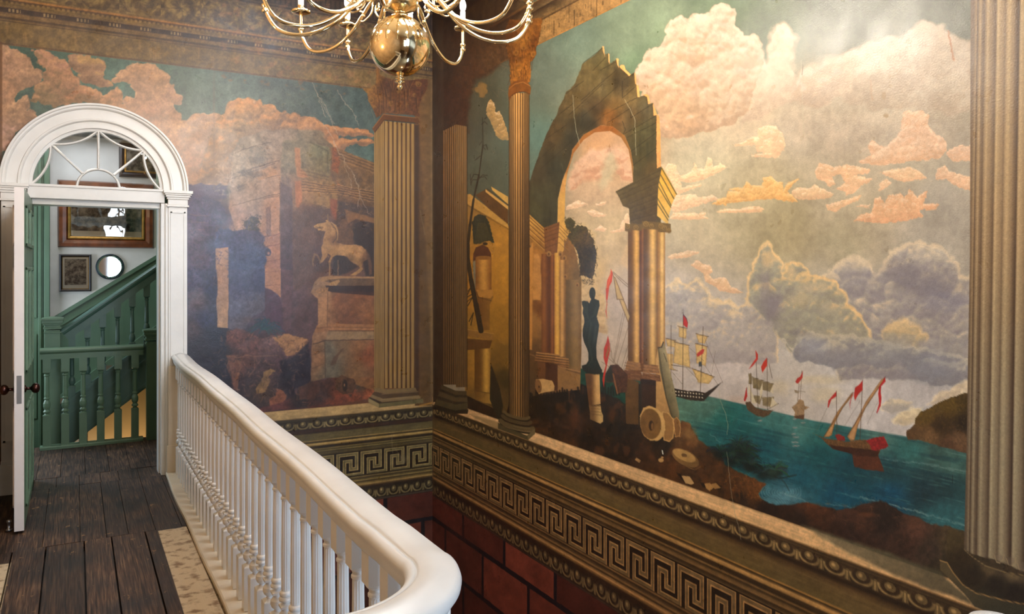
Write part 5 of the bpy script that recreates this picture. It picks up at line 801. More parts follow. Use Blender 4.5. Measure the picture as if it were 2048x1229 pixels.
    cv.poly(D([(15, 0), (260, 0), (262, 470), (340, 520), (370, 580), (350, 700), (330, 1000), (200, 800), (20, 690)]), dict(p=1.7, r=90, pts=[(380, 560, (64, 58, 84)), (395, 600, (76, 58, 64)), (410, 640, (42, 42, 66)), (425, 580, (44, 46, 72)), (430, 670, (32, 30, 44)), (400, 690, (34, 28, 38)), (385, 660, (66, 50, 54)), (420, 740, (30, 24, 36))]), soft=3, wob=3, tex=.3, ts=6, seed=34)
    cv.dabs([(375, 420), (430, 395), (455, 430), (440, 500), (430, 580), (378, 580)], 420, 7, [(84, 68, 92), (46, 42, 66), (96, 74, 84), (34, 34, 58), (70, 62, 92)], .4, 13)
    cv.dabs([(432, 490), (445, 455), (490, 462), (500, 440), (522, 462), (530, 500), (528, 600), (460, 600), (455, 498)], 420, 7, [(72, 74, 104), (48, 50, 80), (60, 56, 76), (84, 84, 110), (40, 42, 66)], .4, 14)
    cv.dabs([(484, 455), (490, 440), (504, 430), (518, 434), (522, 450), (510, 462)], 110, 5, [(44, 36, 34), (84, 66, 50), (34, 30, 32), (104, 86, 58)], .75, 15)
    cv.dabs([(455, 300), (520, 285), (560, 320), (500, 372), (455, 385)], 200, 8, [(92, 74, 60), (150, 126, 106), (72, 58, 48), (166, 138, 116)], .35, 16)
    cv.dabs([(430, 310), (470, 300), (500, 330), (470, 380), (440, 390)], 90, 9, [(186, 158, 134), (160, 130, 108), (196, 168, 146)], .35, 17)
    cv.dabs([(640, 350), (750, 370), (750, 470), (640, 440)], 160, 8, [(120, 88, 56), (70, 48, 34), (136, 100, 62), (60, 42, 34)], .35, 18)
    # rocks in the foreground
    cv.poly(D([(340, 500), (430, 480), (540, 520), (620, 560), (800, 530), (1010, 570), (940, 700), (880, 720), (880, 960), (950, 1080), (700, 1160), (560, 1100), (380, 960), (330, 700)]), dict(p=1.7, r=80, pts=[(460, 670, (98, 60, 54)), (500, 680, (92, 58, 54)), (540, 690, (100, 72, 72)), (560, 720, (76, 52, 56)), (480, 730, (90, 56, 48)), (500, 760, (54, 38, 40)), (470, 780, (48, 32, 36)), (540, 740, (66, 46, 46)), (520, 780, (60, 44, 36)), (580, 760, (36, 26, 34)), (440, 700, (34, 28, 36)), (620, 690, (110, 76, 50))]), soft=3, wob=4, ws=8, tex=.25, ts=7, seed=35)
    cv.poly(D([(330, 700), (440, 705), (480, 720), (460, 780), (440, 860), (430, 980), (400, 990), (370, 800)]), (104, 66, 52), soft=2.5, wob=3, tex=.2, a=.85); cv.poly(D([(720, 560), (830, 530), (960, 555), (1005, 575), (960, 640), (900, 690), (830, 710), (800, 640)]), (146, 104, 70), soft=2, wob=2, ws=6, tex=.15, cloud=((108, 74, 52), 10, .6))
    cv.poly(D([(640, 840), (700, 810), (740, 830), (680, 880), (700, 900), (660, 1000), (590, 1020), (580, 980), (640, 880)]), (118, 88, 56), soft=2, wob=2, ws=5, tex=.25); cv.poly(D([(750, 970), (800, 990), (830, 1040), (800, 1130), (700, 1130), (690, 1060), (740, 1030)]), (112, 66, 46), soft=2, wob=2, tex=.2)
    for p_ in [[(350, 705), (440, 720), (500, 700), (560, 710), (760, 700)], [(570, 720), (570, 820), (520, 880)], [(430, 740), (460, 800), (420, 900)], [(900, 630), (940, 600), (1000, 575)], [(640, 1040), (620, 1090)]]: L(D(p_), (150, 108, 76), 2, .4, 2.5)
    cv.poly(D([(1010, 600), (1030, 700), (1030, 920), (950, 960), (880, 980), (900, 860), (780, 900), (780, 740), (880, 720)]), (32, 24, 34), soft=4, wob=3, a=.9); B(500, 640, 20, 8, (84, 62, 62), .5, 56)
    rnd = random.Random(3)
    for i in range(46):       # agave
        t = rnd.uniform(-3.4, .7); l = rnd.uniform(14, 34); x0, y0 = 530 + rnd.uniform(-8, 8), 655 + rnd.uniform(-6, 6); x1 = x0 + l * math.cos(t); y1 = y0 + l * .75 * math.sin(t)
        cv.line([(x0, y0), ((x0 + x1) / 2, (y0 + y1) / 2 - 5), (x1, y1 + 5)], (24 + rnd.uniform(0, 22), 44 + rnd.uniform(0, 26), 56 + rnd.uniform(0, 20)), 2, .75, 1.4)
    # bottom ground
    cv.poly(D([(560, 1140), (800, 1090), (900, 1030), (950, 960), (1030, 920), (1120, 900), (1250, 870), (1560, 920), (1560, 1060), (640, 1170)]), dict(p=1.7, r=60, pts=[(640, 790, (56, 38, 34)), (680, 800, (104, 54, 38)), (700, 790, (122, 64, 44)), (740, 790, (128, 70, 46)), (600, 800, (44, 34, 34)), (560, 810, (84, 46, 42)), (720, 770, (60, 50, 40)), (650, 770, (70, 44, 36)), (660, 815, (110, 56, 38))]), soft=3, wob=3, tex=.25, ts=6)
    cv.dabs([(450, 660), (620, 690), (600, 800), (460, 790), (420, 720)], 460, 8, [(120, 82, 62), (44, 32, 36), (84, 58, 52), (136, 98, 72), (30, 24, 30)], .38, 19)
    cv.dabs([(590, 800), (740, 770), (745, 800), (620, 815)], 160, 6, [(130, 70, 46), (60, 44, 38), (100, 54, 38), (44, 46, 38)], .5, 20)
    # pedestal with the horse
    cv.poly(D([(1060, 100), (1100, 60), (1180, 50), (1580, 60), (1580, 1000), (1400, 940), (1240, 870), (1030, 920), (1040, 560), (1060, 500), (1090, 460), (1090, 240), (1030, 190)]), dict(p=1.8, r=60, pts=[(645, 600, (146, 104, 70)), (640, 660, (132, 94, 66)), (635, 720, (120, 84, 58)), (680, 600, (116, 72, 46)), (720, 590, (112, 68, 42)), (700, 640, (100, 62, 42)), (730, 620, (116, 74, 46)), (670, 700, (96, 80, 62)), (720, 700, (112, 74, 46)), (735, 720, (118, 66, 42)), (660, 740, (92, 78, 62)), (700, 760, (116, 80, 50)), (640, 580, (120, 90, 66))]), soft=2, wob=1, tex=.14, ts=8, seed=36)
    cv.poly(D([(1170, 165), (1580, 180), (1580, 215), (1200, 185)]), (54, 32, 28), soft=2); cv.poly(D([(1150, 130), (1580, 125), (1580, 185), (1170, 175)]), (44, 28, 26), soft=2)
    cv.poly(D([(1160, 55), (1580, 60), (1580, 130), (1240, 130), (1200, 110), (1100, 80)]), (84, 62, 46), soft=1.6, wob=.8, tex=.15); cv.poly(D([(1080, 90), (1120, 65), (1180, 50), (1580, 58), (1580, 72), (1300, 70), (1200, 80), (1130, 95)]), (134, 98, 66), soft=1.5, wob=.8)
    cv.poly(D([(1190, 105), (1260, 80), (1270, 95), (1240, 130), (1180, 130)]), (144, 108, 72), soft=1.5); cv.poly(D([(1070, 180), (1100, 150), (1180, 140), (1170, 180), (1110, 200)]), (128, 92, 62), soft=2, wob=2, tex=.3, ts=3)
    cv.poly(D([(1080, 455), (1180, 440), (1580, 450), (1580, 500), (1190, 500), (1060, 520)]), (136, 92, 60), soft=1.4); cv.line(D([(1180, 500), (1580, 500)]), (70, 48, 36), 2, .7); cv.line(D([(1080, 480), (1180, 470), (1580, 475)]), (92, 60, 40), 2, .5)
    cv.poly(D([(1170, 505), (1580, 505), (1580, 570), (1150, 580)]), (122, 96, 70), soft=1.5, tex=.1); cv.line(D([(1050, 610), (1150, 580), (1580, 572)]), (60, 42, 34), 2, .8, 1.5, wob=1)
    cv.poly(D([(1150, 585), (1580, 575), (1580, 880), (1150, 885)]), dict(p=1.8, r=60, pts=[(660, 700, (92, 82, 68)), (680, 690, (102, 78, 56)), (720, 690, (118, 80, 52)), (740, 710, (122, 70, 46)), (665, 745, (90, 80, 66)), (710, 745, (112, 80, 54))]), soft=1.6, tex=.12); cv.line(D([(1145, 580), (1150, 885)]), (66, 52, 42), 2, .7)
    cv.poly(D([(1190, 780), (1215, 720), (1300, 640), (1260, 700), (1235, 770), (1205, 785)]), (72, 46, 32), soft=3, a=.7); cv.line(D([(1030, 700), (1080, 690), (1140, 650)]), (84, 58, 42), 1.5, .6); cv.line(D([(1040, 810), (1140, 770)]), (78, 54, 40), 1.5, .6)
    cv.poly(D([(1090, 240), (1170, 190), (1175, 270), (1168, 460), (1090, 470)]), (150, 106, 72), soft=1.6, tex=.1); cv.line(D([(1170, 190), (1165, 460)]), (86, 58, 40), 2, .7, 2)
    cv.poly(D([(1225, 980), (1240, 900), (1280, 865), (1330, 880), (1390, 900), (1400, 960), (1380, 1010), (1300, 1020)]), (74, 50, 36), soft=2, wob=2, ws=5, tex=.25, ts=4); cv.ell(*D([(1310, 950)])[0], 5, 12, (44, 32, 26), soft=2.5); cv.ell(*D([(1306, 945)])[0], 1.4, 3, (120, 84, 60), soft=1.5)
    cv.poly(D([(930, 960), (1040, 920), (1100, 930), (1100, 1010), (1060, 1060), (940, 1060)]), (72, 46, 38), soft=3, wob=3, tex=.2)
    # horse and attendant
    hz = Cc([(1055, 705), (1085, 688), (1130, 680), (1160, 672), (1150, 660), (1165, 655), (1180, 672), (1200, 680), (1240, 700), (1258, 750), (1256, 800), (1240, 840), (1290, 855), (1340, 862), (1400, 858), (1450, 872), (1480, 900), (1500, 940), (1495, 980), (1460, 1000), (1450, 1040), (1460, 1060), (1430, 1090), (1395, 1112), (1350, 1110), (1400, 1080), (1435, 1050), (1420, 1030), (1380, 1010), (1350, 990), (1330, 960), (1300, 950), (1240, 945), (1210, 960), (1195, 1000), (1190, 1050), (1190, 1110), (1178, 1110), (1180, 1040), (1175, 1000), (1195, 950), (1170, 930), (1160, 960), (1130, 1000), (1110, 1010), (1108, 990), (1125, 950), (1120, 920), (1115, 880), (1130, 850), (1135, 800), (1150, 750), (1110, 740), (1090, 745), (1085, 725), (1060, 720)])
    cv.poly(Cc([(1225, 900), (1300, 940), (1360, 1000), (1420, 1040), (1380, 1060), (1310, 1100), (1250, 1110), (1200, 1100)]), (40, 28, 26), soft=3, a=.8)
    cv.poly(Cc([(1240, 715), (1280, 710), (1270, 670), (1290, 648), (1325, 650), (1335, 690), (1330, 710), (1370, 730), (1380, 770), (1370, 850), (1300, 860), (1250, 830)]), (88, 60, 42), soft=2, wob=1, tex=.2, ts=4)
    cv.poly(hz, dict(p=2, r=30, pts=[(640, 450, (164, 122, 78)), (660, 460, (150, 110, 72)), (655, 490, (134, 98, 62)), (665, 480, (110, 76, 50)), (650, 510, (150, 108, 68)), (690, 500, (158, 116, 74)), (715, 505, (150, 108, 68)), (735, 515, (96, 66, 44)), (700, 518, (112, 80, 50)), (710, 540, (132, 96, 60)), (715, 550, (126, 92, 58)), (660, 540, (126, 92, 60))]), soft=1.4, wob=.5, ws=4, tex=.12, ts=5, seed=38)
    for p_ in [[(1200, 690), (1240, 740), (1240, 800), (1215, 840)], [(1100, 715), (1130, 720)], [(1070, 715), (1100, 722), (1120, 735)]]: L(Cc(p_), (66, 44, 34), 2, .7, 1.5)
    cv.line(Cc([(1170, 610), (1172, 660), (1185, 680)]), (150, 112, 70), 1.4, .8); cv.line(Cc([(1200, 675), (1235, 705), (1250, 760), (1250, 820)]), (172, 132, 86), 1.6, .6)
    for p_ in [[(1150, 850), (1180, 920)], [(1060, 940), (1045, 1000), (1050, 1030)], [(1060, 940), (1090, 945), (1110, 1010)], [(1255, 990), (1255, 1105)], [(1140, 930), (1180, 960)]]: L(Cc(p_), (132, 96, 62), 2.6, .7, 2)
    cv.poly(Cc([(1480, 890), (1510, 940), (1530, 1020), (1530, 1100), (1510, 1110), (1500, 1000)]), (88, 58, 40), soft=2.5, a=.8)
    cv.mottle(.395, 3.016, .22, 601)
    # ---- cracks in the varnish
    for p_ in [[(1040, 660), (1090, 780), (1130, 860), (1180, 960), (1210, 1020), (1250, 1100)], [(1080, 760), (1140, 850), (1200, 980), (1220, 1010)], [(1250, 740), (1300, 830), (1380, 920), (1420, 1030)], [(1130, 1010), (1190, 1100), (1240, 1200)], [(1090, 800), (1150, 960)]]: cv.line(Bc(p_), (178, 154, 134), 1, .7, 1.2, wob=3)
    for p_ in [[(1220, 0), (1250, 80), (1310, 180), (1380, 280), (1420, 380), (1440, 480), (1520, 620)], [(1240, 70), (1300, 150), (1320, 250), (1360, 340), (1360, 400)], [(1370, 260), (1400, 340), (1430, 420), (1420, 540)]]: cv.line(Cc(p_), (168, 144, 124), 1, .6, 1.2, wob=3)
    cv.scratches(640, 280, 740, 440, 60, (160, 132, 112), .5, 21, 8); cv.scratches(540, 150, 740, 260, 40, (140, 126, 112), .35, 22, 14)
    w = cv.win(423, 60, 434, 380); cv.put(w, (120, 92, 76), smooth(4, 0, np.abs(cv.PX[w] - 428)) * smooth(80, 240, cv.PY[w]) * .35)
    # ---- painted dado
    cv.zprofile([(.392, (140, 108, 68)), (.385, (170, 138, 92)), (.322, (164, 134, 90)), (.315, (110, 86, 52)), (.308, (52, 42, 28)), (.292, (62, 54, 36))])
    cv.eggs(.222, .294, 1.519 + .058, .116, 1, (46, 36, 24), (88, 76, 50), (150, 130, 88))
    cv.zprofile([(.222, (52, 38, 28)), (.205, (58, 38, 28)), (.190, (50, 36, 26)), (.182, (86, 74, 46)), (.130, (92, 80, 50)), (.124, (150, 122, 70)), (.117, (52, 42, 26)), (.108, (84, 68, 40)), (.100, (170, 140, 84)), (.088, (140, 112, 62)), (.080, (52, 40, 24)), (.064, (44, 34, 22)), (.056, (124, 106, 62)), (.048, (60, 50, 30)), (.038, (120, 104, 60)), (.030, (60, 50, 32)), (.018, (84, 72, 44)), (.004, (64, 52, 32)), (-.010, (44, 34, 24))])
    cv.key(-.198, -.012, 1.855, .204, 1, (104, 92, 60), (160, 136, 88), (36, 28, 20), lw=.135)
    cv.zprofile([(-.198, (40, 32, 24)), (-.206, (60, 50, 32)), (-.214, (128, 108, 66)), (-.222, (58, 46, 30)), (-.236, (94, 80, 48)), (-.244, (136, 114, 66)), (-.252, (60, 48, 30)), (-.268, (110, 90, 52)), (-.280, (160, 130, 78)), (-.290, (92, 70, 40)), (-.304, (46, 34, 24)), (-.316, (50, 38, 26))])
    cv.eggs(-.408, -.316, 2.02, .108, 1, (42, 34, 24), (82, 70, 46), (140, 122, 84))
    cv.zprofile([(-.408, (50, 40, 32)), (-.418, (70, 60, 50)), (-.428, (44, 30, 24))])
    blocks(cv, -.428, [2.95, 2.9, 2.9], [-.66, -1.01], .68)
    # ---- painted entablature
    zt = 3.016
    cv.zprofile([(4.06, (44, 30, 28)), (3.86, (52, 38, 34)), (3.78, (40, 30, 30)), (3.74, (86, 68, 52)), (3.72, (44, 34, 32)), (3.60, (50, 38, 36)), (3.585, (84, 66, 50)), (3.575, (48, 36, 32)), (3.565, (92, 72, 52)), (3.55, (98, 78, 52)), (3.34, (100, 78, 48)), (3.325, (150, 102, 52)), (3.312, (66, 46, 30)), (3.295, (104, 80, 44)), (3.27, (112, 86, 52)), (3.262, (54, 38, 30)), (3.235, (62, 46, 36)), (3.228, (112, 84, 52)), (3.205, (110, 84, 50)), (3.198, (62, 44, 30)), (3.18, (112, 86, 52)), (3.172, (60, 42, 28)), (3.16, (108, 82, 46)), (3.03, (112, 86, 48)), (3.022, (86, 62, 38)), (zt - .003, (104, 78, 46))])
    cv.key(3.04, 3.158, 0.03, .40, 1, (110, 86, 50), (128, 98, 58), (66, 46, 32), lw=.26, a=.9)
    w = cv.band(3.60, 3.70); u = (cv.H[w] / .04) % 1.0; cv.put(w, (84, 66, 52), smooth(.36, .30, np.abs(u - .5)) * .5)
    cv.acanthus(3.345, 3.555, .27, (56, 42, 32), (142, 116, 68), .75)
    w = cv.band(3.292, 3.312); u = (cv.H[w] / .03) % 1.0; cv.put(w, (134, 104, 62), smooth(.34, .2, np.abs(u - .5)) * .7)
    w = cv.band(3.238, 3.262); u = (cv.H[w] / .2) % 1.0; cv.put(w, (150, 124, 84), smooth(.34, .2, np.abs((u * 9) % 1 - .5)) * (u < .38) * .8)
    w = cv.win(430, -50, 760, 160); x = cv.PX[w]; y = cv.PY[w]; cv.put(w, (140, 92, 56), smooth(.58, .72, fbm(x / 14, y / 9, 88, 4)) * .4)
    cv.mottle(3.016, 4.06, .30, 602); cv.mottle(-1.4, .392, .16, 603)
    # ---- pilaster at the corner
    sh = dict(lin=((838, 0), (112, 78, 44), (868, 0), (104, 78, 48)))
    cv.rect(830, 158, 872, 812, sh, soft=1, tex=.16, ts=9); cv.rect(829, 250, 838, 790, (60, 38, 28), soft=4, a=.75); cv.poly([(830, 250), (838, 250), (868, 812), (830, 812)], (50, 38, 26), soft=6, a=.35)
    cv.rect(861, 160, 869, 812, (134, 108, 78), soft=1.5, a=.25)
    lo, hi = (76, 50, 28), (142, 110, 62)
    def tn(t, y): return .96 + .14 * smooth(620, 300, y) + 0 * t
    cv.flutes(748, 768.5, 240, 782, 6, (100, 74, 42), (136, 104, 60), (148, 116, 70), ytop=lambda x: 262 - (x - 748) * 1.2, tone=tn)
    cv.flutes(768.5, 830, 240, 779, 7, lo, hi, (168, 128, 84), ytop=lambda x: 242 + (x - 768) * .1, ybot=lambda x: 777 + 0 * x, tone=tn, phase=.0)
    cv.poly([(744, 258), (766, 228), (836, 236), (840, 246), (768, 240), (750, 266)], (96, 58, 30), soft=1.3, tex=.1); cv.line([(746, 256), (767, 229), (832, 236)], (146, 96, 52), 1.6, .8); cv.line([(750, 264), (768, 240), (836, 247)], (66, 38, 22), 1.8, .8)
    cap = G([(130, 395), (230, 385), (260, 350), (270, 250), (265, 190), (290, 185), (310, 260), (420, 300), (560, 310), (740, 300), (800, 300), (790, 400), (740, 480), (700, 600), (715, 690), (640, 670), (340, 650), (270, 700), (245, 640), (225, 590), (190, 530), (180, 450)])
    cv.poly(cap, dict(p=1.8, r=60, pts=[(730, 180, (132, 90, 36)), (745, 200, (120, 78, 36)), (755, 160, (120, 78, 34)), (770, 170, (78, 46, 26)), (790, 190, (92, 56, 30)), (810, 200, (104, 64, 34)), (840, 180, (88, 50, 28)), (830, 220, (96, 58, 34)), (760, 220, (96, 60, 32)), (790, 215, (104, 66, 38))]), soft=1.6, wob=1.5, ws=5, tex=.3, ts=4, seed=41)
    for (cx_, cy_, r_) in [(240, 385, 26), (215, 510, 28), (700, 350, 30), (660, 460, 20), (250, 590, 18), (505, 430, 22), (420, 545, 24), (580, 565, 18)]:
        q = G([(cx_, cy_)])[0]; r_ = r_ / 5.12
        cv.ell(q[0], q[1], r_, r_, (140, 98, 46), soft=2.2, wob=2, ws=4, a=.75); cv.ell(q[0] + .8, q[1] + 1, r_ * .55, r_ * .6, (84, 52, 26), soft=2, a=.75); cv.ell(q[0], q[1], r_ * .3, r_ * .3, (140, 98, 48), soft=1.4, a=.7)
    for p_ in [[(390, 310), (420, 400), (420, 540)], [(440, 310), (430, 420)], [(560, 330), (590, 400), (600, 470)], [(640, 320), (600, 400), (590, 500)], [(450, 420), (470, 370), (540, 370), (560, 420), (565, 600)], [(370, 600), (380, 480), (360, 400)], [(505, 450), (505, 640)], [(470, 520), (460, 630)], [(680, 500), (690, 640)], [(310, 320), (340, 420), (350, 640)], [(280, 420), (300, 520), (300, 640)]]:
        cv.line(G(p_), (60, 34, 20), 2, .6, 2); cv.line([(a_ + 1.6, b_) for a_, b_ in G(p_)], (140, 96, 48), 1.1, .5, 1.4)
    cv.line(G([(275, 190), (285, 260), (275, 340)]), (140, 92, 42), 3, .7, 2)
    # base of the pilaster
    for p_, c_ in [([(750, 776), (771, 779), (831, 776), (834, 783), (770, 788), (748, 784)], (112, 90, 60)), ([(748, 784), (770, 788), (834, 783), (838, 792), (766, 798), (744, 790)], (74, 56, 38)), ([(744, 790), (766, 798), (838, 791), (842, 798), (764, 805), (740, 795)], (118, 96, 66)), ([(740, 795), (764, 805), (843, 798), (846, 804), (760, 812), (737, 798)], (60, 46, 34)), ([(737, 797), (761, 810), (846, 799), (847, 806), (758, 816), (737, 806)], (104, 86, 56))]:
        cv.poly(p_, c_, soft=1.2, tex=.08)
    cv.poly([(737, 797), (758, 808), (758, 816), (737, 805)], (138, 118, 80), soft=1.2); cv.poly([(758, 808), (846, 798), (846, 806), (758, 816)], (96, 86, 58), soft=1.2, tex=.08)
    cv.line([(764, 789), (836, 784)], (146, 120, 82), 1.2, .6); cv.line([(762, 800), (842, 794)], (150, 124, 84), 1.2, .5)
    cv.line([(840, 812), (866, 806)], (176, 124, 50), 3, .7, 3)
    # plaster crack lines near the corner, worn patches
    for p_ in [[(783, 870), (785, 905), (790, 940)], [(788, 895), (802, 915), (808, 925)], [(742, 220), (750, 240)], [(840, 420), (850, 470)], [(780, 480), (792, 510)]]: cv.line(p_, (140, 124, 96), 1, .5, 1.4, wob=1)
    B(806, 920, 8, 10, (120, 108, 80), .6, 90); cv.scratches(440, 60, 860, 240, 140, (170, 124, 84), .35, 31, 9); cv.scratches(560, 820, 864, 990, 60, (120, 106, 78), .35, 32, 8)
    w = cv.win(-5, 85, 8, 1000); cv.put(w, (96, 60, 26), smooth(6, 3, cv.PX[w]) * .8)
    cv.tone = (1.02, 1.02, .99)
    return cv
# ------------------------------------------------------------------ object helpers
def tag(o, label=None, cat=None, group=None, kind=None):
    if label: o['label'] = label
    if cat: o['category'] = cat
    if group: o['group'] = group
    if kind: o['kind'] = kind
    return o
def empty(name, loc=(0, 0, 0)):
    o = bpy.data.objects.new(name, None); COL.objects.link(o); o.location = loc; o.empty_display_size = .1; return o
def obj(name, me, m=None, parent=None):
    """me: mesh or bmesh in world coordinates of its thing"""
    if isinstance(me, bmesh.types.BMesh):
        b = me; bmesh.ops.recalc_face_normals(b, faces=b.faces[:]); me = bpy.data.meshes.new(name); b.to_mesh(me); b.free()
    o = bpy.data.objects.new(name, me); COL.objects.link(o)
    if m:
        for q in (m if isinstance(m, (list, tuple)) else [m]): me.materials.append(q)
    if parent:
        o.parent = parent
        o.location = (0, 0, 0)
    return o
def bm_(): return bmesh.new()
def box(b, x0, x1, y0, y1, z0, z1, mi=0, bev=0):
    b2 = b if not bev else bmesh.new()
    r = bmesh.ops.create_cube(b2, size=1, matrix=Matrix.Translation(((x0 + x1) / 2, (y0 + y1) / 2, (z0 + z1) / 2)) @ Matrix.Diagonal((abs(x1 - x0), abs(y1 - y0), abs(z1 - z0), 1)))
    if bev:
        bmesh.ops.bevel(b2, geom=b2.edges[:], offset=bev, segments=2, affect='EDGES', profile=.6)
        me = bpy.data.meshes.new('tmp'); b2.to_mesh(me); b2.free(); b.from_mesh(me); bpy.data.meshes.remove(me)
    elif mi:
        for f in {f for v in r['verts'] for f in v.link_faces}: f.material_index = mi
    return b
def lathe(b, prof, n=24, c=(0, 0), flute=None, smooth_=True, caps=True):
    """prof: (radius, z[, square]) ; square>0 makes a square section"""
    rings = []
    for p in prof:
        r, z = p[0], p[1]; sq = p[2] if len(p) > 2 else 0; fl = p[3] if len(p) > 3 else 0
        ring = []
        for i in range(n):
            a = 2 * math.pi * (i + .5) / n; rr = r
            if sq: rr = r / max(abs(math.cos(a)), abs(math.sin(a)))
            if fl: rr = r * (1 - fl * (i % 3 == 1))
            ring.append(b.verts.new((c[0] + rr * math.cos(a), c[1] + rr * math.sin(a), z)))
        rings.append(ring)
    for a_, q in zip(rings, rings[1:]):
        for i in range(n):
            f = b.faces.new((a_[i], a_[(i + 1) % n], q[(i + 1) % n], q[i])); f.smooth = smooth_
    if caps:
        b.faces.new(rings[0][::-1]); b.faces.new(rings[-1])
    return b
def tube(b, pts, rad, n=10, closed=False, sy=1.0):
    pts = [Vector(p) for p in pts]; N = len(pts)
    rads = rad if isinstance(rad, (list, tuple)) else [rad] * N
    up = None; rings = []
    for i, p in enumerate(pts):
        t = (pts[(i + 1) % N] - pts[i - 1]) if closed else (pts[min(i + 1, N - 1)] - pts[max(i - 1, 0)])
        t.normalize()
        if up is None:
            up = t.orthogonal().normalized()
        up = (up - t * up.dot(t)).normalized(); s = t.cross(up)
        rings.append([b.verts.new(p + (up * math.cos(2 * math.pi * k / n) + s * math.sin(2 * math.pi * k / n) * sy) * rads[i]) for k in range(n)])
    M = N if closed else N - 1
    for i in range(M):
        a_, q = rings[i], rings[(i + 1) % N]
        for k in range(n):
            f = b.faces.new((a_[k], a_[(k + 1) % n], q[(k + 1) % n], q[k])); f.smooth = True
    if not closed:
        b.faces.new(rings[0][::-1]); b.faces.new(rings[-1])
    return b
def sweep(b, path, prof, smooth_=False, caps=True):
    """prof: (across, up) closed outline; path: list of (point, side vector, up vector)"""
    rings = [[b.verts.new(Vector(p) + Vector(s) * a + Vector(u) * h) for a, h in prof] for p, s, u in path]
    n = len(prof)
    for a_, q in zip(rings, rings[1:]):
        for k in range(n):
            f = b.faces.new((a_[k], a_[(k + 1) % n], q[(k + 1) % n], q[k])); f.smooth = smooth_
    if caps: b.faces.new(rings[0][::-1]); b.faces.new(rings[-1])
    return b
def grid_wall(name, cv, to_xyz, keep=None, flip=False, m=None, back=None):
    H, W = cv.PX.shape
    c = cv.finish()
    hh, zz = np.meshgrid(cv.h, cv.z)
    co = to_xyz(hh.ravel(), zz.ravel()).astype(np.float32)
    idx = np.arange(H * W, dtype=np.int32).reshape(H, W)
    q = np.stack([idx[:-1, :-1], idx[:-1, 1:], idx[1:, 1:], idx[1:, :-1]], -1).reshape(-1, 4)
    if flip: q = q[:, ::-1]
    if keep is not None:
        ch = (cv.h[:-1] + cv.h[1:]) / 2; cz = (cv.z[:-1] + cv.z[1:]) / 2
        q = q[keep(*np.meshgrid(ch, cz)).ravel()]
    cl = c.reshape(-1, 3) / 255.0
    cl = np.where(cl <= .04045, cl / 12.92, ((cl + .055) / 1.055) ** 2.4)
    nb = 0
    if back is not None:
        bv, bq = back; co = np.vstack([co, np.asarray(bv, np.float32)]); q = np.vstack([q, np.asarray(bq, np.int32) + H * W]); cl = np.vstack([cl, np.full((len(bv), 3), .12)])
    me = bpy.data.meshes.new(name)
    me.vertices.add(len(co)); me.vertices.foreach_set('co', co.ravel())
    me.loops.add(q.size); me.loops.foreach_set('vertex_index', q.ravel().astype(np.int32))
    me.polygons.add(len(q)); me.polygons.foreach_set('loop_start', np.arange(0, q.size, 4, dtype=np.int32)); me.polygons.foreach_set('loop_total', np.full(len(q), 4, np.int32))
    me.update(calc_edges=True)
    at = me.color_attributes.new('paint', 'FLOAT_COLOR', 'POINT')
    at.data.foreach_set('color', np.hstack([cl, np.ones((len(cl), 1))]).astype(np.float32).ravel())
    o = obj(name, me, m); tag(o, kind='structure'); return o
def slab_back(x0, x1, y0, y1, z0, z1, skip=None):
    v = [(x, y, z) for x in (x0, x1) for y in (y0, y1) for z in (z0, z1)]
    return v, [(0, 1, 3, 2), (4, 6, 7, 5), (0, 4, 5, 1), (2, 3, 7, 6), (0, 2, 6, 4), (1, 5, 7, 3)]
M_MURAL = mural_mat('painted_mural', .32, .40, .16)
cvr = paint_right()
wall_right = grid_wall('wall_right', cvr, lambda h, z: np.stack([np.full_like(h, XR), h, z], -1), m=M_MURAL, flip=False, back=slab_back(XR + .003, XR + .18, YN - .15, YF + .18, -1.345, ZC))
del cvr
cvf = paint_far()
def keep_far(h, z):
    r = np.hypot(h - DCX, np.maximum(z - DSP, 0))
    return ~((np.abs(h - DCX) < .50) & (z > -.02) & (r < .50))
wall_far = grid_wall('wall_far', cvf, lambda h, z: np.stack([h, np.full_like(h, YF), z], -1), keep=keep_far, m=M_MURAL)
del cvf
# ------------------------------------------------------------------ materials of the place
CREAM = mat('cream_gloss_paint', (230, 228, 224), .32, bump=.12, bscale=30, var=.04, vscale=6)
CREAM2 = mat('old_cream_paint', (226, 212, 188), .42, bump=.2, bscale=40, var=.08, vscale=5)
WHITE_EDGE = mat('white_door_paint', (226, 220, 218), .45, bump=.1, bscale=40, var=.03)
GREEN = mat('sage_green_paint', (100, 124, 100), .36, bump=.12, bscale=40, var=.08, vscale=5)
GREEN_DK = mat('deep_green_paint', (84, 108, 84), .4, bump=.12, bscale=40, var=.08, vscale=5)
TEAL = mat('teal_green_paint', (82, 108, 98), .38, bump=.1, bscale=40, var=.06)
PLASTER = mat('white_plaster', (206, 200, 192), .8, bump=.3, bscale=18, var=.05)
PLASTER_W = mat('warm_cream_plaster', (222, 190, 140), .8, bump=.2, bscale=14)
BRONZE = mat('dark_bronze', (74, 50, 46), .28, metal=1)
BRASS = mat('polished_brass', (246, 226, 184), .09, metal=1, var=.05, vscale=14)
BRASS_D = mat('aged_brass', (236, 206, 150), .2, metal=1, var=.12, vscale=20)
WAX = mat('candle_sleeve', (238, 226, 200), .4)
BULB = mat('lit_candle_bulb', (255, 230, 190), .3, emit=BULB_COL, estr=BULB_STRENGTH)
DARKWALL = mat('umber_wall_paint', (186, 150, 110), .6, bump=.2, bscale=20, var=.15, vscale=2)  # even umber wall colour with random variation
STEEL = mat('dull_steel', (150, 150, 150), .35, metal=1)
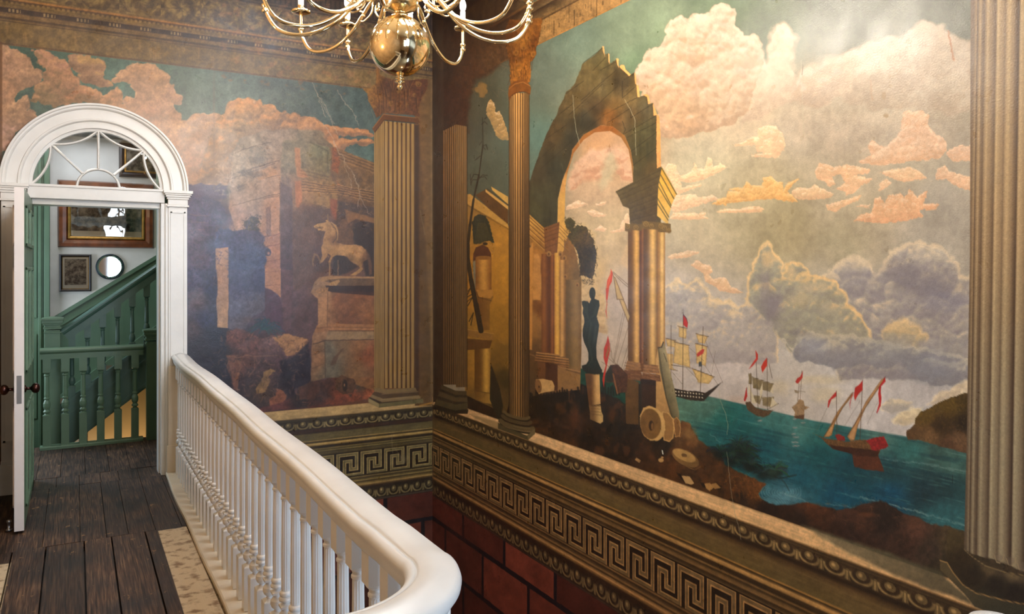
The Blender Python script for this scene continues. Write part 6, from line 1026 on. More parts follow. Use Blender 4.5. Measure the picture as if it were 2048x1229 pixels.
def glass_mat(name='window_glass', rough=.0, wavy=.25):
    m = bpy.data.materials.new(name); m.use_nodes = True; nt = m.node_tree
    for n in list(nt.nodes):
        if n.type == 'BSDF_PRINCIPLED': nt.nodes.remove(n)
    out = nt.nodes['Material Output']
    g = nt.nodes.new('ShaderNodeBsdfGlossy'); g.inputs['Roughness'].default_value = rough; t = nt.nodes.new('ShaderNodeBsdfTransparent')
    fr = nt.nodes.new('ShaderNodeFresnel'); fr.inputs[0].default_value = 1.52; mx = nt.nodes.new('ShaderNodeMixShader')
    sc_ = nt.nodes.new('ShaderNodeMath'); sc_.operation = 'MULTIPLY_ADD'; sc_.inputs[1].default_value = 1.6; sc_.inputs[2].default_value = .02; sc_.use_clamp = True
    nt.links.new(fr.outputs[0], sc_.inputs[0]); nt.links.new(sc_.outputs[0], mx.inputs[0]); nt.links.new(t.outputs[0], mx.inputs[1]); nt.links.new(g.outputs[0], mx.inputs[2]); nt.links.new(mx.outputs[0], out.inputs[0])
    tc = nt.nodes.new('ShaderNodeTexCoord'); n = nt.nodes.new('ShaderNodeTexNoise'); n.inputs['Scale'].default_value = 5; bp = nt.nodes.new('ShaderNodeBump'); bp.inputs['Strength'].default_value = wavy; bp.inputs['Distance'].default_value = .004
    nt.links.new(tc.outputs['Object'], n.inputs['Vector']); nt.links.new(n.outputs[0], bp.inputs['Height']); nt.links.new(bp.outputs[0], g.inputs['Normal'])
    return m
GLASS = glass_mat()

def floor_mat():
    m = bpy.data.materials.new('worn_floorboards'); m.use_nodes = True; nt = m.node_tree; b = nt.nodes['Principled BSDF']; N = nt.nodes.new; LK = nt.links.new
    at = N('ShaderNodeAttribute'); at.attribute_name = 'board'; tc = N('ShaderNodeTexCoord')
    off = N('ShaderNodeVectorMath'); off.operation = 'ADD'; LK(tc.outputs['Object'], off.inputs[0])
    sc_ = N('ShaderNodeVectorMath'); sc_.operation = 'SCALE'; sc_.inputs['Scale'].default_value = 9; LK(at.outputs['Color'], sc_.inputs[0]); LK(sc_.outputs[0], off.inputs[1])
    mp = N('ShaderNodeMapping'); mp.inputs['Scale'].default_value = (26, 2.0, 26); LK(off.outputs[0], mp.inputs[0])
    g1 = N('ShaderNodeTexNoise'); g1.inputs['Scale'].default_value = 1.0; g1.inputs['Detail'].default_value = 3; g1.inputs['Distortion'].default_value = .6; LK(mp.outputs[0], g1.inputs['Vector'])
    rg = N('ShaderNodeMath'); rg.operation = 'MULTIPLY'; rg.inputs[1].default_value = 26; LK(g1.outputs[0], rg.inputs[0])
    sn = N('ShaderNodeMath'); sn.operation = 'SINE'; LK(rg.outputs[0], sn.inputs[0])
    mp2 = N('ShaderNodeMapping'); mp2.inputs['Scale'].default_value = (160, 5, 160); LK(off.outputs[0], mp2.inputs[0])
    g2 = N('ShaderNodeTexNoise'); g2.inputs['Scale'].default_value = 1; g2.inputs['Detail'].default_value = 3; LK(mp2.outputs[0], g2.inputs['Vector'])
    ad = N('ShaderNodeMath'); ad.operation = 'MULTIPLY_ADD'; ad.inputs[1].default_value = .06; LK(sn.outputs[0], ad.inputs[0]); LK(g2.outputs[0], ad.inputs[2])
    rp = N('ShaderNodeValToRGB'); LK(ad.outputs[0], rp.inputs[0])
    e = rp.color_ramp.elements; e[0].position = .3; e[0].color = (*lin((38, 26, 20)), 1); e[1].position = .72; e[1].color = (*lin((106, 82, 62)), 1)
    el = rp.color_ramp.elements.new(.5); el.color = (*lin((70, 50, 38)), 1)
    sp = N('ShaderNodeSeparateColor'); LK(at.outputs['Color'], sp.inputs[0])
    hv = N('ShaderNodeHueSaturation'); LK(rp.outputs[0], hv.inputs['Color']); mr = N('ShaderNodeMapRange'); mr.inputs[3].default_value = .65; mr.inputs[4].default_value = 1.25; LK(sp.outputs[1], mr.inputs[0]); LK(mr.outputs[0], hv.inputs['Value'])
    # big dark wear stains, then pale scuffs
    st = N('ShaderNodeTexNoise'); st.inputs['Scale'].default_value = 3.2; st.inputs['Detail'].default_value = 5; LK(tc.outputs['Object'], st.inputs['Vector'])
    r2 = N('ShaderNodeValToRGB'); LK(st.outputs[0], r2.inputs[0]); r2.color_ramp.elements[0].position = .35; r2.color_ramp.elements[0].color = (.38, .36, .36, 1); r2.color_ramp.elements[1].position = .62; r2.color_ramp.elements[1].color = (1.05, 1, .95, 1)
    mu = N('ShaderNodeMixRGB'); mu.blend_type = 'MULTIPLY'; mu.inputs[0].default_value = 1; LK(hv.outputs[0], mu.inputs[1]); LK(r2.outputs[0], mu.inputs[2])
    mp3 = N('ShaderNodeMapping'); mp3.inputs['Scale'].default_value = (16, 9, 16); LK(tc.outputs['Object'], mp3.inputs[0])
    s3 = N('ShaderNodeTexNoise'); s3.inputs['Scale'].default_value = 1; s3.inputs['Detail'].default_value = 8; s3.inputs['Roughness'].default_value = .65; LK(mp3.outputs[0], s3.inputs['Vector'])
    r3 = N('ShaderNodeValToRGB'); LK(s3.outputs[0], r3.inputs[0]); r3.color_ramp.elements[0].position = .63; r3.color_ramp.elements[0].color = (0, 0, 0, 1); r3.color_ramp.elements[1].position = .66; r3.color_ramp.elements[1].color = (1, 1, 1, 1)
    sf = N('ShaderNodeMath'); sf.operation = 'MULTIPLY'; sf.inputs[1].default_value = .55; LK(r3.outputs[0], sf.inputs[0])
    m3 = N('ShaderNodeMixRGB'); LK(sf.outputs[0], m3.inputs[0]); LK(mu.outputs[0], m3.inputs[1]); m3.inputs[2].default_value = (*lin((158, 118, 76)), 1)
    # bare unpainted strip beside the balustrade (worn shape of its own)
    pal = N('ShaderNodeTexNoise'); pal.inputs['Scale'].default_value = 19; pal.inputs['Detail'].default_value = 6; LK(tc.outputs['Object'], pal.inputs['Vector'])
    pr = N('ShaderNodeValToRGB'); LK(pal.outputs[0], pr.inputs[0]); pr.color_ramp.elements[0].position = .33; pr.color_ramp.elements[0].color = (*lin((140, 112, 82)), 1); pr.color_ramp.elements[1].position = .5; pr.color_ramp.elements[1].color = (*lin((206, 186, 152)), 1)
    sx = N('ShaderNodeSeparateXYZ'); LK(tc.outputs['Object'], sx.inputs[0])
    def step(sock, e0, e1):
        q = N('ShaderNodeMapRange'); q.inputs[1].default_value = e0; q.inputs[2].default_value = e1; LK(sock, q.inputs[0]); return q.outputs[0]
    wob = N('ShaderNodeMath'); wob.operation = 'MULTIPLY_ADD'; wob.inputs[1].default_value = .05; LK(pal.outputs[0], wob.inputs[0]); LK(sx.outputs[1], wob.inputs[2])
    mA = N('ShaderNodeMath'); mA.operation = 'MULTIPLY'; LK(step(sx.outputs[0], .408, .412), mA.inputs[0]); LK(step(wob.outputs[0], 4.87, 4.855), mA.inputs[1])
    mB = N('ShaderNodeMath'); mB.operation = 'MULTIPLY'; LK(step(sx.outputs[0], -.285, -.295), mB.inputs[0]); LK(step(wob.outputs[0], 4.72, 4.70), mB.inputs[1])
    mm = N('ShaderNodeMath'); mm.operation = 'MAXIMUM'; LK(mA.outputs[0], mm.inputs[0]); LK(mB.outputs[0], mm.inputs[1])
    m4 = N('ShaderNodeMixRGB'); LK(mm.outputs[0], m4.inputs[0]); LK(m3.outputs[0], m4.inputs[1]); LK(pr.outputs[0], m4.inputs[2])
    LK(m4.outputs[0], b.inputs['Base Color'])
    rr = N('ShaderNodeMapRange'); rr.inputs[3].default_value = .42; rr.inputs[4].default_value = .75; LK(st.outputs[0], rr.inputs[0]); LK(rr.outputs[0], b.inputs['Roughness'])
    bp = N('ShaderNodeBump'); bp.inputs['Strength'].default_value = .7; bp.inputs['Distance'].default_value = .003; LK(ad.outputs[0], bp.inputs['Height']); LK(bp.outputs[0], b.inputs['Normal'])
    return m

# ------------------------------------------------------------------ floors, ceiling, other walls
def build_floor():
    b = bm_(); rnd = random.Random(4); cols = []
    XS = [-.44, -.295, -.141, .039, .173, .344, .566]; XS2 = [-.44, -.16, .02, .15, .26, .40, .54, .566]
    def planks(xs, ya, yb, seam, gap):
        for x0, x1 in zip(xs, xs[1:]):
            y = ya
            while y < yb - .01:
                y2 = min(yb, y + rnd.uniform(*seam))
                if yb - y2 < .4: y2 = yb
                dz = rnd.uniform(-.0025, .0015)
                r = bmesh.ops.create_cube(b, size=1, matrix=Matrix.Translation(((x0 + x1) / 2, (y + y2) / 2, -.02 + dz)) @ Matrix.Diagonal((x1 - x0 - gap, y2 - y - .003, .04, 1)))
                c = (rnd.random(), rnd.random(), rnd.random(), 1)
                for f in {f for v in r['verts'] for f in v.link_faces}: cols.append((f, c))
                y = y2
    planks(XS, 1.22, 4.86, (9, 10), .008); planks(XS2, 4.86, 6.15, (.9, 1.5), .003)
    planks([-.258, -.12, .02, .155, .27, .40, .539], 6.15, 6.45, (.9, 1.5), .003)
    planks([-1.2, -.9, -.62, -.42, -.25, -.1, .06, .22, .36, .5, .63], 6.45, 7.62, (3, 4), .003)
    box(b, -.44, .70, 1.22, 6.15, -.30, -.043); box(b, -.258, .539, 6.15, 6.45, -.30, -.043); box(b, -1.2, .63, 6.45, 7.62, -.30, -.043)
    me = bpy.data.meshes.new('floor'); lay = b.loops.layers.float_color.new('board')
    for f in b.faces:
        for l in f.loops: l[lay] = (.5, .1, .5, 1)
    for f, c in cols:
        if f.is_valid:
            for l in f.loops: l[lay] = c
    b.to_mesh(me); b.free(); return obj('floor', me, floor_mat())
tag(build_floor(), kind='structure')
def struct(name, m, *boxes):
    b = bm_()
    for q in boxes: box(b, *q)
    return tag(obj(name, b, m), kind='structure')
struct('floor_lower_hall', mat('stone_floor', (150, 130, 105), .6, bump=.2, bscale=6, var=.1), (-1.6, 2.7, -2.6, 9.0, ZB - .1, ZB))
struct('wall_far_lower', mat('red_block_paint', (92, 44, 32), .5), (.70, 2.7, YF + .002, YF + .18, ZB, -1.44))
struct('wall_under_landing', mat('under_landing_plaster', (150, 130, 105), .7), (.56, .69, 1.25, YF + .18, ZB, -.31))
struct('floor_half_landing', mat('stair_boards', (74, 54, 40), .6, bump=.3, bscale=20, var=.2), (-.44, 1.1, -2.6, 1.0, -1.0, -.9))
struct('ceiling', mat('cream_ceiling', (196, 178, 150), .8), (-.6, 1.1, -2.75, 6.33, ZC, ZC + .1), (2.2, 2.88, -2.75, 6.33, ZC, ZC + .1), (1.1, 2.2, -2.75, 2.3, ZC, ZC + .1), (1.1, 2.2, 4.5, 6.33, ZC, ZC + .1))  # middle opening added for the invented skylight
b = bm_()
for q in [(1.08, 1.14, 2.28, 4.52), (2.16, 2.22, 2.28, 4.52), (1.635, 1.665, 2.3, 4.5), (1.1, 2.2, 2.28, 2.34), (1.1, 2.2, 4.46, 4.52), (1.1, 2.2, 3.03, 3.06), (1.1, 2.2, 3.76, 3.79)]: box(b, *q, ZC + .02, ZC + .12)
tag(obj('added_skylight_frame', b, CREAM), kind='structure')  # frame of the invented skylight, added with its fill light
struct('wall_left', DARKWALL, (-.60, -.445, YN - .15, YF, ZB, ZC))
# near wall behind the camera with the tall stair window
struct('wall_near', DARKWALL, (-.60, .6, YN - .15, YN, ZB, ZC), (1.35, 1.55, YN - .15, YN, ZB, ZC), (.6, 1.35, YN - .15, YN, ZB, .9), (.6, 1.35, YN - .15, YN, 3.0, ZC), (2.45, 2.7, YN - .15, YN, ZB, ZC), (1.55, 2.45, YN - .15, YN, 3.6, ZC), (1.55, 2.45, YN - .15, YN, ZB, 1.2))
struct('wall_lower_right', mat('red_block_paint', (92, 44, 32), .5), (2.703, 2.88, YN - .15, .35, ZB, -1.35), (2.703, 2.88, 1.45, YF + .18, ZB, -1.35), (2.703, 2.88, .35, 1.45, ZB, -2.5), (2.703, 2.88, .35, 1.45, -1.2 - .15, -1.30))
def sash(name, x0, x1, z0, z1, nx, nz):
    b = bm_(); y0, y1 = YN - .09, YN - .04
    box(b, x0, x0 + .05, y0, y1, z0, z1); box(b, x1 - .05, x1, y0, y1, z0, z1); box(b, x0, x1, y0, y1, z0, z0 + .06); box(b, x0, x1, y0, y1, z1 - .05, z1)
    for i in range(1, nx): x = x0 + (x1 - x0) * i / nx; box(b, x - .012, x + .012, y0 + .01, y1 - .01, z0, z1)
    for i in range(1, nz): z = z0 + (z1 - z0) * i / nz; box(b, x0, x1, y0 + .01, y1 - .01, z - .012, z + .012)
    fr = tag(obj(name, b, CREAM), kind='structure')
    g = bm_(); box(g, x0 + .03, x1 - .03, y0 + .022, y0 + .026, z0 + .03, z1 - .03); obj('pane', g, GLASS, fr); return fr
sash('window_2', 1.55, 2.45, 1.2, 3.6, 3, 5); sash('window_4', .6, 1.35, .9, 3.0, 3, 5)
# stair lobby beyond the doorway
LY = 8.55
struct('wall_lobby_back', PLASTER, (-.216, .95, LY, LY + .12, -.25, ZC - .6), (-1.2, .95, LY + .001, LY + .12, ZB, -.25))
struct('wall_lobby_left', GREEN_DK, (-1.3, -1.2, 6.33, 7.2, ZB, ZC - .6), (-1.3, -1.2, 8.5, LY, ZB, ZC - .6), (-1.3, -1.2, 7.2, 8.5, ZB, .6), (-1.3, -1.2, 7.2, 8.5, 2.05, ZC - .6))
struct('wall_lobby_right', GREEN_DK, (.63, .75, 6.33, 7.62, ZB, ZC - .6))
struct('wall_stair_right', GREEN_DK, (.95, 1.05, 7.62, LY, ZB, ZC - .6), (.75, 1.05, 7.60, 7.62, ZB, ZC - .6))
struct('wall_lobby_front', GREEN_DK, (-1.2, -.262, 6.34, 6.44, -.3, ZC - .6), (.543, .63, 6.34, 6.44, -.3, ZC - .6), (-.262, .543, 6.34, 6.44, DSP + .45, ZC - .6), (-1.2, .63, 6.34, 6.44, ZB, -.3))
struct('ceiling_lobby', mat('dark_lobby_ceiling', (64, 66, 56), .7), (-1.3, 1.05, 6.34, LY + .1, 2.80, 2.9))  # plain dark grey-green ceiling colour
# green panelled cupboard front filling the left of the lobby back wall
b = bm_(); box(b, -1.2, -.216, LY - .05, LY, -.25, 2.79)
for (x0, x1, z0, z1) in [(-1.1, -.75, .1, .9), (-.65, -.32, .1, .9), (-1.1, -.75, 1.05, 2.1), (-.65, -.32, 1.05, 2.1)]: box(b, x0, x1, LY - .062, LY - .05, z0, z1, bev=.006)
box(b, -.262, -.216, LY - .09, LY, -.25, 2.95, bev=.006); box(b, -.31, -.285, LY - .07, LY, -.25, 2.95, bev=.004)
tag(obj('trim_1', b, GREEN_DK), kind='structure')
# warm lamp under the stairs and a lantern over the lobby
def globe(name, loc, r, col, watts):
    l = bpy.data.lights.new(name, 'POINT'); l.energy = watts; l.color = col; l.shadow_soft_size = r; o = bpy.data.objects.new(name, l); COL.objects.link(o); o.location = loc
globe('lower_hall_lamp', (.45, 8.2, -.7), .08, (1, .72, .42), 14)
globe('landing_wall_lamp', (-.36, 3.0, 2.15), .06, (1, .78, .5), 12)
globe('lobby_lantern', (.0, 7.1, 2.60), .06, (1, .76, .5), 7)
globe('lower_well_lamp', (1.9, 3.6, -2.2), .1, (1, .72, .46), 10)

# ------------------------------------------------------------------ arched doorway: surround, jambs, fanlight, door
def arc_sweep(prof, a0, a1, n, rc=0, cx=DCX, cz=DSP):
    """prof: (radius, y) outline swept round the springing centre"""
    b = bm_(); rings = []
    for i in range(n + 1):
        a = a0 + (a1 - a0) * i / n
        rings.append([b.verts.new((cx + r * math.cos(a), y, cz + r * math.sin(a))) for r, y in prof])
    m = len(prof)
    for p, q in zip(rings, rings[1:]):
        for k in range(m): b.faces.new((p[k], p[(k + 1) % m], q[(k + 1) % m], q[k]))
    b.faces.new(rings[0][::-1]); b.faces.new(rings[-1]); return b
y = YF
sur = tag(empty('trim_2', (0, 0, 0)), kind='structure')
arch_prof = [(.418, y + .19), (.418, y - .012), (.462, y - .012), (.464, y - .03), (.470, y - .038), (.480, y - .038), (.484, y - .026), (.546, y - .026), (.549, y - .044), (.556, y - .052), (.566, y - .052), (.571, y - .066), (.583, y - .066), (.583, y + .0), (.50, y + .0), (.50, y + .19)]
obj('archivolt', arc_sweep(arch_prof, 0, math.pi, 72), CREAM, sur)
def pilaster(x0, x1):
    b = bm_(); s = 1 if x0 > 0 else -1
    box(b, x0, x1, y - .040, y + .002, 0, 1.975)
    for (u0, u1, w0, w1) in [(x0 + .012, x0 + .024, .35, 1.93), (x1 - .024, x1 - .012, .35, 1.93), (x0 + .012, x1 - .012, 1.92, 1.932), (x0 + .012, x1 - .012, .35, .362)]: box(b, u0, u1, y - .046, y - .038, w0, w1)
    box(b, x0 - .008, x1 + .008, y - .055, y + .002, 0, .2, bev=.004); box(b, x0 - .003, x1 + .003, y - .048, y + .002, .2, .225, bev=.003)
    return b
def capital(x0, x1):
    b = bm_()
    for z0, z1, e in [(1.965, 1.98, .012), (1.98, 2.02, .004), (2.02, 2.035, .012), (2.035, 2.05, .020), (2.05, 2.062, .028), (2.062, DSP, .036)]:
        box(b, x0 - e, x1 + e, y - .044 - e, y + .002, z0, z1, bev=.003)
    return b
for x0, x1 in ((.588, .714), (-.437 + .004, -.311)):
    obj('pilaster', pilaster(x0, x1), CREAM, sur); obj('capital', capital(x0, x1), CREAM, sur)
# jamb lining with stepped beads, and transom
for s in (1, -1):
    b = bm_(); X = lambda a: DCX + s * a
    def bx_(a0, a1, *r, **k): box(b, min(X(a0), X(a1)), max(X(a0), X(a1)), *r, **k)
    bx_(.402, .45, y - .015, y + .19, 0, 1.99); bx_(.428, .452, y - .030, y + .02, 0, 1.99, bev=.004); 
    if s > 0: bx_(.39, .405, y + .06, y + .19, 0, 1.99)
    obj('jamb', b, CREAM if s > 0 else GREEN, sur)
    b = bm_(); bx_(.40, .45, y + .19, y + .29, 0, 1.99); obj('inner_jamb', b, GREEN_DK, sur)
b = bm_(); box(b, DCX - .425, DCX + .425, y - .026, y + .10, 1.992, 2.078, bev=.004); box(b, DCX - .43, DCX + .43, y - .036, y + .06, 2.072, 2.090, bev=.004); box(b, DCX - .40, DCX + .40, y + .03, y + .19, 1.955, 1.995)
obj('transom', b, CREAM, sur)
# fanlight
fan = tag(empty('window_1', (0, 0, 0)), kind='structure')
def bar(pts, w=.009, d=.014, yc=y + .03):
    b = bm_(); P = [Vector(p) for p in pts]; path = []
    for i, p in enumerate(P):
        t = (P[min(i + 1, len(P) - 1)] - P[max(i - 1, 0)]).normalized(); s = Vector((t.z, 0, -t.x)); path.append((p, s, Vector((0, 1, 0))))
    return sweep(b, path, [(-w, d * .4), (-w * .45, -d), (w * .45, -d), (w, d * .4), (w, d), (-w, d)])
pt = lambda r, a: (DCX + r * math.cos(a), y + .03, DSP + r * math.sin(a))
obj('inner_arc', bar([pt(.133, math.pi * i / 24) for i in range(25)]), CREAM, fan)
for k in (1, 2, 3): a = math.pi * k / 4; obj('spoke', bar([pt(.133, a), pt(.41, a)]), CREAM, fan)
for k in range(4):
    a0, a1 = math.pi * k / 4, math.pi * (k + 1) / 4; am = (a0 + a1) / 2; pts = []
    for i in range(17):
        t = i / 16; p0, p2, pm = Vector(pt(.412, a0)), Vector(pt(.412, a1)), Vector(pt(.305, am)); pts.append(p0 * (1 - t) ** 2 + pm * 2 * t * (1 - t) + p2 * t * t)
    obj('swag_bar', bar(pts), CREAM, fan)
obj('fanlight_frame', arc_sweep([(.398, y + .015), (.422, y + .015), (.422, y + .05), (.398, y + .05)], 0, math.pi, 60), CREAM, fan)
b = bm_(); vs = [b.verts.new(pt(.41, math.pi * i / 40)) for i in range(41)]; vs2 = [b.verts.new(Vector(pt(.41, math.pi * i / 40)) + Vector((0, .003, 0))) for i in range(41)]
b.faces.new(vs[::-1]); b.faces.new(vs2)
for i in range(41): b.faces.new((vs[i], vs[(i + 1) % 41], vs2[(i + 1) % 41], vs2[i]))
for v in b.verts: v.co.y += .008
obj('pane', b, GLASS, fan)
# door leaf standing open towards the landing
b = bm_(); X0, X1, Y0, Y1 = -.305, -.257, 5.175, 6.125
box(b, X0, X1, Y0, Y1, .015, 1.972)
for f in b.faces: f.material_index = 1 if f.calc_center_median().x > X1 - .001 else 0
leaf = obj('door_1', b, [WHITE_EDGE, GREEN]); tag(leaf, kind='structure')
for (za, zb) in [(.12, .70), (.90, 1.52), (1.64, 1.88)]:
    for (ya, yb) in [(Y0 + .11, Y0 + .44), (Y0 + .52, Y1 - .11)]:
        for side, m_ in ((1, GREEN), (-1, WHITE_EDGE)):
            b = bm_(); x = X1 if side > 0 else X0
            def s_(u0, u1, v0, v1, d, bev=0): box(b, min(x - side * .001, x + side * d), max(x - side * .001, x + side * d), u0, u1, v0, v1, bev=bev)
            for q in [(ya, yb, za, za + .022), (ya, yb, zb - .022, zb), (ya, ya + .022, za, zb), (yb - .022, yb, za, zb)]: s_(*q, .014, .005)
            s_(ya + .055, yb - .055, za + .055, zb - .055, .007, .004)
            obj('door_panel', b, m_, leaf)
for side in (1, -1):
    b = bm_(); lathe(b, [(.022, 0), (.022, .005), (.009, .009), (.008, .026), (.011, .030), (.022, .036), (.029, .046), (.030, .056), (.025, .067), (.013, .074), (.002, .076)], 20)
    o = obj('door_knob', b, BRONZE, leaf); o.rotation_euler = (0, side * R90, 0); o.location = (X1 if side > 0 else X0, Y0 + .07, .815)
b = bm_(); box(b, X0 + .012, X1 - .012, Y0 - .0015, Y0 + .002, .74, .90); obj('lock_plate', b, STEEL, leaf)
b = bm_(); lathe(b, [(.018, 0), (.018, .012), (.010, .016), (.010, .045), (.014, .05), (.014, .062), (.004, .066)], 16)
ds = obj('door_stop', b, STEEL); ds.location = (-.335, 5.26, 0); tag(ds, 'small metal door stop on the floorboards behind the open door', 'door stop')

# ------------------------------------------------------------------ white balustrade round the stairwell
RX, RCY, RR, RZ = .660, 1.55, .245, .0
balu = tag(empty('white_balustrade', (RX, 3.8, 0)), 'cream painted turned balustrade with moulded handrail curving round the open stairwell', 'balustrade')
def local(b, o):
    for v in b.verts: v.co -= o.location
    return b
def rail_path(z=0):
    P = []; U = Vector((0, 0, 1))
    wav = lambda yy: .004 * math.sin(yy * 2.1) + .003 * math.sin(yy * 5.3 + 1)
    for i in range(46): yy = 6.108 + (RCY - 6.108) * i / 45; P.append((Vector((RX + wav(yy) * (yy > 1.8), yy, z + .003 * math.sin(yy * 3.1))), Vector((1, 0, 0)), U))
    for i in range(1, 25): a = -R90 * i / 24; P.append((Vector((RX - RR + RR * math.cos(a), RCY + RR * math.sin(a), z)), Vector((math.cos(a), math.sin(a), 0)), U))
    for i in range(1, 4): P.append((Vector((RX - RR - .27 * i, RCY - RR, z)), Vector((0, -1, 0)), U))
    return P
rp_ = [(-.033, .803), (.030, .805), (.030, .822), (.040, .828), (.040, .838), (.050, .844), (.057, .854), (.0585, .864), (.055, .874), (.047, .880), (.036, .8835), (.020, .889), (.004, .8915), (-.012, .890), (-.026, .885), (-.0320, .8825), (-.0328, .8765), (-.0352, .8765), (-.0362, .8805), (-.046, .8795), (-.053, .873), (-.058, .864), (-.057, .854), (-.050, .844), (-.0495, .838), (-.046, .822), (-.040, .812), (-.036, .805)]
b = bm_(); sweep(b, rail_path(), rp_, True)
for e in b.edges:
    if len(e.link_faces) == 2 and e.calc_face_angle(0) > .5: e.smooth = False
hr = obj('handrail', local(b, balu), CREAM, balu)
b = bm_(); cp = [(-.095, 0.001), (.06, 0.001), (.06, .022), (.05, .028), (-.088, .028), (-.095, .022)]; sweep(b, rail_path(), cp); obj('base_rail', local(b, balu), CREAM2, balu)
# floor edge moulding hanging below the base rail
b = bm_(); sweep(b, rail_path(), [(.045, -.32), (.075, -.32), (.075, .001), (.045, .001)]); tag(obj('trim_3', b, CREAM2), kind='structure')
bal_prof = [(.0270, .028, 1), (.0270, .212, 1), (.0255, .216, 1), (.014, .226), (.012, .232), (.022, .242), (.0265, .254), (.0255, .268), (.016, .280), (.012, .288), (.0225, .292, 1), (.0225, .300, 1), (.013, .306), (.013, .311), (.0245, .316), (.0262, .322), (.0245, .328), (.018, .332), (.0235, .337), (.0240, .342), (.0225, .347), (.017, .352),
            (.0175, .360, 0, .10), (.0178, .50, 0, .12), (.0160, .672, 0, .12), (.0160, .676), (.0190, .680), (.0190, .686), (.0155, .690), (.0165, .698), (.0225, .704), (.0260, .710), (.0270, .712, 1), (.0270, .807, 1)]
b = bm_(); lathe(b, bal_prof, 36); 
for f in b.faces: f.smooth = False
bal_me = bpy.data.meshes.new('baluster'); bmesh.ops.recalc_face_normals(b, faces=b.faces[:]); b.to_mesh(bal_me); b.free(); bal_me.materials.append(CREAM)
spots = [(RX - .004, 6.02 - .1345 * i) for i in range(34)]
L_arc = RR * R90
for s_ in (.09, .22, .35): a = -s_ / RR; spots.append((RX - RR + RR * math.cos(a), RCY + RR * math.sin(a)))
for i in range(5): spots.append((RX - RR - .10 - .131 * i, RCY - RR))
for (x_, y_) in spots:
    o = bpy.data.objects.new('baluster', bal_me); COL.objects.link(o); o.parent = balu; o.location = Vector((x_, y_, 0)) - balu.location
# half post against the door pilaster
b = bm_(); box(b, RX - .075, RX + .058, 6.092, 6.107, .028, .80); box(b, RX - .085, RX + .06, 6.085, 6.107, .028, .22, bev=.003); obj('wall_post', local(b, balu), CREAM2, balu)
# lower stair handrail end showing at the bottom right of the view
nw = tag(empty('stair_newel', (1.50, .80, -.9)), 'white rounded handrail end on a turned newel at the bottom right corner', 'newel post')
b = bm_(); lathe(b, [(.05, 0, 1), (.05, .35, 1), (.03, .38), (.035, .5), (.022, 1.3), (.03, 1.5), (.045, 1.52, 1), (.045, 1.66, 1)], 28); obj('post', b, CREAM, nw)
b = bm_(); lathe(b, [(.045, 1.66), (.062, 1.675), (.066, 1.70), (.060, 1.725), (.045, 1.742), (.02, 1.75), (.002, 1.752)], 32); obj('post_cap', b, CREAM, nw)
b = bm_(); sweep(b, [(Vector((0, -.05 - .25 * i, 1.66 - .18 * i)), Vector((1, 0, 0)), Vector((0, 0, 1))) for i in range(9)], [(a_, h_ - .83) for a_, h_ in rp_], True); obj('handrail', b, CREAM, nw)
# ------------------------------------------------------------------ green landing balustrade and staircase in the lobby
GB_Y = 7.50
gb = tag(empty('green_balustrade', (.14, GB_Y, 0)), 'sage green landing balustrade with square-footed turned balusters seen through the doorway', 'balustrade')
def gpath(x0, x1, y_): return [(Vector((x0, y_, 0)), Vector((0, 1, 0)), Vector((0, 0, 1))), (Vector((x1, y_, 0)), Vector((0, 1, 0)), Vector((0, 0, 1)))]
GR = [(-.030, .755), (.030, .755), (.030, .80), (.042, .808), (.050, .82), (.050, .832), (.04, .842), (0, .850), (-.04, .842), (-.050, .832), (-.050, .82), (-.042, .808), (-.030, .80)]
b = bm_(); sweep(b, gpath(-.262, .515, GB_Y), GR); obj('handrail', local(b, gb), GREEN, gb)
b = bm_(); sweep(b, gpath(-.262, .515, GB_Y), [(-.045, .001), (.04, .001), (.04, .03), (-.038, .03), (-.045, .02)]); obj('base_rail', local(b, gb), GREEN, gb)
gprof = [(.029, .03, 1), (.029, .285, 1), (.02, .293), (.015, .30), (.026, .308), (.028, .318), (.020, .328), (.017, .334), (.022, .342), (.027, .36), (.027, .385), (.020, .405), (.014, .415), (.022, .422), (.022, .43), (.0165, .436), (.019, .46), (.0165, .60), (.0165, .61), (.022, .616), (.022, .624), (.016, .63), (.029, .645, 1), (.029, .757, 1)]
b = bm_(); lathe(b, gprof, 28)
for f in b.faces: f.smooth = False
g_me = bpy.data.meshes.new('baluster'); bmesh.ops.recalc_face_normals(b, faces=b.faces[:]); b.to_mesh(g_me); b.free(); g_me.materials.append(GREEN)
for i in range(6):
    o = bpy.data.objects.new('baluster', g_me); COL.objects.link(o); o.parent = gb; o.location = (-.212 + i * .1325 - .14, 0, 0)
def post(name, x, y_, z0, z1, w_, m, parent):
    b = bm_(); box(b, x - w_, x + w_, y_ - w_, y_ + w_, z0, z1 - .14)
    for e, a, c in [(.008, .14, .128), (.0, .128, .115), (.012, .105, .09), (.004, .09, .07), (.014, .07, .055), (.022, .055, .03), (.028, .03, .012)]: box(b, x - w_ - e, x + w_ + e, y_ - w_ - e, y_ + w_ + e, z1 - a, z1 - c, bev=.003)
    vs = [b.verts.new((x + sx * (w_ + .024), y_ + sy * (w_ + .024), z1 - .012)) for sx, sy in ((-1, -1), (1, -1), (1, 1), (-1, 1))]; ap = [b.verts.new((x + sx * .02, y_ + sy * .02, z1)) for sx, sy in ((-1, -1), (1, -1), (1, 1), (-1, 1))]
    for k in range(4): b.faces.new((vs[k], vs[(k + 1) % 4], ap[(k + 1) % 4], ap[k]))
    b.faces.new(ap); b.faces.new(vs[::-1]); return obj(name, local(b, parent), m, parent)
post('newel_post', .585, GB_Y, 0.001, .985, .045, GREEN_DK, gb)
fl = sb = tag(empty('staircase', (-.16, 7.72, 0)), 'green painted staircase flight with raking handrail and balusters climbing right behind the landing', 'staircase')
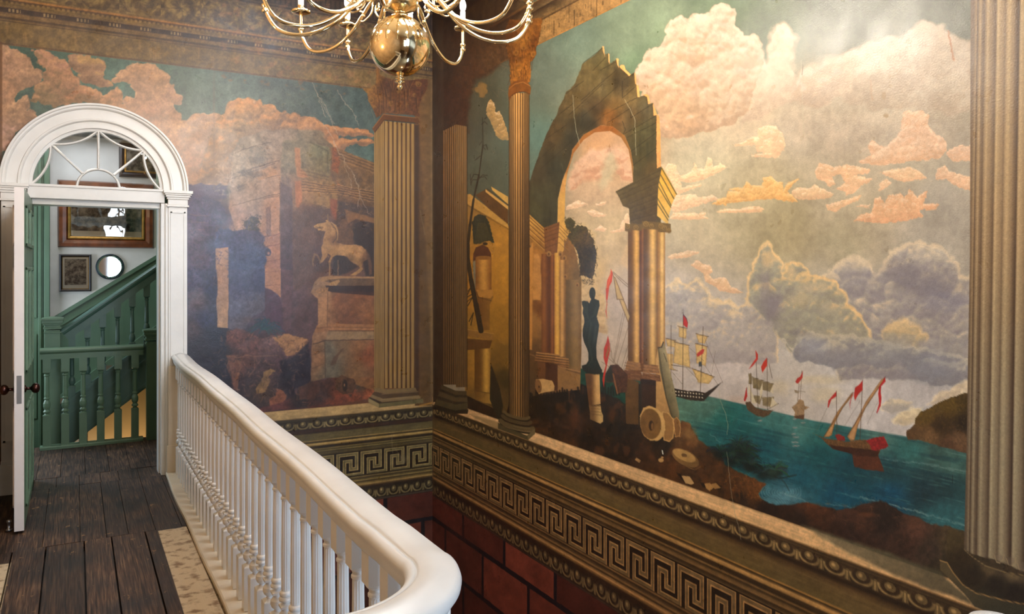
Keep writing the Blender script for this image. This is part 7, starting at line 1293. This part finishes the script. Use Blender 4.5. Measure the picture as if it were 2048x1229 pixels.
post('newel_post', -.175, 7.72, -.25, 1.10, .056, GREEN, sb)
SL = .752; SX0, SZ0 = -.12, .98
b = bm_(); d_ = Vector((1, 0, SL)).normalized(); up = Vector((-d_.z, 0, d_.x))
sweep(b, [(Vector((SX0 + .0 + t, 7.72, SZ0 + t * SL)), Vector((0, 1, 0)), up) for t in (0, .98)], [(-.035, -.105), (.035, -.105), (.035, -.05), (.045, -.04), (.052, -.025), (.052, -.012), (.04, -.002), (0, .006), (-.04, -.002), (-.052, -.012), (-.052, -.025), (-.045, -.04), (-.035, -.05)]); obj('handrail', local(b, sb), TEAL, sb)
STR = lambda x: .40 + (x + .17) * .76 - .12       # top of the string
for i in range(7):
    x = -.03 + i * .118
    b = bm_(); z0 = STR(x); z1 = SZ0 + (x - SX0) * SL - .10; h = z1 - z0
    lathe(b, [(.026, z0 - .03, 1), (.026, z0 + .10, 1), (.016, z0 + .11), (.024, z0 + .125), (.026, z0 + .15), (.02, z0 + .175), (.014, z0 + .185), (.018, z0 + .20), (.015, z1 - .165), (.02, z1 - .155), (.014, z1 - .145), (.026, z1 - .13, 1), (.026, z1 + .035, 1)], 20, c=(x, 7.72))
    for f in b.faces: f.smooth = False
    obj('baluster', local(b, sb), TEAL, sb)
def string_(y0, y1, m, x0=-.17, x1=.94, top=0, depth=.40):
    b = bm_(); vs = []
    for yy in (y0, y1):
        vs.append([b.verts.new((x, yy, z)) for x, z in ((x0, STR(x0) + top), (x1, STR(x1) + top), (x1, STR(x1) + top - depth), (x0, STR(x0) + top - depth))])
    for k in range(4): b.faces.new((vs[0][k], vs[0][(k + 1) % 4], vs[1][(k + 1) % 4], vs[1][k]))
    b.faces.new(vs[0][::-1]); b.faces.new(vs[1]); return b
b = string_(7.70, 7.76, TEAL)
for q, dz in ((string_(7.685, 7.775, 0, top=.012, depth=.03), 0), (string_(7.692, 7.70, 0, top=-.13, depth=.018), 0), (string_(7.692, 7.70, 0, top=-.35, depth=.03), 0)):
    me = bpy.data.meshes.new('t'); q.to_mesh(me); q.free(); b.from_mesh(me); bpy.data.meshes.remove(me)
obj('outer_string', local(b, fl), TEAL, fl)
obj('inner_string', local(string_(8.48, 8.54, 0, depth=.40), fl), GREEN_DK, fl)
for i in range(6):
    b = bm_(); x = -.12 + .19 * i; z = STR(x) - .04; box(b, x - .02, x + .2, 7.76, 8.48, z - .03, z); box(b, x, x + .02, 7.76, 8.48, z - .17, z - .03)
    obj('tread', local(b, fl), mat('stair_tread_boards', (84, 66, 46), .6), fl)
# raking dado panelling on the back wall
b = bm_()
def rake(y0, y1, t0, t1, x0=-.21, x1=.95):
    base_ = lambda x: 1.035 + (x + .2) * .67
    vs = [[b.verts.new((x, yy, base_(x) + dz)) for x, dz in ((x0, t0), (x1, t0), (x1, t1), (x0, t1))] for yy in (y0, y1)]
    for k in range(4): b.faces.new((vs[0][k], vs[0][(k + 1) % 4], vs[1][(k + 1) % 4], vs[1][k]))
    b.faces.new(vs[0][::-1]); b.faces.new(vs[1])
rake(LY - .012, LY - .001, -.9, 0); rake(LY - .035, LY - .001, -.03, .012); rake(LY - .025, LY - .001, -.12, -.1)
tag(obj('trim_4', b, GREEN_DK), kind='structure')
b = bm_(); box(b, .045, .075, LY - .02, LY - .001, -1.6, .55); tag(obj('trim_5', b, mat('taupe_paint', (150, 132, 116), .7)), kind='structure')  # narrow taupe strip on the lower back wall
struct('wall_lower_lobby', PLASTER_W, (.10, .95, LY - .012, LY - .002, -2.6, .42))

# ------------------------------------------------------------------ pictures and mirror
def noise_print(name, kind):
    """an indistinct dark engraving: figures blocked in with noise"""
    m = bpy.data.materials.new(name); m.use_nodes = True; nt = m.node_tree; b = nt.nodes['Principled BSDF']; N = nt.nodes.new; LK = nt.links.new
    tc = N('ShaderNodeTexCoord'); n = N('ShaderNodeTexNoise'); n.inputs['Scale'].default_value = 13 if kind == 0 else 26; n.inputs['Detail'].default_value = 7; n.inputs['Roughness'].default_value = .7; LK(tc.outputs['Object'], n.inputs['Vector'])
    r = N('ShaderNodeValToRGB'); LK(n.outputs[0], r.inputs[0]); r.color_ramp.elements[0].position = .42; r.color_ramp.elements[0].color = (*lin((36, 33, 34)), 1); r.color_ramp.elements[1].position = .64; r.color_ramp.elements[1].color = (*lin((176, 164, 146)), 1)
    LK(r.outputs[0], b.inputs['Base Color']); b.inputs['Roughness'].default_value = .7; return m
WOOD_FR = mat('reddish_maple_frame', (104, 54, 28), .28, var=.35, vscale=14, coat=.4); GILT = mat('old_gilt', (176, 132, 66), .35, metal=.7, var=.2, vscale=30); BLACKF = mat('ebonised_frame', (30, 24, 26), .3); PAPER = mat('aged_mount_paper', (222, 210, 190), .8, var=.05)
PGLASS = glass_mat('picture_glass', 0, .35)
def frame_ring(w_, h_, t, d0, d1):
    b = bm_()
    prof = [(0, d0), (t * .15, d0 - (d0 - d1) * .9), (t * .5, d1), (t * .85, d1 + .004), (t, d0 - .003), (t, d0), ]
    c = []
    for sx, sz in ((-1, -1), (1, -1), (1, 1), (-1, 1)): c.append([b.verts.new((sx * (w_ / 2 - u), v, sz * (h_ / 2 - u))) for u, v in prof])
    for k in range(4):
        p, q = c[k], c[(k + 1) % 4]
        for i in range(len(prof)): b.faces.new((p[i], p[(i + 1) % len(prof)], q[(i + 1) % len(prof)], q[i]))
    return b
def flat(w_, h_, y0, y1): return box(bm_(), -w_ / 2, w_ / 2, y0, y1, -h_ / 2, h_ / 2)
def picture(name, loc, w_, h_, t, fm, label, kind, slip=None, mount=.0, bottom=0, tilt=.0):
    o = tag(empty(name, loc), label, 'picture'); o.rotation_euler = (tilt, 0, 0)
    obj('frame', frame_ring(w_, h_, t, 0, -.035), fm, o)
    obj('backing_board', flat(w_ - t, h_ - t, -.006, -.001), BLACKF, o)
    w2, h2 = w_ - 2 * t, h_ - 2 * t
    if slip: b = frame_ring(w2 + .004, h2 + .004, slip, -.006, -.022); obj('gilt_slip', b, GILT, o); w2 -= 2 * slip; h2 -= 2 * slip
    obj('mount', flat(w2 + .002, h2 + .002, -.010, -.006), PAPER, o)
    b = flat(w2 - 2 * mount, h2 - 2 * mount - bottom, -.0115, -.0095)
    for v in b.verts: v.co.z += bottom / 2
    obj('print', b, noise_print(name + '_ink', kind), o)
    obj('glazing', flat(w2, h2, -.0160, -.0145), PGLASS, o); return o
p = picture('framed_engraving', (.266, LY - .003, 2.045), .84, .65, .085, WOOD_FR, 'large engraving in wide reddish-brown wooden frame above the mirror beyond the doorway', 0, slip=.03, bottom=.05, tilt=.02)
p = picture('small_framed_print', (-.004, LY - .003, 1.475), .275, .362, .026, BLACKF, 'small portrait-format black-framed print hanging left of the round mirror', 1, slip=.006, mount=.014, bottom=.018)
picture('upper_framed_picture', (.67, LY - .003, 2.60), .60, .34, .05, BLACKF, 'black and gilt framed picture hung high, seen through the right of the fanlight', 0, slip=.02)
mir = tag(empty('round_mirror', (.292, LY - .003, 1.535)), 'small round wall mirror with a bright glass between small print and stair rail', 'mirror')
b = bm_(); lathe(b, [(.122, 0), (.126, .004), (.126, .012), (.118, .015), (.114, .012)], 48)
o = obj('rim', b, mat('tarnished_mirror_rim', (60, 70, 78), .3, metal=1), mir); o.rotation_euler = (R90, 0, 0)
b = bm_(); lathe(b, [(.1135, .010), (.1135, .013), (.100, .0165), (.0995, .0166), (.002, .0166)], 48)
for f in b.faces: f.smooth = False
o = obj('mirror_glass', b, mat('silvered_mirror', (225, 232, 238), .03, metal=1), mir); o.rotation_euler = (R90, 0, 0)

# ------------------------------------------------------------------ brass chandelier
KS = 1.2
CH = Vector((1.184, 3.036, 1.5 + .81 * KS - .028))
ch = tag(empty('brass_chandelier', CH), 'large brass chandelier with a polished ball and many curving candle arms', 'chandelier')
S_ = lambda pr: [(r * KS, z * KS) + tuple(q[2:]) for q in pr for r, z in [q[:2]]]
def lathe_s(pr, n=40):
    b = bm_(); lathe(b, [(r * KS, z * KS) for r, z in pr], n); return b
obj('ball', lathe_s([(max(.002, .106 * math.sin(t)), -.106 * math.cos(t)) for t in np.linspace(.02, math.pi - .12, 40)], 64), BRASS, ch)
obj('finial', lathe_s([(.006, -.100), (.012, -.104), (.012, -.107), (.006, -.109), (.007, -.112), (.016, -.1145), (.016, -.1170), (.006, -.119), (.006, -.122), (.018, -.1245), (.018, -.127), (.006, -.130), (.006, -.134), (.0085, -.138), (.0105, -.143), (.0085, -.148), (.005, -.1505), (.005, -.153), (.0015, -.156)], 32), BRASS, ch)
obj('stem', lathe_s([(.012, .094), (.026, .098), (.030, .106), (.020, .112), (.022, .12), (.055, .13), (.062, .145), (.062, .170), (.050, .182), (.024, .20), (.018, .23), (.030, .25), (.045, .29), (.040, .33), (.020, .36), (.018, .40), (.045, .42), (.048, .45), (.020, .47), (.014, .55), (.030, .58), (.028, .62), (.010, .66), (.008, (ZC - CH.z) / KS - .02), (.03, (ZC - CH.z) / KS - .018), (.03, (ZC - CH.z) / KS - .002)], 40), BRASS_D, ch)
def bez(P, n=26):
    """Catmull-Rom through the points"""
    P = [Vector(p) for p in P]; Q = [P[0] * 2 - P[1]] + P + [P[-1] * 2 - P[-2]]; out = []
    for i in range(1, len(Q) - 2):
        for k in range(n // (len(P) - 1) + 1):
            t = k / (n // (len(P) - 1) + 1); a, b_, c, d = Q[i - 1:i + 3]
            out.append(.5 * ((2 * b_) + (c - a) * t + (2 * a - 5 * b_ + 4 * c - d) * t * t + (3 * b_ - 3 * c + d - a) * t ** 3))
    return out + [P[-1]]
ARM = [(.055, .155), (.085, .185), (.125, .175), (.165, .132), (.215, .080), (.285, .040), (.355, .028), (.415, .044), (.450, .090), (.459, .135), (.460, .185)]
CURL = [(.150, .142), (.175, .150), (.196, .172), (.192, .195), (.172, .198), (.168, .182), (.180, .178)]
CURL2 = [(.075, .180), (.060, .215), (.085, .240), (.115, .232), (.118, .208), (.100, .202)]
CURL3 = [(.118, .176), (.122, .140), (.145, .118), (.168, .112), (.172, .126), (.160, .132)]
def arm_set(angle, up=0, k=1.0):
    c, s = math.cos(angle), math.sin(angle)
    # the view-aligned angle is measured in the picture, turn it into the room's axes
    R = Vector((CY, -SY, 0)); Fv = Vector((SY, CY, 0)); dr = R * c + Fv * s
    P3 = lambda r, z: dr * (r * k * KS) + Vector((0, 0, (z * (1 if not up else .8) + up) * KS))
    pts = bez([P3(*q) for q in ARM], 60); rad = [(.0078 if i < 12 else .0066) * KS for i in range(len(pts))]
    b = bm_(); tube(b, pts, rad, 10); arm = obj('arm', b, BRASS, ch)
    for nm, cv_, r_ in (('scroll', CURL, .0042), ('scroll', CURL2, .0045), ('scroll', CURL3, .0038)):
        b = bm_(); pp = bez([P3(*q) for q in cv_], 24); tube(b, pp, [r_ * KS * (1 - .35 * i / len(pp)) for i in range(len(pp))], 8)
        bmesh.ops.create_icosphere(b, subdivisions=2, radius=.0075 * KS, matrix=Matrix.Translation(pp[-1]))
        for f in b.faces: f.smooth = True
        obj(nm, b, BRASS, arm)
    top = P3(.46, .185)
    def put(name, pr, m, n=28):
        b = bm_(); lathe(b, [(r * KS, z * KS) for r, z in pr], n); o = obj(name, b, m, arm); o.location = top; return o
    put('collar', [(.006, -.085), (.011, -.082), (.0115, -.076), (.0075, -.072), (.0075, -.066), (.012, -.062), (.012, -.056), (.007, -.052)], BRASS, 16)
    put('drip_pan', [(.007, -.004), (.020, 0), (.032, .002), (.0360, .006), (.0365, .011), (.034, .012), (.030, .008), (.012, .006), (.012, .012), (.014, .03), (.012, .032)], BRASS)
    put('candle', [(.0105, .030), (.0105, .075), (.009, .078), (.003, .080)], WAX, 20)
    put('bulb', [(.006, .079), (.0105, .088), (.0125, .098), (.011, .110), (.006, .122), (.0015, .132)], BULB, 14)
for a in (125, 152, 186, 203, 236, 270, 304, 331, 351, 8, 65, 93): arm_set(math.radians(a))
for a in (20, 80, 140, 200, 260, 320): arm_set(math.radians(a + 8), up=.24, k=.62)
